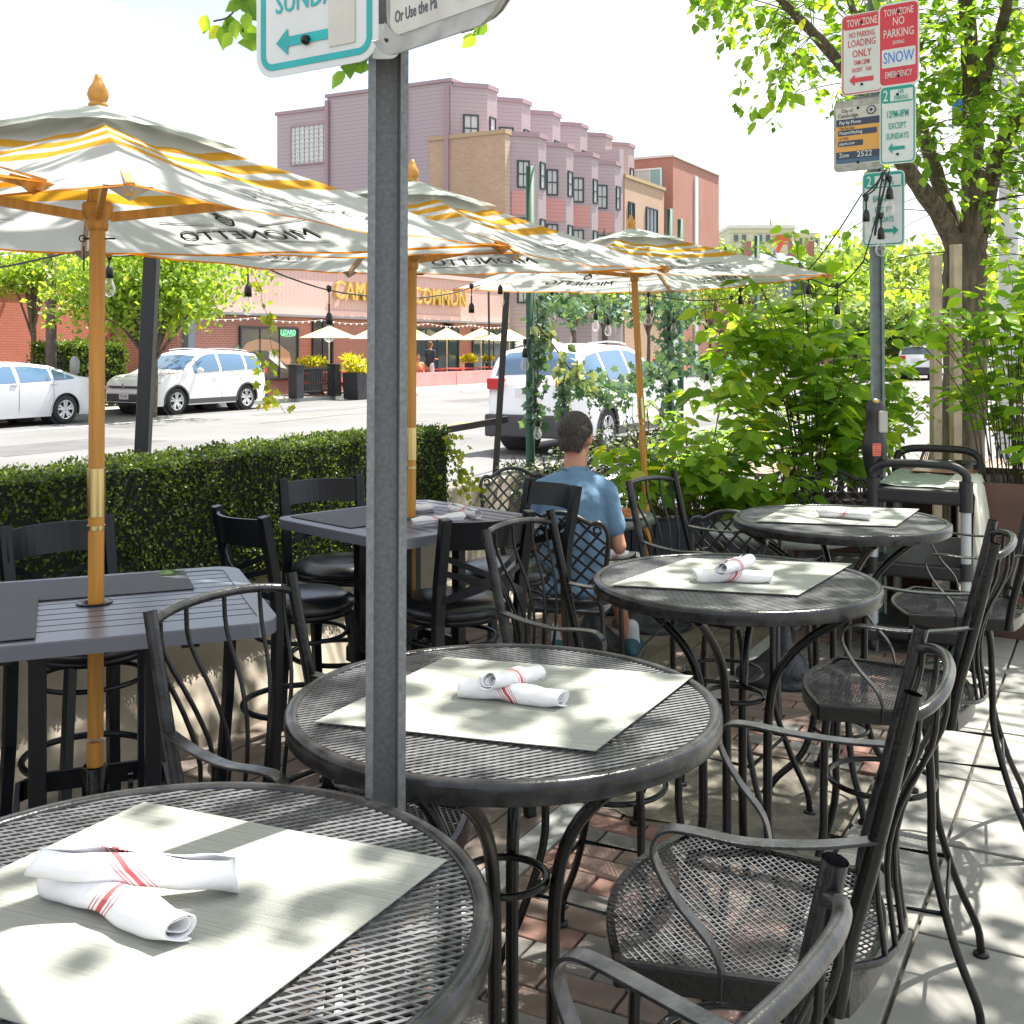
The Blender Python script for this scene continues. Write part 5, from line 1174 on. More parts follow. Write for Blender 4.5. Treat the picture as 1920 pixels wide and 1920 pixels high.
pole('slim leaning brown post in front of the passing suv', at(928, 905, 8.0), at(955, 470, 8.0), .045, DPOST, extra=lambda t: (lambda b: (b.bar(at(838, 806, 8.0)-t.location, at(952, 786, 8.05)-t.location, .05, .045), b.build('rail', DPOST, t)))(B()))
pole('rusty thin post standing across the street among the yellow umbrellas', W(35.6, -23.6, 0), W(35.6, -23.6, 3.9), .09, DPOST); pole('rusty thin post beyond its twin across the street by the last yellow umbrella', W(41.5, -23.6, 0), W(41.4, -23.6, 4.0), .09, DPOST)
CABLE = mat('black_cable', (.008, .008, .009), .5); SOCK = mat('bulb_socket', (.01, .01, .011), .4)
BGL = bpy.data.materials.new('bulb_glass'); BGL.use_nodes = True
def bulbglass(m):
    N = m.node_tree.nodes; L = m.node_tree.links; g = N.new('ShaderNodeBsdfTranslucent'); g.inputs[0].default_value = (.9, .9, .9, 1); gl = N.new('ShaderNodeBsdfGlossy'); gl.inputs['Roughness'].default_value = .08; m1 = N.new('ShaderNodeMixShader'); m1.inputs[0].default_value = .3
    tr = N.new('ShaderNodeBsdfTransparent'); lw = N.new('ShaderNodeLayerWeight'); lw.inputs[0].default_value = .45; mm = N.new('ShaderNodeMath'); mm.operation = 'MULTIPLY'; mm.inputs[1].default_value = .7; mx = N.new('ShaderNodeMixShader')
    L.new(g.outputs[0], m1.inputs[1]); L.new(gl.outputs[0], m1.inputs[2]); L.new(lw.outputs['Facing'], mm.inputs[0]); L.new(mm.outputs[0], mx.inputs[0]); L.new(tr.outputs[0], mx.inputs[1]); L.new(m1.outputs[0], mx.inputs[2]); L.new(mx.outputs[0], N['Material Output'].inputs[0])
bulbglass(BGL)
FIL = mat('filament', (.75, .5, .3), .4, .3)
b = B(); b.lathe([(.004, 0), (.004, -.035), (.010, -.04), (.014, -.052), (.015, -.085), (.0, -.086)][::-1], (0, 0, 0), 12); me_sock = b.mesh('socket'); me_sock.materials.append(SOCK)
b = B(); b.lathe([(.011, -.085), (.015, -.10), (.0225, -.122), (.0225, -.135), (.015, -.152), (0, -.158)][::-1], (0, 0, 0), 14); me_bulb = b.mesh('bulb'); me_bulb.materials.append(BGL)
b = B(); b.tube([(.0, 0, -.088), (.006, 0, -.11), (-.005, .004, -.125), (.006, -.003, -.135), (0, 0, -.142)], .0012, 5); me_fil = b.mesh('filament'); me_fil.materials.append(FIL)
b = B(); b.lathe([(.004, .012), (.012, .004), (.009, -.014), (.004, -.02)][::-1], (0, 0, 0), 8); me_clip = b.mesh('cable_clip'); me_clip.materials.append(SOCK)
def string_light(label, pts, bulbs=(), r=.004, n=50, tilt=()):
    P = bez(pts, n); t = thing('string_light', label, 'string light', P[0], 0, 'black festoon string lights'); o = t.location
    b = B(); b.tube([p-o for p in P], r, 6); b.build('cable', CABLE, t)
    for bp_ in bulbs:
        p = Vector(bp_[0]); drop = bp_[1] if len(bp_) > 1 else 0; sc_ = bp_[2] if len(bp_) > 2 else 1.
        s = one('socket', me_sock, None, t, p-o-Vector((0, 0, drop))); one('bulb', me_bulb, None, s); one('filament', me_fil, None, s); one('cable_clip', me_clip, None, s, (0, 0, drop+.002)); s.scale = (sc_,)*3
        if drop > .01: b = B(); b.tube([p-o, p-o-Vector((0, 0, drop))], .0028, 5); b.build('drop_wire', CABLE, t)
    return t
string_light('string light sagging from the left edge to the first umbrella corner', [at(-160, 525, 4.4), at(0, 501, 4.3), at(80, 485, 4.2), at(150, 468, 4.1)], ())
string_light('string light with bulbs crossing in front of the restaurant fascia', [at(150, 466, 4.3), at(205, 480, 4.3), at(330, 475, 4.6), at(462, 490, 5.0), at(540, 520, 5.25), at(617, 544, 5.5), at(700, 556, 5.9), at(775, 559, 6.2), at(840, 551, 6.5), at(884, 539, 6.7), at(940, 522, 6.9), at(1000, 505, 7.3)],
  [(at(205, 480, 4.3), .0), (at(465, 492, 5.0), .055, 1.15), (at(617, 545, 5.5), .065, 1.2), (at(884, 539, 6.7), .05, 1.2), (at(938, 523, 6.9), .0, 1.1)])
string_light('string light looping from the pole pair past the third umbrella to the far signpost', [at(1150, 545, 9.0), at(1216, 553, 7.8), at(1290, 563, 7.4), at(1365, 560, 7.1), at(1388, 545, 6.9), at(1440, 515, 6.7), at(1505, 512, 6.6), at(1560, 450, 6.4), at(1612, 370, 6.3), at(1645, 320, 6.2)],
  [(at(1216, 553, 7.5), .03, 1.1), (at(1372, 558, 7.1), .055, 1.1), (at(1388, 543, 6.9), .0, 1.05)])
string_light('string light hanging from the far signpost back down over the shrubs', [at(1668, 318, 6.1), at(1650, 380, 6.12), at(1625, 470, 6.15), at(1612, 498, 6.2), at(1568, 537, 6.4), at(1515, 522, 6.5), at(1430, 505, 6.6)],
  [(at(1516, 520, 6.5), .0, 1.15), (at(1570, 538, 6.4), .06, 1.15)])
string_light('tangle of string light and dead bulbs tied to the lowest sign of the far post', [at(1655, 322, 6.08), at(1640, 355, 6.08), at(1618, 368, 6.08), at(1640, 348, 6.05), at(1662, 325, 6.05), at(1648, 400, 6.05), at(1640, 440, 6.05), at(1652, 345, 6.03), at(1660, 318, 6.05)],
  [(at(1624, 372, 6.08), .015, 1.3), (at(1652, 405, 6.05), .015, 1.3), (at(1668, 335, 6.05), .0, 1.3)], r=.005)
string_light('string light wound along the ivy-wrapped green pole', [at(1005, 560, 7.75), at(1008, 600, 7.72), at(990, 650, 7.72), at(1003, 700, 7.72), at(1003, 760, 7.74), at(1008, 800, 7.75)],
  [(at(984, 640, 7.7), .0, 1.3), (at(1008, 770, 7.7), .0, 1.25)])
string_light('string light draped through the upper leaf garland', [at(1005, 545, 7.9), at(1035, 548, 8.2), at(1120, 560, 8.8), at(1180, 556, 9.4), at(1262, 560, 10.2), at(1330, 600, 10.8), at(1400, 590, 11.4)],
  [(at(1035, 550, 8.1), .02, 1.2), (at(1117, 575, 8.6), .0, 1.2), (at(1140, 580, 8.8), .02, 1.2), (at(1263, 575, 10.1), .05, 1.2), (at(1325, 600, 10.6), .0, 1.3), (at(1343, 602, 10.8), .0, 1.3), (at(1326, 690, 10.8), .0, 1.4), (at(1234, 690, 9.8), .0, 1.2)])
# wires far off in front of the restaurant
t = thing('globe_string', 'tiny white globe lights strung along the restaurant front', 'string light', W(30, -25.2, 2.6))
P = [W(u, -25.1, 2.62-.10*abs(math.sin((u-25)*.9))) for u in np.arange(26, 45.8, .35)]; b = B(); b.tube([p-t.location for p in P], .008, 3); b.build('cable', mat('pale_cable', (.5, .5, .5), .6), t)
b = B()
for p in P: b.sphere(p-t.location-Vector((0, 0, .03)), .04, 6, 4)
b.build('globe', mat('globe_white', (.85, .85, .82), .4), t, kind='stuff')
# ================================================================ STREET TREES
TLEAF = leafmat('tree_leaf', (.09, .21, .028), (.22, .37, .055), .55)
def nearest(limbs, p):
    best = None
    for L_ in limbs:
        for q in L_:
            d = (q-p).length
            if best is None or d < best[0]: best = (d, q)
    return best[1]
def tree(name, label, base, limbs, regions, leafm, lsize, per, n_single=0, trunk=None, seed=1, tpl=LEAF_BROAD, tr=.02, bark=BARK):
    """limbs: list of (points, r0, r1) world; regions: (centre, radii, count)"""
    rd = random.Random(seed); rg = np.random.default_rng(seed); t = thing(name, label, 'tree', base); o = t.location; allp = []
    for i, (pts, r0, r1) in enumerate(limbs):
        P = bez(pts, 26); allp.append(P[(len(P)//3 if i == 0 and len(limbs) > 1 else 0):]); n = len(P)
        rr = [(r0+(r1-r0)*j/(n-1))*(1+.06*math.sin(j*2.3+i)) for j in range(n)]
        b = B(); b.tube([p-o for p in P], rr, 14); b.build('trunk' if i == 0 else 'limb', bark, t)
    pos = []; dr = []; nr = []; sz = []; tw = B()
    for (c, r, k) in regions:
        for _ in range(k):
            v = Vector((rd.gauss(0, .45), rd.gauss(0, .45), rd.gauss(0, .45))); 
            if v.length > 1: v.normalize()
            e = Vector(c)+Vector((v.x*r[0], v.y*r[1], v.z*r[2])); q = nearest(allp, e); dist = (e-q).length
            mid = (q+e)/2+Vector((rd.uniform(-.1, .1), rd.uniform(-.1, .1), rd.uniform(.05, .2)))*dist*.6
            P = bez([q, mid, e, e+Vector(((e-mid).x*.25, (e-mid).y*.25, -.12))], 14)
            tw.tube([p-o for p in P], [max(.003, min(.02, dist*.006))*(1-.75*j/(len(P)-1)) for j in range(len(P))], 4, cap=False)
            ln = len(P)
            for m in range(per):
                s = (.38 if dist < 1.2 else 1-.9/dist*.8)+(1-(.38 if dist < 1.2 else 1-.9/dist*.8))*m/per; a = P[min(ln-1, int(s*(ln-1)))]; a2 = P[min(ln-1, int(s*(ln-1))+1)]
                d_ = (P[min(ln-1, int(s*(ln-1))+1)]-P[max(0, int(s*(ln-1))-1)]); d_ = d_.normalized() if d_.length > 1e-5 else Vector((0, 0, 1))
                sd_ = d_.cross(Vector((0, 0, 1))); sd_ = sd_.normalized() if sd_.length > .05 else Vector((1, 0, 0)); sg = 1 if m % 2 else -1
                fr = s*(ln-1)-int(s*(ln-1)); aa = a.lerp(a2, fr)
                pos.append(tuple(aa+Vector((rd.gauss(0, .03), rd.gauss(0, .03), rd.gauss(0, .03)))-o)); dd = d_*.6+sd_*sg*.9+Vector((rd.gauss(0, .3), rd.gauss(0, .3), rd.gauss(-.25, .25))); dr.append(tuple(dd))
                nr.append((rd.gauss(0, .45), rd.gauss(0, .45), 1)); sz.append(lsize*rd.uniform(.4, 1.3))
    tw.build('twigs', TWIG, t)
    foliage(t, tpl, np.array(pos), np.array(dr), np.array(nr), np.array(sz), leafm, n_single, 'crown'); return t
D = 8.4
BARK2 = mat('rough_bark', (.045, .035, .026), .95, var=.45, vs_=20, bump=1., bs=14, var2=(.16, .13, .095), detail=10)
for _l in list(BARK2.node_tree.links):
    if _l.from_node.type == 'TEX_COORD':
        _m = BARK2.node_tree.nodes.new('ShaderNodeMapping'); _m.inputs['Scale'].default_value = (1.6, 1.6, .22); BARK2.node_tree.links.new(_l.from_socket, _m.inputs[0]); BARK2.node_tree.links.new(_m.outputs[0], _l.to_socket)
def A_(px, py, d=D): return at(px, py, d)
tree('street_tree', 'forked street tree with rough bark rising behind the right-hand planter shrub', (3.38, 8.4, 0), [
  ([(3.36, 8.4, 0), (3.36, 8.4, .6), A_(1810, 700), A_(1808, 560), A_(1810, 480), A_(1812, 440)], .17, .15),
  ([A_(1806, 500), A_(1770, 415, 8.3), A_(1735, 365, 8.1), A_(1690, 300, 7.8), A_(1640, 200, 7.4), A_(1585, 130, 7.1), A_(1525, 62, 6.9), A_(1465, 0, 6.7), A_(1400, -70, 6.5)], .08, .018),
  ([A_(1808, 495), A_(1782, 410, 8.5), A_(1735, 265, 8.6), A_(1710, 200, 8.7), A_(1670, 60, 8.8), A_(1600, -120, 8.8)], .072, .025),
  ([A_(1815, 500), A_(1822, 420, 8.3), A_(1824, 213, 8.2), A_(1815, 43, 8.1), A_(1800, -200, 8.0), A_(1760, -450, 7.8)], .095, .035),
  ([A_(1822, 500), A_(1838, 420, 8.4), A_(1870, 299, 8.4), A_(1925, 170, 8.5), A_(2000, 0, 8.7), A_(2100, -250, 8.8)], .082, .035),
  ([A_(1826, 213, 8.2), A_(1850, 130, 8.0), A_(1890, 0, 7.6), A_(1900, -200, 7.2)], .06, .02),
  ([A_(1640, 200, 7.4), A_(1640, 120, 7.2), A_(1600, 20, 6.8), A_(1560, -120, 6.3)], .04, .012)],
  [((1.95, 7.0, 3.75), (.85, .8, .50), 40), ((1.35, 6.8, 3.78), (.5, .5, .35), 14), ((1.62, 6.7, 3.25), (.28, .3, .22), 8), ((3.2, 8.1, 3.7), (1.2, 1.0, .8), 130), ((3.9, 8.2, 2.9), (.7, .9, .8), 60), ((3.9, 7.7, 3.7), (.7, .7, .6), 50), ((3.1, 7.7, 3.2), (.5, .4, .5), 22), ((2.5, 7.8, 3.9), (.9, .8, .5), 45), ((2.7, 8.6, 2.35), (.5, .4, .35), 7),
   ((2.9, 7.6, 5.2), (3.0, 2.6, .9), 240), ((2.4, 5.8, 5.0), (1.8, 1.3, .6), 110)], TLEAF, .085, 13, 200, seed=3, bark=BARK2)
tree('street_tree', 'street tree overhead whose leaf sprays hang into the top left of the view', (1.9, -1.6, 0), [
  ([(1.9, -1.6, 0), (1.9, -1.6, 1.5), (1.85, -1.5, 2.8), (1.7, -1.2, 3.8), (1.5, -.6, 4.6)], .16, .08),
  ([(1.85, -1.5, 2.8), (1.5, -.6, 3.7), (.9, .5, 4.3), (.3, 1.8, 4.5), (-.3, 3.0, 4.6)], .07, .015),
  ([(1.7, -1.2, 3.8), (1.8, .2, 4.6), (1.9, 1.8, 5.0), (1.6, 3.6, 5.1)], .06, .015),
  ([(1.5, -.6, 4.3), (1.0, 1.0, 4.9), (.9, 2.6, 5.2), (.0, 4.3, 5.3), (-.9, 4.6, 5.3)], .05, .012), ([(1.8, .2, 4.6), (2.4, 1.8, 4.9), (3.0, 3.4, 5.1), (3.1, 4.6, 5.2)], .05, .012)],
  [((1.0, 3.0, 4.9), (1.7, 1.6, .5), 75), ((1.5, 4.8, 5.1), (1.7, 1.3, .5), 110), ((-.4, 3.9, 5.0), (1.3, 1.2, .4), 80), ((-1.2, 3.0, 4.7), (.9, .8, .4), 30), ((3.0, 3.6, 4.9), (1.2, 1.6, .5), 120), ((2.3, 1.8, 4.6), (1.2, 1.3, .5), 60), ((.6, 6.0, 5.6), (1.3, 1.2, .4), 70)], TLEAF, .095, 13, 0, seed=9)
# hanging sprays in frame (parts of the overhead tree)
t = C.objects['street_tree.001'] if 'street_tree.001' in C.objects else [o for o in C.objects if o.name.startswith('street_tree')][-1]
t['label'] = 'street tree overhead whose leaf sprays hang into the top left of the view'
sp = B(); pos = []; dr = []; nr = []; sz = []; rd = random.Random(4)
for pts, k, s_ in (([at(560, -330, 2.9), at(500, -140, 2.7), at(455, -10, 2.6), at(430, 30, 2.6), at(400, 40, 2.6)], 10, .075), ([at(480, -120, 2.65), at(468, -20, 2.6), at(460, 35, 2.6), at(455, 60, 2.6)], 8, .075),
                   ([at(680, -300, 2.5), at(690, 0, 2.4), at(672, 90, 2.35), at(655, 122, 2.35)], 10, .065), ([at(1000, -300, 2.9), at(960, -60, 2.8), at(905, 40, 2.8), at(865, 62, 2.8)], 7, .055), ([at(690, -100, 2.4), at(665, 60, 2.36), at(640, 128, 2.35)], 4, .05)):
    P = bez(pts, 20); q = nearest([[Vector((.3, 1.8, 4.5)), Vector((.9, .5, 4.3)), Vector((-.3, 3.0, 4.6))]], P[0]); sp.tube([p-t.location for p in [q]+P], [.006]+[.0025]*len(P), 4)
    for i in range(k):
        p = P[int((.42+.58*i/k)*(len(P)-1))]+Vector((rd.gauss(0, .02), rd.gauss(0, .02), rd.gauss(0, .012))); pos.append(tuple(p-t.location)); dr.append((rd.gauss(0, .7)-.2, rd.gauss(0, .3), -.7+rd.gauss(0, .35))); nr.append((rd.gauss(0, .4), -1, rd.gauss(.1, .4))); sz.append(s_*rd.uniform(.55, .95))
sp.build('hanging_twigs', TWIG, t)
single_leaves(LEAF_BROAD, np.array(pos), np.array(dr), np.array(nr), np.array(sz), TLEAF, t)
# stakes
for lb, (x, y), px, top in (('left grey timber stake beside the forked tree trunk', (2.97, 7.85), 0, 2.30), ('right grey timber stake in front of the forked tree trunk', (3.13, 7.9), 0, 2.38)):
    t = thing('timber_stake', lb, 'stake', (x, y, 0), R(15), 'timber stakes beside the street tree'); b = B(); b.box((0, 0, top/2), (.07, .05, top)); b.build('stake', mat('stake_wood', (.42, .33, .24), .8, var=.25, vs_=7, bump=.3, bs=40), t, bevel=.004)
# ================================================================ PLANTERS AND SHRUBS
def planter(label, c, ang, lx, ly, h, m, soil=True, n_board=0, cat='planter'):
    t = thing('planter_box', label, cat, (*c, 0), ang); b = B(); th = .02
    for (x, y, sx, sy) in ((0, -ly/2+th/2, lx, th), (0, ly/2-th/2, lx, th), (-lx/2+th/2, 0, th, ly-2*th), (lx/2-th/2, 0, th, ly-2*th)): b.box((x, y, h/2), (sx, sy, h))
    b.build('planter_body', m, t)
    b = B(); b.box((0, 0, h-.06), (lx-2*th-.002, ly-2*th-.002, .04)); b.build('soil', mat('soil', (.03, .022, .015), .95, bump=.5, bs=40), t)
    if n_board:
        for i in range(n_board):
            x = -lx/2+lx*(i+.5)/n_board; b = B(); b.box((x, -ly/2-.012, h/2), (lx/n_board-.008, .02, h-.02)); b.build('board', m, t, bevel=.003)
    return t
NAVY = mat('navy_board', (.018, .028, .045), .5)
planter('long dark navy boarded planter behind the seated man', (1.02, 7.12), 0, 1.15, .42, .60, NAVY, n_board=8)
planter('long corten steel planter behind the farthest bar table', (2.05, 7.35), R(-4), 1.25, .45, .68, CORTEN)
planter('tall corten steel planter at the right edge behind the service cart', (3.05, 6.75), UANG-PI/2, .50, .9, .88, CORTEN)
planter('low concrete-coloured planter at the deck corner left of the navy planter', (.25, 7.75), UANG-PI/2, .6, 1.1, .45, mat('planter_grey', (.12, .12, .11), .8))
SHL = leafmat('shrub_leaf', (.10, .25, .025), (.30, .46, .06), .55); SHD = leafmat('dark_shrub_leaf', (.02, .06, .025), (.12, .19, .09), .3); HERB = leafmat('herb_leaf', (.12, .26, .015), (.22, .38, .03), .5)
DRY = leafmat('dry_leaf', (.28, .16, .07), (.42, .26, .12), .3)
def shrub(label, c, z0, regions, leafm, lsize, per, n_single=0, seed=1, tpl=LEAF_BROAD, name='leafy_shrub', droop=.5, cat='shrub', dry=0, group=None, stem_r=.006):
    """regions: (centre, radii, stems) - each stem rises from the planter to a point in the region and carries leaves along its upper part"""
    rd = random.Random(seed); t = thing(name, label, cat, (*c, z0), 0, group); o = t.location; st = B(); pos = []; dr = []; nr = []; sz = []
    for (rc, rr, k) in regions:
        for _ in range(k):
            v = Vector([rd.gauss(0, .5) for _ in range(3)]); v = v.normalized()*min(v.length, 1.); e = Vector(rc)+Vector((v.x*rr[0], v.y*rr[1], v.z*rr[2])); q = Vector((o.x+(e.x-o.x)*.25+rd.uniform(-.06, .06), o.y+rd.uniform(-.06, .06), z0))
            mid = q.lerp(e, .5)+Vector(((q.x-e.x)*.18, 0, abs(e.z-q.z)*.12)); P = bez([q, mid, e, e+Vector(((e.x-mid.x)*.3, (e.y-mid.y)*.3, -.05))], 16); n = len(P)
            st.tube([p-o for p in P], [stem_r*(1-.7*j/(n-1)) for j in range(n)], 4, cap=False)
            for m in range(per):
                s = .30+.70*m/per; f = s*(n-1); a = P[int(f)].lerp(P[min(n-1, int(f)+1)], f-int(f)); d_ = (P[min(n-1, int(f)+1)]-P[max(0, int(f)-1)]).normalized(); an = m*2.4+rd.uniform(-.4, .4)
                out = Vector((math.cos(an), math.sin(an), .1)); pos.append(tuple(a+out*lsize*rd.uniform(.1, .9)-o)); dr.append(tuple(out+d_*.35+Vector((0, 0, -droop*rd.uniform(.2, 1.4))))); nr.append((rd.gauss(0, .4), rd.gauss(0, .4)-.15, 1)); sz.append(lsize*rd.uniform(.4, 1.3)*(1.15-.35*s))
    st.build('stems', TWIG, t); foliage(t, tpl, np.array(pos), np.array(dr), np.array(nr), np.array(sz), leafm, n_single)
    return t
shrub('large leafy green shrub in the middle between the third umbrella and the far signpost', (1.98, 7.2), .62, [((1.72, 7.0, 1.95), (.40, .30, .40), 16), ((2.15, 7.2, 1.55), (.40, .3, .35), 14), ((1.6, 6.9, 1.25), (.45, .3, .35), 12), ((2.2, 7.0, 1.15), (.38, .3, .30), 10), ((1.5, 7.1, 1.75), (.22, .25, .25), 6)], SHL, .145, 25, 290, 5, stem_r=.0045)
shrub('broad-leaved bright shrub spilling over the navy planter right of the man', (1.1, 7.1), .55, [((1.2, 6.85, .98), (.40, .25, .26), 22), ((.75, 6.8, .92), (.25, .2, .2), 10), ((1.55, 6.75, .85), (.25, .25, .22), 10)], SHL, .135, 16, 160, 6, stem_r=.004)
shrub('tall leafy shrub in the corten planter at the right edge', (3.06, 6.75), .82, [((2.95, 6.6, 1.85), (.42, .35, .35), 12), ((2.9, 6.7, 1.45), (.35, .35, .30), 8), ((3.15, 6.6, 1.25), (.25, .35, .40), 7), ((3.2, 6.9, 2.0), (.35, .35, .3), 8), ((2.55, 6.8, 1.75), (.2, .2, .2), 5)], SHL, .115, 25, 240, 7, stem_r=.0045)
shrub('fine bright green herbs filling the near corner of the navy planter', (1.32, 6.98), .55, [((1.30, 6.95, .68), (.30, .14, .06), 60), ((.75, 6.95, .68), (.30, .14, .05), 40)], HERB, .028, 16, 0, 8, LEAF_SIMPLE, 'herb_plant', .1, 'herbs', stem_r=.002)
shrub('variegated dark bush with grey-green leaves behind the man, left of his head', (.22, 7.7), .4, [((.18, 7.6, .78), (.36, .3, .20), 80), ((.62, 7.7, .85), (.32, .3, .26), 60)], SHD, .045, 16, 0, 9, LEAF_SIMPLE, 'dark_bush', .2)
shrub('pale grey-green ground bush behind the bright shrub', (.95, 7.9), .4, [((1.0, 7.8, .98), (.4, .3, .22), 60)], EUC, .04, 14, 0, 10, LEAF_SIMPLE, 'dark_bush', .2)
shrub('light green shrub beyond the far signpost by the bright pavement', (2.55, 8.2), .5, [((2.65, 8.0, 1.2), (.30, .3, .32), 30), ((2.35, 8.1, 1.05), (.2, .2, .3), 12)], SHL, .07, 14, 0, 11)
shrub('dark foliage mass between the dining tables and the road at centre right', (1.6, 9.2), .3, [((1.7, 9.2, .95), (.8, .4, .35), 50)], SHL, .09, 14, 0, 14)
# dark catkin stems
for lb, px, py0, py1 in (('thin dark budded stem just right of the man\'s head', 1106, 735, 830), ('thin dark budded stem at the left of its pair, right of the man', 1128, 745, 840), ('thin dark budded stem leaning right toward the umbrella pole', 1142, 755, 840), ('thin dark budded stem left of the third umbrella pole', 1176, 748, 850)):
    a = at(px, py1, 7.5); c = at(px-6+ (22 if 'leaning' in lb else 0), py0, 7.5); t = thing('budded_stem', lb, 'twig', a, 0, 'thin dark budded stems'); P = bez([Vector((0, 0, 0)), (c-a)*.5+Vector((.012, 0, 0)), c-a], 12)
    b = B(); b.tube(P, .0022, 5); b.build('stem', TWIG, t); b = B()
    for i, p in enumerate(P[3:]): b.sphere(p+Vector((.006*(1 if i % 2 else -1), 0, 0)), .0055, 6, 4, sc_=(1, 1, 1.5))
    b.build('buds', TWIG, t)
# ================================================================ GARLANDS of artificial leaves
def garland(label, pts, n, leaf, m, spread, tpl=LEAF_IVY, singles=0): return vine('leaf_garland', label, pts, n, leaf, m, tpl, spread, 'garland', 'artificial leaf garlands on the poles', singles, .006)
garland('thick ivy garland swagged under the third umbrella from the first green pole', [at(1012, 560, 8.0), at(1060, 578, 8.3), at(1110, 562, 8.7), at(1160, 585, 9.2), at(1200, 580, 9.7), at(1270, 570, 10.3), at(1300, 590, 10.5)], 430, .058, IVYG, .065, singles=60)
garland('ivy strand hanging down along the first green pole', [at(1012, 545, 7.8), at(1020, 600, 7.8), at(1012, 640, 7.8), at(1008, 700, 7.8), at(1004, 760, 7.8), at(1000, 800, 7.8)], 170, .06, IVYG, .035, singles=50)
garland('round-leaved eucalyptus garland slanting from the first green pole', [at(1008, 610, 7.7), at(1025, 632, 7.7), at(1050, 665, 7.8), at(1075, 700, 7.9), at(1095, 715, 8.0)], 90, .07, EUC, .055, LEAF_BROAD, singles=60)
garland('thick middle garland sagging over the passing suv between the green poles', [at(1090, 720, 8.1), at(1120, 728, 8.4), at(1150, 738, 8.8), at(1190, 715, 9.3), at(1230, 690, 9.8), at(1262, 665, 10.2)], 360, .058, IVYG, .06, singles=60)
garland('short ivy tail hanging below the middle garland at its left end', [at(1058, 705, 7.9), at(1056, 735, 7.9), at(1060, 765, 7.9), at(1064, 776, 7.9)], 90, .05, IVYG, .035, singles=50)
garland('bushy garland wrapped round the close pair of green poles', [at(1252, 560, 10.2), at(1256, 610, 10.2), at(1258, 660, 10.2), at(1252, 720, 10.2), at(1252, 780, 10.2)], 280, .06, IVYG, .06, singles=40)
garland('garland swag running right from the pole pair toward the shrubs', [at(1275, 650, 10.4), at(1310, 690, 10.8), at(1345, 690, 11.2), at(1390, 680, 11.7), at(1420, 650, 12.2)], 230, .065, IVYG, .06)
# ================================================================ TREES ACROSS THE STREET
YGL = leafmat('sunlit_street_leaf', (.15, .27, .04), (.27, .40, .07), .45); FARL = leafmat('far_leaf', (.12, .21, .07), (.24, .33, .12), .38)
def crown_tree(label, base, h, cr, n, leaf, m, trunk_r=.12, seed=1, name='street_tree', z0=None, group=None, tpl=LEAF_SIMPLE, lobes=9):
    rg = np.random.default_rng(seed); t = thing(name, label, 'tree', base, 0, group); zt = z0 if z0 is not None else h-2*cr[2]
    b = B(); b.tube(bez([(0, 0, -.1), (.05, 0, zt*.6), (0, .05, zt+cr[2]*.6), (.1, 0, h-cr[2]*.5)], 12), [trunk_r*(1-.6*i/12) for i in range(13)][:len(bez([(0, 0, 0), (.05, 0, zt*.6), (0, .05, zt+1), (.1, 0, h)], 12))], 8); 
    cz = h-cr[2]; cen = []; 
    for i in range(lobes):
        d = rg.normal(size=3); d /= np.linalg.norm(d); d[2] = d[2]*.9; cc = np.array([0, 0, cz])+d*np.array(cr)*rg.uniform(.35, .8); cen.append((cc, rg.uniform(.3, .5)))
        b.tube([Vector((0, 0, max(zt*.7, .5))), Vector((cc[0]*.5, cc[1]*.5, (zt+cc[2])/2)), Vector(cc)], [trunk_r*.4, trunk_r*.25, .01], 5)
    b.build('trunk', BARK, t); pos = []; per = n//lobes
    for cc, r in cen:
        d = rg.normal(size=(per, 3)); d /= np.linalg.norm(d, axis=1, keepdims=True); rr = rg.random((per, 1))**.45; p = cc+d*rr*np.array(cr)*r*1.25; p[:, 2] += np.sin(p[:, 0]*6/cr[0])*.05*cr[2]; pos.append(p)
    pos = np.concatenate(pos); k = len(pos); dr = rnd_dirs(k)+np.array([0, 0, -.2]); nr = rnd_dirs(k)+np.array([.2, -.3, 1.])
    leaf_mesh('crown', tpl, pos, dr, nr, leaf*(.6+.8*rg.random(k)), m, t); return t
p = at(285, 700, 28.5); crown_tree('bright green street tree over the parked white suv at left', (p.x, p.y, 0), 4.9, (2.8, 2.2, 1.6), 9500, .17, YGL, .13, 21, z0=1.7, lobes=24)
p = at(60, 700, 31); crown_tree('smaller green street tree over the silver sedan at the far left', (p.x, p.y, 0), 4.5, (1.5, 1.5, .75), 2400, .17, YGL, .10, 22, z0=2.8, lobes=9)
AG = 'small trees along the far pavement'
for i, (px, d, h, r, lb) in enumerate(((1075, 50, 5.2, 1.5, 'small airy tree across the street left of the third umbrella pole'), (1135, 57, 5.8, 1.8, 'small airy tree across the street just behind the umbrella pole'), (1215, 64, 6.6, 2.2, 'small tree across the street between umbrella pole and pole pair'), (1330, 70, 7.4, 2.8, 'small tree across the street right of the close pole pair'), (1405, 84, 8.4, 3.2, 'larger tree across the street in front of the turreted house'))):
    p = at(px, 700, d); crown_tree(lb, (p.x, p.y, 0), h, (r, r, r*.75), 2600, .22, YGL if i % 2 else FARL, .12, 30+i, group=AG, lobes=9)
p = at(1130, 420, 62); crown_tree('thin young tree reaching above the third umbrella in front of the mauve bays', (p.x, p.y, 0), 9.0, (.9, .9, 1.6), 900, .2, YGL, .08, 36, lobes=7)
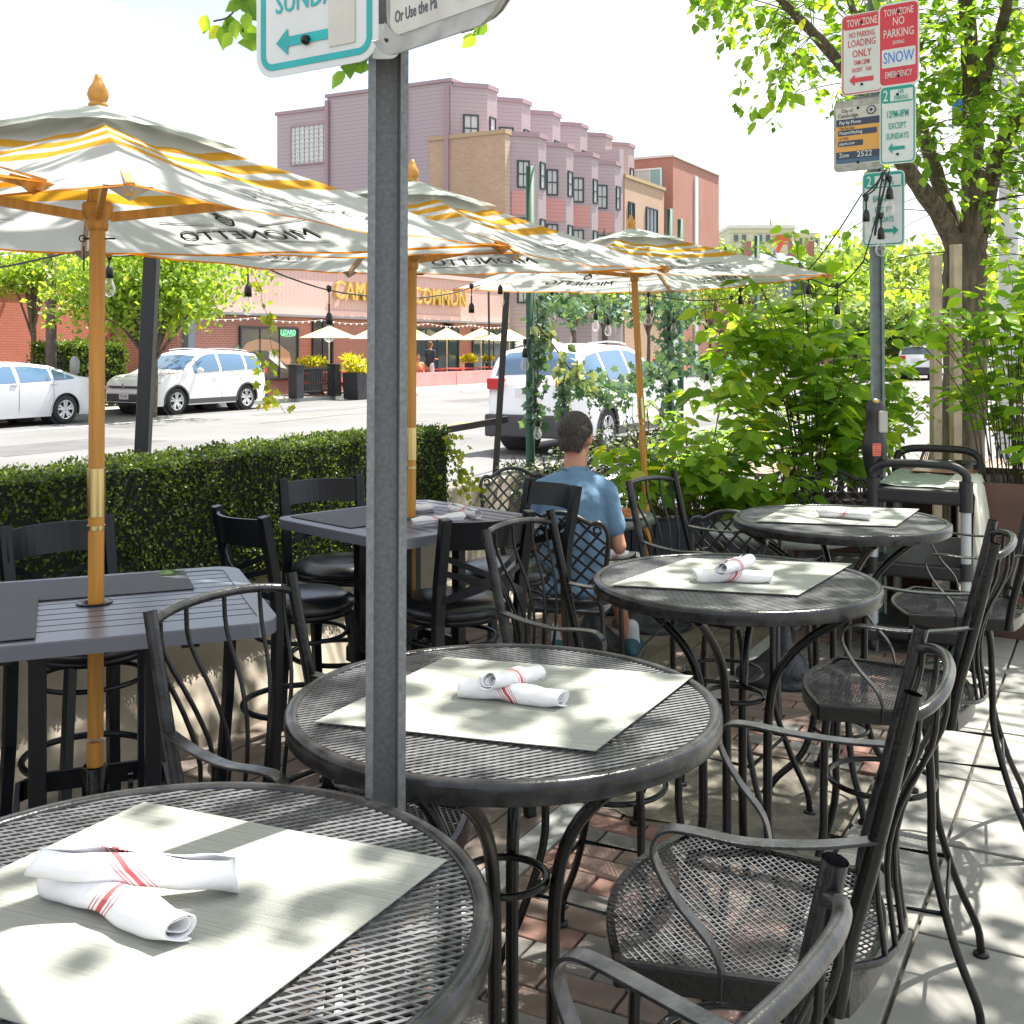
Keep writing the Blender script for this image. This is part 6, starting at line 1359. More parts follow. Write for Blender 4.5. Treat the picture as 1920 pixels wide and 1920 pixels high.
# big trees down the street: (px, top py, d, radius)
FG = 'big trees lining the far end of the street'
for i, (px, py, d, r, lb) in enumerate(((1375, 455, 120, 4.5, 'rounded tree crown above the red brick tower\'s right foot'), (1560, 470, 95, 5.0, 'yellowish tree crown right of the turreted house'), (1500, 560, 80, 4., 'low tree crown in front of the turreted house'), (1610, 440, 110, 7, 'broad tree crown just left of the far signpost'), (1700, 420, 120, 8.5, 'tall tree crown right of the far signpost'), (1745, 480, 75, 5.5, 'pale tree crown between signpost and forked trunk'), (1870, 440, 100, 9, 'big tree crown behind the concrete lamp post'), (1960, 470, 60, 6, 'big tree crown cut by the right edge of the view'), (1620, 540, 62, 3.4, 'low bright crown behind the large middle shrub'))):
    p = at(px, 700, d); h = CAM_H+(650-py)*d/FPX; crown_tree(lb, (p.x, p.y, 0), h, (r, r, min(r*.75, h*.45)), 3600, .55*d/100+.1, YGL if i % 3 == 1 or i == 5 else FARL, .3, 50+i, 'park_tree', group=FG, lobes=14)
t = thing('far_hedgerow', 'soft green mass of distant foliage closing the street', 'trees', (60, 190, 0)); t['kind'] = 'stuff'
k = 9000; P = np.stack([rng.uniform(-25, 120, k), rng.uniform(-6, 6, k), rng.random(k)**.8*15], 1); P[:, 2] *= (.65+.35*np.sin(P[:, 0]*.13)*np.cos(P[:, 0]*.31)); leaf_mesh('foliage', LEAF_SIMPLE, P, rnd_dirs(k), rnd_dirs(k)+np.array([0, -.6, 1]), 1.6*(.6+.8*rng.random(k)), FARL, t)
# clipped hedge across the street + fence
hb = hedge('clipped_hedge', 20.6, 22.6, -24.6, -26.2, 0, 1.75, .09, 9000, leafmat('clipped_leaf', (.05, .11, .02), (.13, .2, .03), .3), MATS['hedge_core'], 'square clipped green hedge across the street beside the utility pole', 'hedge')
hedge('clipped_hedge', 73, 80, -24.2, -25.2, 0, 1.1, .12, 3000, MATS['clipped_leaf'], MATS['hedge_core'], 'long low clipped hedge far across the street behind black railings', 'hedge')
def railing(label, u0, u1, n, h, step=.14):
    t = thing('iron_railing', label, 'fence', W((u0+u1)/2, n, 0)); b = B()
    for z in (.15, h-.15): b.bar(W(u0, n, z)-t.location, W(u1, n, z)-t.location, .04, .04)
    b.build('rail', BLACK, t); b = B(); u = u0
    while u < u1: b.bar(W(u, n, 0)-t.location, W(u, n, h)-t.location, .02, .02, (0, 1, 0)); b.sphere(W(u, n, h)-t.location, .03, 5, 3); u += step
    o = b.build('pickets', BLACK, t, kind='stuff')
    for u in (u0, (u0+u1)/2, u1): b = B(); b.bar(W(u, n, 0)-t.location, W(u, n, h+.15)-t.location, .09, .09, (0, 1, 0)); b.build('fence_post', BLACK, t)
railing('black iron railing with spear heads behind the silver sedan', 12, 20.4, -24.6, 1.25); railing('black iron railing far across the street right of the pole pair', 72, 79.5, -23.95, 1.5, .3)
# ================================================================ CARS
HEADL = mat('headlight', (.5, .52, .55), .1, .3); TAIL = mat('tail_light', (.5, .01, .01), .15); PLATE = mat('number_plate', (.7, .7, .72), .5); CHROME = mat('chrome', (.6, .6, .62), .12, 1.); CLAD = mat('cladding', (.05, .052, .058), .6)
def car(label, loc, rz, kind='suv', paint=WHITEP, group=None, plate='7TE 428', glass=GLASSD, z=-.12):
    t = thing('parked_car', label, 'car', (*loc, z), rz, group)
    if kind == 'suv':
        L_ = 2.3; top = [(-2.30, .62), (-2.27, 1.02), (-2.12, 1.18), (-1.95, 1.47), (-1.80, 1.60), (-1.3, 1.67), (-.5, 1.70), (.1, 1.68), (.42, 1.60), (1.12, 1.17), (1.3, 1.10), (1.8, 1.04), (2.12, .95), (2.25, .82), (2.30, .6)]
        belt = [(-2.3, 1.14), (-1.2, 1.12), (.8, 1.04), (1.2, 1.02), (2.3, .8)]; hw = .92; hr = .64; wr = .355; ax = (1.39, -1.27); zb = .24; gl = (-1.98, 1.0); pill = [(-1.93, -1.32), (-1.22, -.30), (-.20, .78)]
    else:
        L_ = 2.42; top = [(-2.42, .62), (-2.38, 1.0), (-2.1, 1.08), (-1.75, 1.13), (-1.1, 1.37), (-.5, 1.44), (.1, 1.45), (.5, 1.38), (1.25, 1.02), (1.4, .98), (1.9, .90), (2.25, .78), (2.42, .55)]
        belt = [(-2.42, 1.05), (-1.2, .98), (.9, .92), (1.3, .92), (2.42, .7)]; hw = .92; hr = .60; wr = .335; ax = (1.40, -1.38); zb = .20; gl = (-1.45, 1.15); pill = [(-1.62, -1.08), (-1.00, -.18), (-.08, .92)]
    T = lambda x: float(np.interp(x, [p[0] for p in top], [p[1] for p in top])); BL = lambda x: min(float(np.interp(x, [p[0] for p in belt], [p[1] for p in belt])), T(x)-.02)
    def zlow(x):
        z = zb
        for a in ax:
            if abs(x-a) < wr+.055: z = max(z, math.sqrt(max(0, (wr+.055)**2-(x-a)**2))+wr-.0)
        if abs(x) > L_-.25: z += .10*((abs(x)-L_+.25)/.25)
        return min(z, .9)
    def wb(x): e = max(0, (abs(x)-(L_-.75))/.75); return hw-.22*e**2.2
    def S(x, z):
        b_, tp_ = BL(x), T(x); w0 = wb(x)
        if z <= b_: k = (z-.62)/.5; return w0*(1-.035*k*k)
        q = (z-b_)/max(.05, (1.68 if kind == 'suv' else 1.45)-b_); return w0*.985-(w0*.985-hr)*min(1, q)**1.25
    xs = sorted(set(list(np.linspace(-L_, L_, 70))+[a+s*(wr+.055)*c for a in ax for s in (-1, 1) for c in (1, .97, .9, .75)])); rows = []
    for x in xs:
        z0, z1, b_ = zlow(x), T(x), BL(x); row = []
        zs = [z0+(b_-z0)*k/5 for k in range(6)]+[b_+(z1-.03-b_)*k/4 for k in range(1, 5)]
        side = [Vector((x, S(x, z), z)) for z in zs]; y1 = side[-1].y
        roof = [Vector((x, y1*c, z1-.03+.035*(1-c**2))) for c in (.93, .6, .2, -.2, -.6, -.93)]
        rows.append(side+roof+[Vector((v.x, -v.y, v.z)) for v in side[::-1]])
    b = B(); b.grid(rows); n = len(rows[0]); b.add(rows[0], [tuple(range(n))[::-1]]); b.add(rows[-1], [tuple(range(n))]); body = b.build('body', paint, t)
    b = B(); b.box((0, 0, (zb+.3)/2+.12), (L_*2-.9, 1.5, .3)); b.build('underbody', CLAD, t)
    for s in (1, -1):
        for (xa, xb) in pill:
            rows = []
            for x in np.linspace(xa, xb, 8):
                z0 = BL(x)+.035; z1 = T(x)-.10
                if z1-z0 < .04: z1 = z0+.04
                rows.append([Vector((x, s*(S(x, z)+.006), z)) for z in np.linspace(z0, z1, 5)])
            b = B(); b.grid(rows if s < 0 else rows[::-1]); b.build('side_window', glass, t)
        for xa in (pill[1][0]-.05, pill[2][0]-.06): b = B(); b.tube([(xa, s*(S(xa, z)+.002), z) for z in np.linspace(.35, BL(xa), 6)], .004, 4); b.build('door_gap', CLAD, t)
        for xa in (-1.05, .0): b = B(); b.box((xa, s*(S(xa, .93)+.012), .93), (.17, .025, .03)); b.build('door_handle', paint if paint is WHITEP else CHROME, t, bevel=.008)
        b = B(); b.sphere((pill[2][1]-.12, s*(S(.7, 1.05)+.11), BL(.7)+.10), .1, 10, 8, sc_=(.8, 1.1, .75)); b.build('wing_mirror', paint, t)
        for a in ax:
            M = Matrix.Rotation(R(-90*s), 3, 'X'); y = s*(hw-.12); w = thing('wheel', None, None, (a, y, wr)); w.parent = t
            b = B(); b.lathe([(wr*.64, .115), (wr*.68, .12), (wr*.96, .11), (wr, .08), (wr, -.08), (wr*.9, -.11), (wr*.6, -.11)], (0, 0, 0), 32, M=M, closed=True); b.build('tyre', TYRE, w)
            b = B(); b.lathe([(0, .03), (wr*.55, .03), (wr*.62, .05)], (0, 0, 0), 24, M=M); b.build('wheel_dish', mat('wheel_dark', (.04, .04, .045), .5, .5), w)
            b = B(); b.lathe([(wr*.60, .09), (wr*.66, .118), (wr*.645, .122), (wr*.58, .10)], (0, 0, 0), 32, M=M, closed=True); b.lathe([(0, .10), (wr*.13, .095), (wr*.14, .06)], (0, 0, 0), 12, M=M)
            for k in range(10):
                an = 2*PI*k/10+(.11 if k % 2 else -.11); b.bar(M @ Vector((math.cos(an)*wr*.1, math.sin(an)*wr*.1, .088)), M @ Vector((math.cos(an)*wr*.62, math.sin(an)*wr*.62, .105)), .05, .02, M @ Vector((0, 0, 1)))
            b.build('rim', mat('wheel_silver', (.5, .51, .53), .35, .2), w)
            b = B(); rr = wr+.055; P = [(a+rr*math.cos(q), s*(S(a+rr*math.cos(q), wr+rr*math.sin(q))+.004), wr+rr*math.sin(q)) for q in np.linspace(-.15, PI+.15, 18)]
            b.strap(P, (0, 1, 0), .035, .045 if kind == 'suv' else .008); b.build('wheel_arch', CLAD if kind == 'suv' else paint, t)
            b = B(); b.lathe([(wr+.05, -.35), (wr+.05, .0)], (a, s*(hw-.10), wr), 20, M=M); b.build('wheel_well', CLAD, t)
        if kind == 'suv':
            b = B(); b.strap([(x, s*(S(x, .35)+.008), .34) for x in np.linspace(ax[1]+.43, ax[0]-.43, 8)], (0, 0, 1), .13, .02); b.build('sill_cladding', CLAD, t)
            b = B(); b.tube([(x, s*.60, T(x)+.035) for x in np.linspace(-1.6, .2, 8)], .016, 6); b.build('roof_rail', CHROME, t)
    def across(xa, xb, inset, name, m, n=8, k=8, lift=.008):
        rows = []
        for x in np.linspace(xa, xb, n):
            z1 = T(x); y1 = S(x, z1-.03)-inset; rows.append([Vector((x, y1*c, z1-.03+.035*(1-c**2)+lift)) for c in np.linspace(-1, 1, k)])
        b = B(); b.grid(rows[::-1]); return b.build(name, m, t)
    if kind == 'suv': across(.50, 1.10, .07, 'windscreen', glass); across(-2.10, -1.84, .10, 'rear_window', glass)
    else: across(.58, 1.22, .07, 'windscreen', glass); across(-1.65, -1.12, .10, 'rear_window', glass)
    fx = L_
    if kind == 'suv':
        b = B(); b.box((fx-.02, 0, .46), (.10, 1.30, .20)); b.build('lower_grille', CLAD, t, bevel=.02); b = B(); b.box((fx-.005, 0, .74), (.06, 1.1, .05)); b.build('upper_grille', CLAD, t, bevel=.01)
        b = B(); b.lathe([(0, .02), (.06, .015), (.065, 0)], (fx+.035, 0, .78), 16, M=Matrix.Rotation(R(90), 3, 'Y')); b.build('badge', CHROME, t)
        b = B(); b.box((fx+.04, .0, .50), (.02, .32, .15)); pl = b.build('number_plate', PLATE, t)
        b = B(); text(b, plate, .10, Matrix.Translation((fx+.052, 0, .50)) @ Matrix(((0, 0, 1, 0), (1, 0, 0, 0), (0, 1, 0, 0), (0, 0, 0, 1))), 0, .001, sx=.7); b.build('plate_lettering', mat('plate_red', (.35, .04, .04), .5), pl)
        b = B(); b.box((-fx-.03, 0, .95), (.03, .42, .15)); pl = b.build('number_plate', PLATE, t)
        b = B(); b.box((-fx+.0, 0, .45), (.14, 1.5, .34)); b.build('rear_bumper', CLAD, t, bevel=.03)
    for s in (1, -1):
        b = B(); x0 = fx-.38; rows = [[Vector((x, s*(wb(x)*.985+.008-.10*k), (T(x)-.13 if k == 0 else T(x)-.10)-.09*(1-j/2))) for j in range(3)] for x in np.linspace(x0, fx-.06, 6) for k in (0,)]
        b.grid(rows if s < 0 else rows[::-1]); b.build('headlight', HEADL, t)
        b = B(); b.box((fx-.05, s*.60, T(fx-.1)-.14), (.10, .30, .09)); b.build('headlight', HEADL, t, bevel=.02)
        zt = 1.08 if kind == 'suv' else .90
        b = B(); b.box((-fx+.08, s*(wb(-fx+.08)-.14), zt), (.20, .26, .17 if kind == 'suv' else .10)); b.build('tail_light', TAIL, t, bevel=.02)
        if kind == 'suv': b = B(); b.box((fx-.05, s*.72, .50), (.08, .12, .12)); b.build('fog_light', CLAD, t, bevel=.02)
    b = B(); b.box((-fx+.45 if kind == 'suv' else -1.2, 0, (1.63 if kind == 'suv' else 1.36)), (.05, .34, .03)); b.build('brake_light', TAIL, t)
    return t
AF = math.atan2(-UY, -UX)
SKYG = mat('sky_tinted_glass', (.06, .13, .22), .05, .0, spec=1.)  # car windows: reflected blue sky put into the glass colour
def cpos(x, y, back, side): # outer wheel midpoint -> centre
    return (x+back*UX-side*UY, y+back*UY+side*UX)
car('white parked suv facing left with red-lettered plate, across the street', cpos(-8.10, 30.45, .0, .88), AF, 'suv', WHITEP, 'cars parked across the street', glass=SKYG)
car('silver parked sedan cut by the left edge, only its rear half in view', cpos(-10.3, 25.8, -1.38, .88), AF, 'sedan', SILVERP, 'cars parked across the street', glass=SKYG)
c = car('white suv driving away in the near lane, blue sky in its rear window', (1.40, 20.3), math.atan2(UY, UX), 'suv', WHITEP, None, glass=SKYG); c.scale = (1.04, 1.04, 1.08)
c2 = car('white suv far down the street seen from behind, right of the far signpost', (22.4, 61.5), math.atan2(UY, UX)+R(4), 'suv', WHITEP); c2.scale = (1.1, 1.1, 1.12)
# ================================================================ UTILITY POLE, LAMP POST
p = at(96, 700, 28.4); t = thing('utility_pole', 'brown wooden utility pole with white bands across the street at left', 'pole', (p.x, p.y, 0)); b = B(); b.lathe([(.135, 0), (.115, 6.3)], (0, 0, 0), 16); b.build('shaft', mat('pole_wood', (.13, .10, .09), .9, var=.3, vs_=6), t)
b = B(); b.lathe([(.128, 2.98), (.128, 3.05)], (0, 0, 0), 16); b.lathe([(.128, 3.10), (.128, 3.15)], (0, 0, 0), 16); b.build('band', mat('pole_band', (.6, .6, .55), .6), t)
t = thing('lamp_post', 'pale grey concrete lamp post with blue banner behind the forked tree', 'lamp post', (6.25, 14.1, 0)); b = B(); b.lathe([(.13, 0), (.10, 5.6), (.09, 8)], (0, 0, 0), 18); b.build('shaft', mat('lamp_concrete', (.48, .49, .48), .8), t)
b = B(); b.tube([(0, 0, 5.2), (-.75, 0, 5.2)], .02, 6); b.tube([(0, 0, 4.45), (-.75, 0, 4.45)], .02, 6); b.build('banner_arm', GALV, t)
b = B(); b.box((-.55, 0, 4.83), (.32, .006, .72)); b.build('banner', mat('blue_banner', (.01, .16, .45), .7, trans=.3), t)
# second utility/park meters etc across the street
p = at(140, 700, 28); t = thing('parking_meter', 'small grey parking meter across the street by the clipped hedge', 'parking meter', (p.x, p.y, 0)); b = B(); b.lathe([(.03, 0), (.03, .95), (.11, 1.0), (.12, 1.3), (.06, 1.42), (0, 1.43)], (0, 0, 0), 12); b.build('housing', mat('meter_grey', (.35, .36, .36), .5), t)
# ================================================================ RESTAURANT PATIO ACROSS THE STREET
YEM = mat('yellow_canvas', (.93, .86, .48), .8, trans=.45); REM = mat('red_canvas', (.62, .03, .03), .8, trans=.3); YPOLE = mat('pale_pole', (.5, .45, .35), .6)
def simple_umbrella(label, loc, r, zt, h, m, group, n=6, tilt=0.):
    t = thing('cafe_umbrella', label, 'umbrella', (*loc, 0), 0, group); b = B(); b.lathe([(.025, 0), (.025, zt), (0, zt+.08)], (0, 0, 0), 10); b.build('pole', YPOLE, t)
    b = B(); pk = Vector((0, 0, zt)); 
    for i in range(n):
        a0, a1 = 2*PI*i/n+.3, 2*PI*(i+1)/n+.3; A0 = Vector((r*math.cos(a0), r*math.sin(a0), zt-h)); A1 = Vector((r*math.cos(a1), r*math.sin(a1), zt-h))
        rows = [[pk.lerp(A0.lerp(A1, s), q)-Vector((0, 0, .05*math.sin(PI*q)*4*s*(1-s)*r/1.5)) for s in np.linspace(0, 1, 5)] for q in np.linspace(.02, 1, 6)]; b.grid(rows)
    b.build('canopy', m, t)
    for i in range(n): a = 2*PI*i/n+.3; b = B(); b.bar(Vector((0, 0, zt-.03)), Vector((r*math.cos(a), r*math.sin(a), zt-h-.01)), .02, .02); b.build('rib', YPOLE, t)
    return t
YG = 'yellow cafe umbrellas across the street'
for i, (px, py, d, wpx, lb) in enumerate(((617, 611, 43, 110, 'leftmost yellow umbrella, above the red picnic table and black planters'), (700, 613, 45.5, 90, 'yellow umbrella half hidden by the near signpost'), (775, 615, 47, 86, 'yellow umbrella just right of the second umbrella pole'), (838, 614, 49, 84, 'yellow umbrella behind the standing person in navy'), (902, 615, 51, 96, 'yellow umbrella left of the slim leaning post'), (955, 617, 53, 90, 'yellow umbrella right of the slim leaning post'), (1010, 622, 56, 96, 'yellow umbrella mostly hidden by the passing suv'))):
    q = W((lambda s: (-24.1*UY+s*-24.1*UX)/(s*UY-UX))((px-960)/FPX), -24.1); d = q.y; p = at(px, py, d); simple_umbrella(lb, (p.x, p.y), wpx*d/FPX/2, p.z, 22*d/FPX, YEM, YG)
for px, py, d, wpx, lb in ((1135, 618, 68, 50, 'left red cafe umbrella across the street'), (1212, 625, 72, 56, 'right red cafe umbrella across the street')):
    p = at(px, py, d); simple_umbrella(lb, (p.x, p.y), wpx*d/FPX/2, p.z, 20*d/FPX, REM, 'red cafe umbrellas across the street')
p = at(1204, 690, 70); t = thing('traffic_barrel', 'red object on the far pavement beside the third umbrella pole', 'barrier', (p.x, p.y, 0)); b = B(); b.box((0, 0, .5), (1.8, .5, .9)); b.build('barrier_body', mat('red_plastic', (.6, .04, .03), .5), t, bevel=.08)
REDW = mat('red_painted_wood', (.58, .07, .06), .55)
def picnic(label, u, n, group='red picnic tables across the street'):
    t = thing('picnic_table', label, 'picnic table', W(u, n), UANG, group)
    for k in range(5): b = B(); b.box((0, -.32+.16*k, .75), (1.8, .15, .04)); b.build('top_board', REDW, t)
    for s in (-1, 1):
        for k in (0, 1): b = B(); b.box((0, s*(.66+.15*k), .45), (1.8, .14, .04)); b.build('seat_board', REDW, t)
        b = B(); b.box((s*.6, 0, .43), (.05, 1.6, .1)); b.build('bench_beam', REDW, t)
        for q in (-1, 1): b = B(); b.bar((s*.64, q*.25, .73), (s*.64, q*.62, 0), .09, .045, (1, 0, 0)); b.build('leg', REDW, t)
    return t
def nu(px, n): s = (px-960)/FPX; return (n*UY+s*n*UX)/(s*UY-UX)
for px, lb in ((602, 'leftmost red picnic table between the black posts'), (662, 'red picnic table partly behind the near signpost'), (795, 'red picnic table by the standing person in navy'), (860, 'red picnic table behind the pink barrier at centre'), (925, 'red picnic table behind the pink barrier nearest the passing suv')): picnic(lb, nu(px, -24.3), -24.3)
PBX = 'black planter posts across the street'
BP = mat('black_timber', (.02, .022, .026), .6)
for px, lb in ((555, 'leftmost black timber post of the restaurant patio'), (627, 'black timber post right of the red picnic table'), (673, 'third black timber post of the restaurant patio')):
    t = thing('timber_post', lb, 'post', W(nu(px, -23.3), -23.3, -.0), UANG, PBX); b = B(); b.box((0, 0, .52), (.34, .34, 1.04)); b.build('post', BP, t); b = B(); b.box((0, 0, 1.06), (.42, .42, .05)); b.build('cap', BP, t)
t = thing('patio_screen', 'black mesh screen between the patio posts across the street', 'screen', W((nu(555, -23.3)+nu(627, -23.3))/2, -23.3, 0), UANG); b = B(); L_ = nu(627, -23.3)-nu(555, -23.3)-.4
b.box((0, 0, .95), (L_, .04, .05)); b.box((0, 0, .2), (L_, .04, .05)); b.build('rail', BP, t); b = B(); x = -L_/2
while x < L_/2: b.box((x, 0, .57), (.03, .02, .72)); x += .09
b.build('pickets', BP, t, kind='stuff')
YF = leafmat('yellow_flower_leaf', (.30, .36, .02), (.50, .48, .03), .4)
for i, (px, n, z, s, lb) in enumerate(((575, -24.6, .95, .5, 'yellow-green potted plants above the patio screen, left clump'), (592, -23.9, 1.0, .55, 'yellow-green potted plants above the patio screen, right clump'), (655, -24.4, 1.1, .45, 'yellow-green plant left of the near signpost'), (880, -24.9, 1.0, .55, 'yellow-green plant against the brick pier at centre'), (915, -24.9, 1.0, .35, 'small yellow-green plant near the passing suv'))):
    p = W(nu(px, n), n, z); t = thing('potted_plant', lb, 'plant', p, 0, 'yellow-green potted plants across the street'); k = 420; s *= .72; P = rnd_dirs(k)*(rng.random((k, 1))**.5)*np.array([s, s, s*.45])+np.array([0, 0, .12]); leaf_mesh('foliage', LEAF_LONG, P, rnd_dirs(k)+np.array([0, 0, .5]), rnd_dirs(k)+np.array([0, -.4, 1]), .16*(.6+.6*rng.random(k)), YF, t)
    b = B(); b.box((0, 0, -z/2), (s*1.0, .3, z*.9)); b.build('pot', BP, t)
t = thing('planter_tub', 'tapered black tub with flowers left of the near signpost across the street', 'planter', W(nu(668, -22.6), -22.6, -.1), UANG); b = B(); b.prism([(-.3, 0), (.3, 0), (.38, .9), (-.38, .9)], -.3, .3, M=Matrix.Rotation(R(90), 4, 'X')); b.build('tub', BP, t)
k = 500; P = rnd_dirs(k)*(rng.random((k, 1))**.5)*np.array([.5, .5, .35])+np.array([0, 0, 1.1]); leaf_mesh('foliage', LEAF_SIMPLE, P, rnd_dirs(k), rnd_dirs(k)+np.array([0, -.4, 1]), .13*(.6+.6*rng.random(k)), YF, t)
# pink jersey barriers across
PKC = mat('pink_painted_concrete', (.62, .27, .25), .85, var=.12, vs_=2); PWH = mat('white_painted_concrete', (.62, .58, .55), .85, var=.12, vs_=3)
prof2 = [(-.30, 0), (-.30, .08), (-.12, .30), (-.08, .82), (.08, .82), (.12, .30), (.30, .08), (.30, 0)]
for i in range(5):
    a = nu(676, -22.6)+i*3.05; lb = ['pink barrier hidden behind the near signpost', 'pink barrier left of the red joint, between umbrella pole and patio', 'pink barrier right of the red joint', 'pink barrier partly behind the passing suv', 'pink barrier behind the passing suv\'s roof'][i]
    t = thing('concrete_barrier', lb, 'barrier', W(a+1.5, -22.6, -.12), UANG, 'pink barriers across the road'); b = B(); n = len(prof2); v = [Vector((-1.5, y, z)) for y, z in prof2]+[Vector((1.5, y, z)) for y, z in prof2]
    b.add(v, [tuple(range(n)), tuple(range(2*n-1, n-1, -1))]+[(j, n+j, n+(j+1) % n, (j+1) % n) for j in range(n)]); b.m = [0, 0, 1, 1, 0, 0, 0, 1, 1, 1]; b.build('barrier_body', [PKC, PWH], t)
    for x in (-.8, .8): b = B(); b.prism([(-.12, 0), (.12, 0), (.12, .1), (.06, .2), (-.06, .2), (-.12, .1)], -.02, .02, M=Matrix.Translation((x, -.275, 0)) @ Matrix.Rotation(R(60), 4, 'X')); b.build('drain_slot', mat('slot_dark', (.15, .13, .12), .9), t)
# ================================================================ PEOPLE
def capsule(b, p0, p1, r0, r1, seg=14, flat=1., fdir=None):
    p0, p1 = Vector(p0), Vector(p1); ax = (p1-p0); ln = ax.length; ax = ax/ln if ln > 1e-6 else Vector((0, 0, 1)); M = ax.to_track_quat('Z', 'Y').to_matrix(); prof = []
    for k in range(5): a = -PI/2+PI/2*k/4; prof.append((max(1e-4, r0*math.cos(a)), r0*math.sin(a)))
    for k in range(5): a = PI/2*k/4; prof.append((max(1e-4, r1*math.cos(a)), ln+r1*math.sin(a)))
    b.lathe(prof, p0, seg, M=M)
def ell(b, c, rad, M=None): b.sphere(c, 1, 18, 12, sc_=rad, M=M)
def remesh(b, name, m, parent, vox, smooth=4, disp=None):
    me = b.mesh('tmp'); o = bpy.data.objects.new('tmp', me); C.objects.link(o); md = o.modifiers.new('r', 'REMESH'); md.mode = 'VOXEL'; md.voxel_size = vox; md.use_smooth_shade = True
    sm = o.modifiers.new('s', 'SMOOTH'); sm.iterations = smooth; sm.factor = .5
    if disp:
        tx = bpy.data.textures.new('cl', 'CLOUDS'); tx.noise_scale = disp[1]; dm = o.modifiers.new('d', 'DISPLACE'); dm.texture = tx; dm.strength = disp[0]; dm.mid_level = .5
    dg = bpy.context.evaluated_depsgraph_get(); r = bpy.data.meshes.new_from_object(o.evaluated_get(dg)); bpy.data.objects.remove(o); r.materials.clear(); r.materials.append(m)
    r.polygons.foreach_set('use_smooth', [True]*len(r.polygons)); q = bpy.data.objects.new(name, r); C.objects.link(q); q.parent = parent; return q
SKIN = mat('skin', (.50, .24, .15), .5, var=.12, vs_=12); SKIN.node_tree.nodes['Principled BSDF'].inputs['Subsurface Weight'].default_value = .08
TEE = mat('blue_tee_cloth', (.13, .23, .355), .95, var=.06, vs_=5, bump=.5, bs=9); HAIRM = mat('short_grey_hair', (.055, .045, .040), .7, var=.7, vs_=90, bump=1., bs=160)
SHORT = mat('khaki_cloth', (.50, .46, .38), .9, bump=.3, bs=12); SOCKM = mat('white_sock', (.6, .62, .7), .9); SHOE = mat('teal_shoe', (.02, .10, .13), .6)
man = thing('person', 'man in a light blue T-shirt and khaki shorts eating with his back to us', 'person', (.30, 5.42, 0), R(-12)); t = man
# local: facing +y
HZ = .50; hip = Vector((0, 0, HZ)); 
b = B()
capsule(b, (-.09, 0, .53), (-.13, .42, .54), .088, .062); capsule(b, (.09, 0, .53), (.15, .42, .54), .088, .062)          # thighs
capsule(b, (-.13, .42, .53), (-.16, .50, .12), .058, .036); capsule(b, (.15, .42, .53), (.22, .60, .12), .058, .036)     # shins
for s, fx, fy in ((-1, -.16, .50), (1, .22, .60)): capsule(b, (fx, fy-.02, .05), (fx+s*.02, fy+.16, .035), .036, .03)
ell(b, (0, 0, .55), (.165, .12, .12)); capsule(b, (0, .0, .60), (0, .03, .85), .135, .155); ell(b, (0, .02, .90), (.19, .115, .13)); ell(b, (0, .02, .99), (.15, .08, .05))
capsule(b, (0, .025, 1.03), (.0, .055, 1.13), .060, .056)                                                                         # neck
[capsule(b, (0, .03, 1.01), (q*.165, .02, .95), .055, .05) for q in (-1, 1)]
hc = Vector((.0, .075, 1.215)); HM = Matrix.Rotation(R(-16), 3, 'Z') @ Matrix.Rotation(R(-14), 3, 'X')
def hp(x, y, z): return hc+HM @ Vector((x, y, z))
ell(b, hp(0, -.012, .02), (.076, .092, .098), HM); ell(b, hp(0, .03, -.045), (.056, .062, .062), HM); ell(b, hp(0, .062, -.085), (.03, .026, .022), HM)
capsule(b, hp(0, .088, .0), hp(0, .108, -.028), .009, .013); ell(b, hp(0, .094, -.055), (.022, .009, .008), HM)
for s in (-1, 1):
    ell(b, hp(s*.080, -.004, -.008), (.008, .018, .032), HM); ell(b, hp(s*.030, .082, .006), (.012, .008, .008), HM); ell(b, hp(s*.030, .082, .026), (.02, .008, .005), HM)
# arms: upper arm down, forearm forward to the table
armR = [Vector((.19, .01, .955)), Vector((.255, .02, .70)), Vector((.17, .25, .745))]; armL = [Vector((-.19, .01, .955)), Vector((-.25, .06, .70)), Vector((-.10, .29, .765))]
for A in (armR, armL):
    capsule(b, A[0]-Vector((0, 0, .015)), A[1], .046, .040); capsule(b, A[1], A[2], .042, .027)
    s = 1 if A is armR else -1; d = (A[2]-A[1]).normalized(); sdv = Vector((-s, .15, 0)).normalized(); pc = A[2]+d*.05; capsule(b, A[2], pc, .026, .03); ell(b, pc+d*.01, (.04, .045, .016))
    for k, (off, ln) in enumerate(((-.030, .062), (-.010, .072), (.010, .068), (.029, .052))):
        k0 = pc+d*.038+sdv*off; k1 = k0+d*ln*.5+Vector((0, 0, -.012)); k2 = k1+d*ln*.35+Vector((0, 0, -.028)); capsule(b, k0, k1, .0095, .0088, 8); capsule(b, k1, k2, .0088, .0075, 8)
    th0 = A[2]+d*.025+sdv*.026; th1 = th0+d*.03+sdv*.03+Vector((0, 0, -.005)); th2 = th1+d*.03+Vector((0, 0, -.012)); capsule(b, th0, th1, .012, .011, 8); capsule(b, th1, th2, .011, .009, 8)
body = remesh(b, 'body', SKIN, t, .0072, 3)
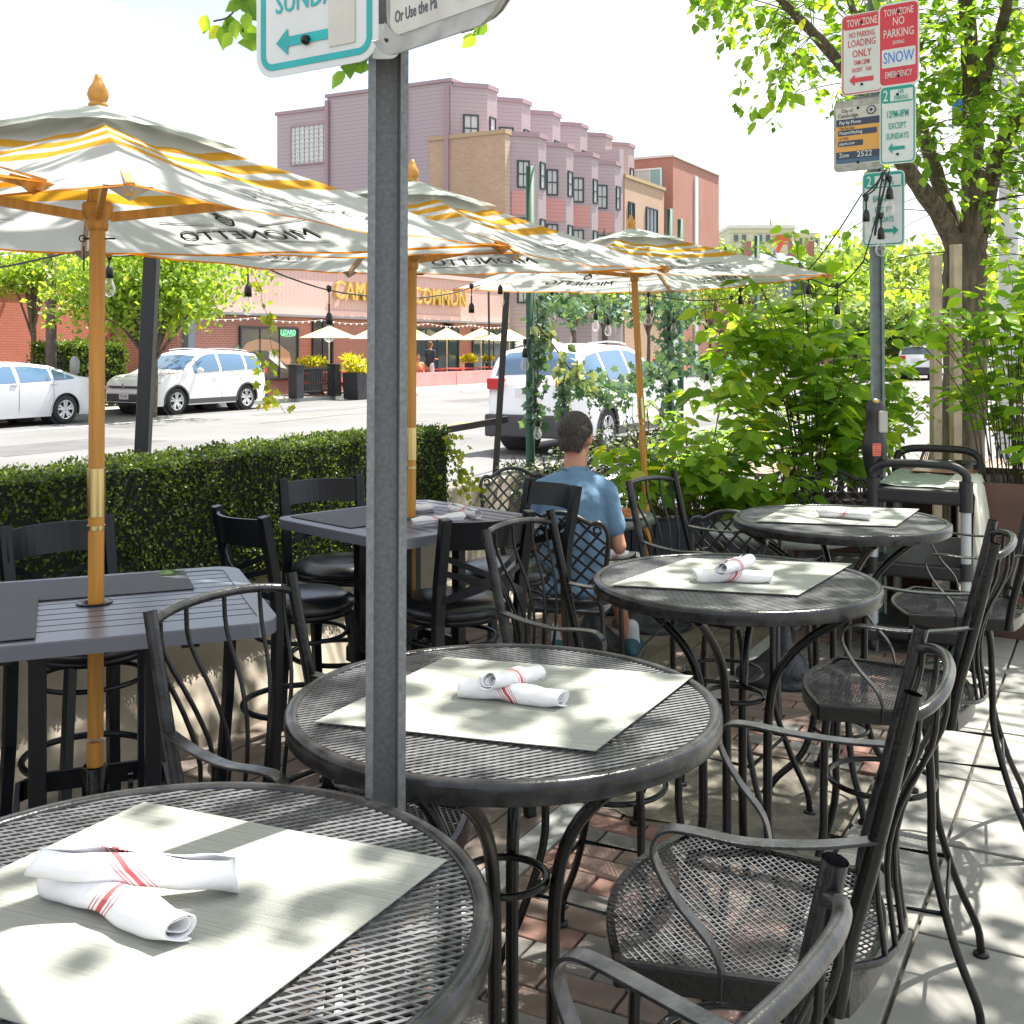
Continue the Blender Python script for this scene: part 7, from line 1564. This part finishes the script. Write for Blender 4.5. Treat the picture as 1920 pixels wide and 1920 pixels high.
# shirt
b = B(); ell(b, (0, -.0, .57), (.195, .150, .12)); capsule(b, (0, 0, .58), (0, .02, .85), .150, .165); ell(b, (.09, .0, .74), (.11, .135, .22)); ell(b, (-.09, .0, .74), (.11, .135, .22)); ell(b, (0, .01, .90), (.205, .130, .135)); ell(b, (0, .02, .98), (.17, .102, .062)); capsule(b, (0, .02, 1.02), (0, .035, 1.05), .076, .064)
[capsule(b, (0, .03, 1.01), (q*.175, .02, .955), .078, .066) for q in (-1, 1)]; ell(b, (.07, -.03, .88), (.10, .08, .13)); ell(b, (-.07, -.03, .88), (.10, .08, .13))
for A in (armR, armL): capsule(b, A[0], A[0].lerp(A[1], .62), .062, .061)
ell(b, (0, -.03, .50), (.20, .145, .05))
remesh(b, 'shirt', TEE, t, .010, 8, (.022, .10))
b = B(); ell(b, (0, .0, .50), (.185, .15, .075))
capsule(b, (-.09, .02, .53), (-.125, .34, .545), .105, .088); capsule(b, (.09, .02, .53), (.14, .34, .545), .105, .088); remesh(b, 'shorts', SHORT, t, .011, 4, (.012, .08))
# hair cap
b = B(); ell(b, hp(0, -.020, .032), (.083, .094, .096), HM); ell(b, hp(0, -.055, -.03), (.066, .052, .06), HM); h_ = B()
# trim: only the part above the hairline
hair = remesh(b, 'hair', HAIRM, t, .006, 2, (.007, .008))
bm = bmesh.new(); bm.from_mesh(hair.data); inv = HM.inverted(); dl = []
for f in bm.faces:
    q = inv @ (f.calc_center_median()-hc)
    if q.y > .045+.0*q.z and q.z < .07 or q.z < -.078 or (abs(q.x) > .068 and q.z < -.0 and q.y > -.03) or (q.y > .02 and q.z < .035): dl.append(f)
bmesh.ops.delete(bm, geom=dl, context='FACES'); bm.to_mesh(hair.data); bm.free()
fc = [(f.center.copy(), f.normal.copy(), f.area) for f in hair.data.polygons]; k = 9000; ar = np.array([f[2] for f in fc]); ii = rng.choice(len(fc), k, p=ar/ar.sum())
hp_ = np.array([tuple(fc[i][0]) for i in ii])+rng.normal(size=(k, 3))*.002; hn = np.array([tuple(fc[i][1]) for i in ii]); hd = hn*.35+np.array([0, -.15, -.9])+rng.normal(size=(k, 3))*.25
STR = (np.array([[-.05, 0, 0], [.05, 0, 0], [0, 1, .12]], float), [(0, 1, 2)])
leaf_mesh('hair_strands', STR, hp_, hd, hn, .013*(.5+rng.random(k)), leafmat('grey_brown_hair', (.028, .02, .016), (.15, .13, .12), .05, .6), hair)
b = B(); b.tube([(.062*math.cos(a), .030+.060*math.sin(a), 1.073+.006*math.sin(a)) for a in np.linspace(0, 2*PI, 28)[:-1]], .006, 6, closed=True); b.build('collar', TEE, t)
for s, fx, fy in ((-1, -.16, .50), (1, .22, .60)):
    b = B(); capsule(b, (fx, fy, .08), (fx*.985, fy-.005, .17), .042, .040); remesh(b, 'sock', SOCKM, t, .007, 2)
    b = B(); ell(b, (fx+s*.01, fy+.05, .05), (.05, .15, .045)); ell(b, (fx, fy-.03, .07), (.045, .06, .05)); b.box((fx+s*.01, fy+.045, .014), (.085, .27, .026)); remesh(b, 'shoe', SHOE, t, .008, 3)
for o in kids(man):
    if o.name.split('.')[0] in ('body', 'shirt', 'shorts'):
        for v in o.data.vertices:
            k = min(1, max(0, (v.co.z-1.0)/.10)); v.co.x *= .85+.15*k*k*(3-2*k)
nk = napkin_mesh(41, .22, .03); o = one('lap_napkin', nk, None, None, (.53, 5.62, .60), (0, 0, R(-12))); o.scale = (1, 1.3, .8); tag(o, 'white striped napkin spread on the man\'s lap', 'napkin')
# plate with food
t = thing('plate', 'small white plate of fried food on the man\'s table', 'plate', (.62, 5.98, .745)); b = B(); b.lathe([(0, 0), (.06, 0), (.10, .014), (.102, .017), (.06, .006), (0, .006)], (0, 0, 0), 28); b.build('dish', WHITEP, t); b = B(); rd = random.Random(2)
for i in range(9): b.sphere((rd.uniform(-.05, .05), rd.uniform(-.05, .05), .022+rd.uniform(0, .02)), .02, 8, 6, sc_=(1.3, .9, .8))
b.build('food', mat('fried_food', (.42, .14, .03), .6, var=.4, vs_=60, bump=.6, bs=120), t)
def patron(label, loc, rz, cloth, trous, seated=False, hairc=None, s=1.):
    t = thing('person', label, 'person', loc, rz); t.scale = (s,)*3; b = B(); h = .45 if seated else .9
    if seated:
        for q in (-1, 1): capsule(b, (q*.09, 0, .5), (q*.12, .42, .5), .08, .06); capsule(b, (q*.12, .42, .5), (q*.12, .45, .06), .055, .04)
    else:
        for q in (-1, 1): capsule(b, (q*.09, 0, .9), (q*.11, .01, .48), .085, .058); capsule(b, (q*.11, .01, .48), (q*.12, 0, .07), .056, .038); capsule(b, (q*.12, -.02, .04), (q*.13, .14, .035), .04, .035)
    capsule(b, (0, 0, h+.05), (0, .02, h+.35), .13, .15); capsule(b, (-.16, .02, h+.50), (.16, .02, h+.50), .06, .06); capsule(b, (0, .02, h+.5), (0, .03, h+.62), .055, .052); ell(b, (0, .04, h+.74), (.075, .09, .11)); capsule(b, (0, .125, h+.73), (0, .135, h+.71), .01, .012)
    for q in (-1, 1): capsule(b, (q*.19, .02, h+.49), (q*.23, .03, h+.22), .05, .04); capsule(b, (q*.23, .03, h+.22), (q*.14, .24, h+.20), .04, .028); ell(b, (q*.13, .29, h+.20), (.03, .05, .018))
    remesh(b, 'body', SKIN, t, .02, 2); b = B(); capsule(b, (0, 0, h+.03), (0, .02, h+.35), .15, .17); capsule(b, (-.17, .02, h+.49), (.17, .02, h+.49), .072, .072)
    for q in (-1, 1): capsule(b, (q*.19, .02, h+.49), (q*.225, .03, h+.28), .065, .058)
    remesh(b, 'shirt', cloth, t, .02, 2); b = B(); ell(b, (0, 0, h+.02), (.165, .12, .1))
    for q in (-1, 1):
        if seated: capsule(b, (q*.09, 0, .5), (q*.12, .40, .5), .095, .075)
        else: capsule(b, (q*.09, 0, .88), (q*.115, .01, .30), .1, .065)
    remesh(b, 'trousers', trous, t, .02, 2); b = B(); ell(b, (0, .015, h+.78), (.085, .09, .09)); ell(b, (0, -.02, h+.73), (.075, .06, .09)); remesh(b, 'hair', hairc or HAIRM, t, .015, 1)
NVY = mat('navy_cloth', (.025, .035, .055), .9); LGT = mat('pale_cloth', (.55, .56, .58), .9); ORG = mat('orange_cloth', (.7, .25, .12), .9); BRH = mat('brown_hair', (.10, .05, .025), .7)
patron('standing person in navy top and pale trousers at the red tables across the street', W(nu(806, -23.9), -23.9, 0), R(-40), NVY, LGT, False, BRH, 1.06)
patron('seated person in an orange top at the red tables across the street', W(nu(783, -24.1), -24.1, 0), R(-150), ORG, NVY, True, BRH, 1.05)
# ================================================================ SERVICE CART
t = thing('service_cart', 'black service cart with grey legs, green-grey liner and white cloth on its side', 'cart', (2.39, 6.42, 0), UANG-PI/2+R(2))
CB = mat('cart_plastic', (.015, .015, .017), .45, var=.2, vs_=8); CLG = mat('cart_leg', (.40, .43, .44), .45, .2)
for z in (.90, .50, .16):
    b = B(); b.box((0, 0, z-.04), (.50, 1.0, .08)); b.build('shelf', CB, t, bevel=.015)
for sx in (-1, 1):
    for sy in (-1, 1):
        b = B(); b.lathe([(.026, .12), (.026, .86)], (sx*.235, sy*.48, 0), 14); b.build('leg', CLG, t)
        b = B(); b.lathe([(.034, .79), (.036, .95)], (sx*.235, sy*.48, 0), 14); b.lathe([(.034, .43), (.034, .52)], (sx*.235, sy*.48, 0), 14); b.build('corner_sleeve', CB, t)
        w = B(); w.lathe([(0, -.015), (.045, -.015), (.05, 0), (.045, .015), (0, .015)], (sx*.235, sy*.48+.02, .05), 14, M=Matrix.Rotation(R(90), 3, 'Y')); w.box((sx*.235, sy*.48, .095), (.05, .06, .05)); w.build('caster', PLASD, t)
for sy in (-1, 1):
    b = B(); b.tube(bez([(-.235, sy*.48, .93), (-.235, sy*.485, .985), (-.18, sy*.495, 1.025), (-.08, sy*.50, 1.035), (.08, sy*.50, 1.035), (.18, sy*.495, 1.025), (.235, sy*.485, .985), (.235, sy*.48, .93)], 30), .023, 12); b.build('handle', CB, t)
b = B(); rows = [[Vector((-.21+.46*i/8, -.44+.86*j/10, .906+.004*math.sin(i*1.7+j*1.1)+(.012 if i == 0 else 0))) for i in range(9)] for j in range(11)]; b.grid(rows); b.build('liner', mat('liner_grey_green', (.25, .30, .26), .6, var=.12, vs_=12), t)
cl = B(); rows = []
for j in range(40):
    y = -.44+.74*j/39; wv = .022*math.sin(j*.9)+.010*math.sin(j*2.1+1)
    rows.append([Vector((.12, y, .915)), Vector((.23, y, .918)), Vector((.262, y, .905)), Vector((.278+wv*.3, y, .86)), Vector((.285+wv*.8, y+.004, .72)), Vector((.29+wv*1.1, y+.01, .55)), Vector((.30+wv*1.4, y+.02, .36+.05*math.sin(j*.35))), Vector((.30+wv*1.5, y+.02, .22+.10*math.sin(j*.3)))])
cl.grid(rows); me = cl.mesh('hanging_cloth'); o = one('hanging_cloth', me, mat('white_linen', (.72, .70, .62), .9, trans=.25), None, t.location, (0, 0, t.rotation_euler[2])); tag(o, 'white cloth draped down the right side of the service cart', 'cloth')
# low trays/papers
t = thing('menu_tray', 'shiny brown tray lying on the far end of the service cart', 'tray', (2.60, 6.72, .912), UANG-PI/2); b = B(); b.box((0, 0, .005), (.36, .24, .008)); b.build('tray', mat('copper_tray', (.42, .2, .13), .3, .6), t, bevel=.003)
# ================================================================ FAR PATIO: metal chairs and slatted table
RUST = mat('gunmetal_chair', (.07, .052, .045), .45, .4)
pt = None
def metal_chair(label, loc, rz):
    global pt
    if pt: return dup(pt, (*loc, 0), rz, label, 'dark metal cafe chairs behind the cart')
    t = thing('metal_chair', label, 'chair', (*loc, 0), rz, 'dark metal cafe chairs behind the cart'); pt = t
    b = B(); b.box((0, 0, .45), (.36, .36, .02)); b.build('seat', RUST, t, bevel=.008)
    b = B(); b.tube(bez([(-.17, -.17, .45), (-.175, -.22, .65), (-.15, -.27, .82), (-.09, -.29, .875), (.09, -.29, .875), (.15, -.27, .82), (.175, -.22, .65), (.17, -.17, .45)], 28), .012, 8); b.build('back_frame', RUST, t)
    for x in (-.07, 0, .07): b = B(); b.strap([(x, -.17, .45), (x, -.225, .65), (x, -.285, .87)], (1, 0, 0), .03, .004); b.build('back_slat', RUST, t)
    for sx in (-1, 1):
        for sy in (-1, 1): b = B(); b.bar((sx*.15, sy*.15, .44), (sx*.215, sy*.22, 0), .04, .02); b.build('leg', RUST, t)
    return t
metal_chair('dark metal cafe chair just right of the far signpost', (3.02, 8.9), R(80)); metal_chair('dark metal cafe chair by the timber stakes, seen side-on', (3.50, 9.6), R(-80)); metal_chair('dark metal cafe chair half hidden behind the large shrub', (2.30, 8.6), R(150)); metal_chair('dark metal cafe chair behind the lattice-back chair at centre right', (2.0, 8.9), R(30))
def slat_low(label, loc, rz, sx=1.0, sy=.75):
    t = thing('wooden_table', label, 'table', (*loc, 0), rz, 'brown slatted tables beyond the planters')
    for k in range(7): b = B(); b.box((0, -sy/2+sy*(k+.5)/7, .74), (sx, sy/7-.008, .025)); b.build('slat', mat('table_slat', (.26, .19, .14), .6, var=.2, vs_=5), t)
    for a in (-1, 1):
        for c in (-1, 1): b = B(); b.box((a*(sx/2-.06), c*(sy/2-.06), .36), (.04, .04, .72)); b.build('leg', RUST, t)
slat_low('brown slatted table beyond the cart under the tall right shrub', (3.52, 8.75), UANG); slat_low('brown slatted table beyond the navy planter, left of the lattice-back chair', (1.75, 8.55), UANG, .9, .7)
t = thing('black_bucket', 'black bucket standing on the far side of the service cart', 'bucket', (2.98, 7.55, 0)); b = B(); b.lathe([(.0, .62), (.12, .62), (.145, .88), (.15, .885), (.14, .88), (.0, .66)], (0, 0, 0), 20); b.lathe([(.03, 0), (.03, .62)], (0, 0, 0), 10); b.build('bucket', BLACK, t)
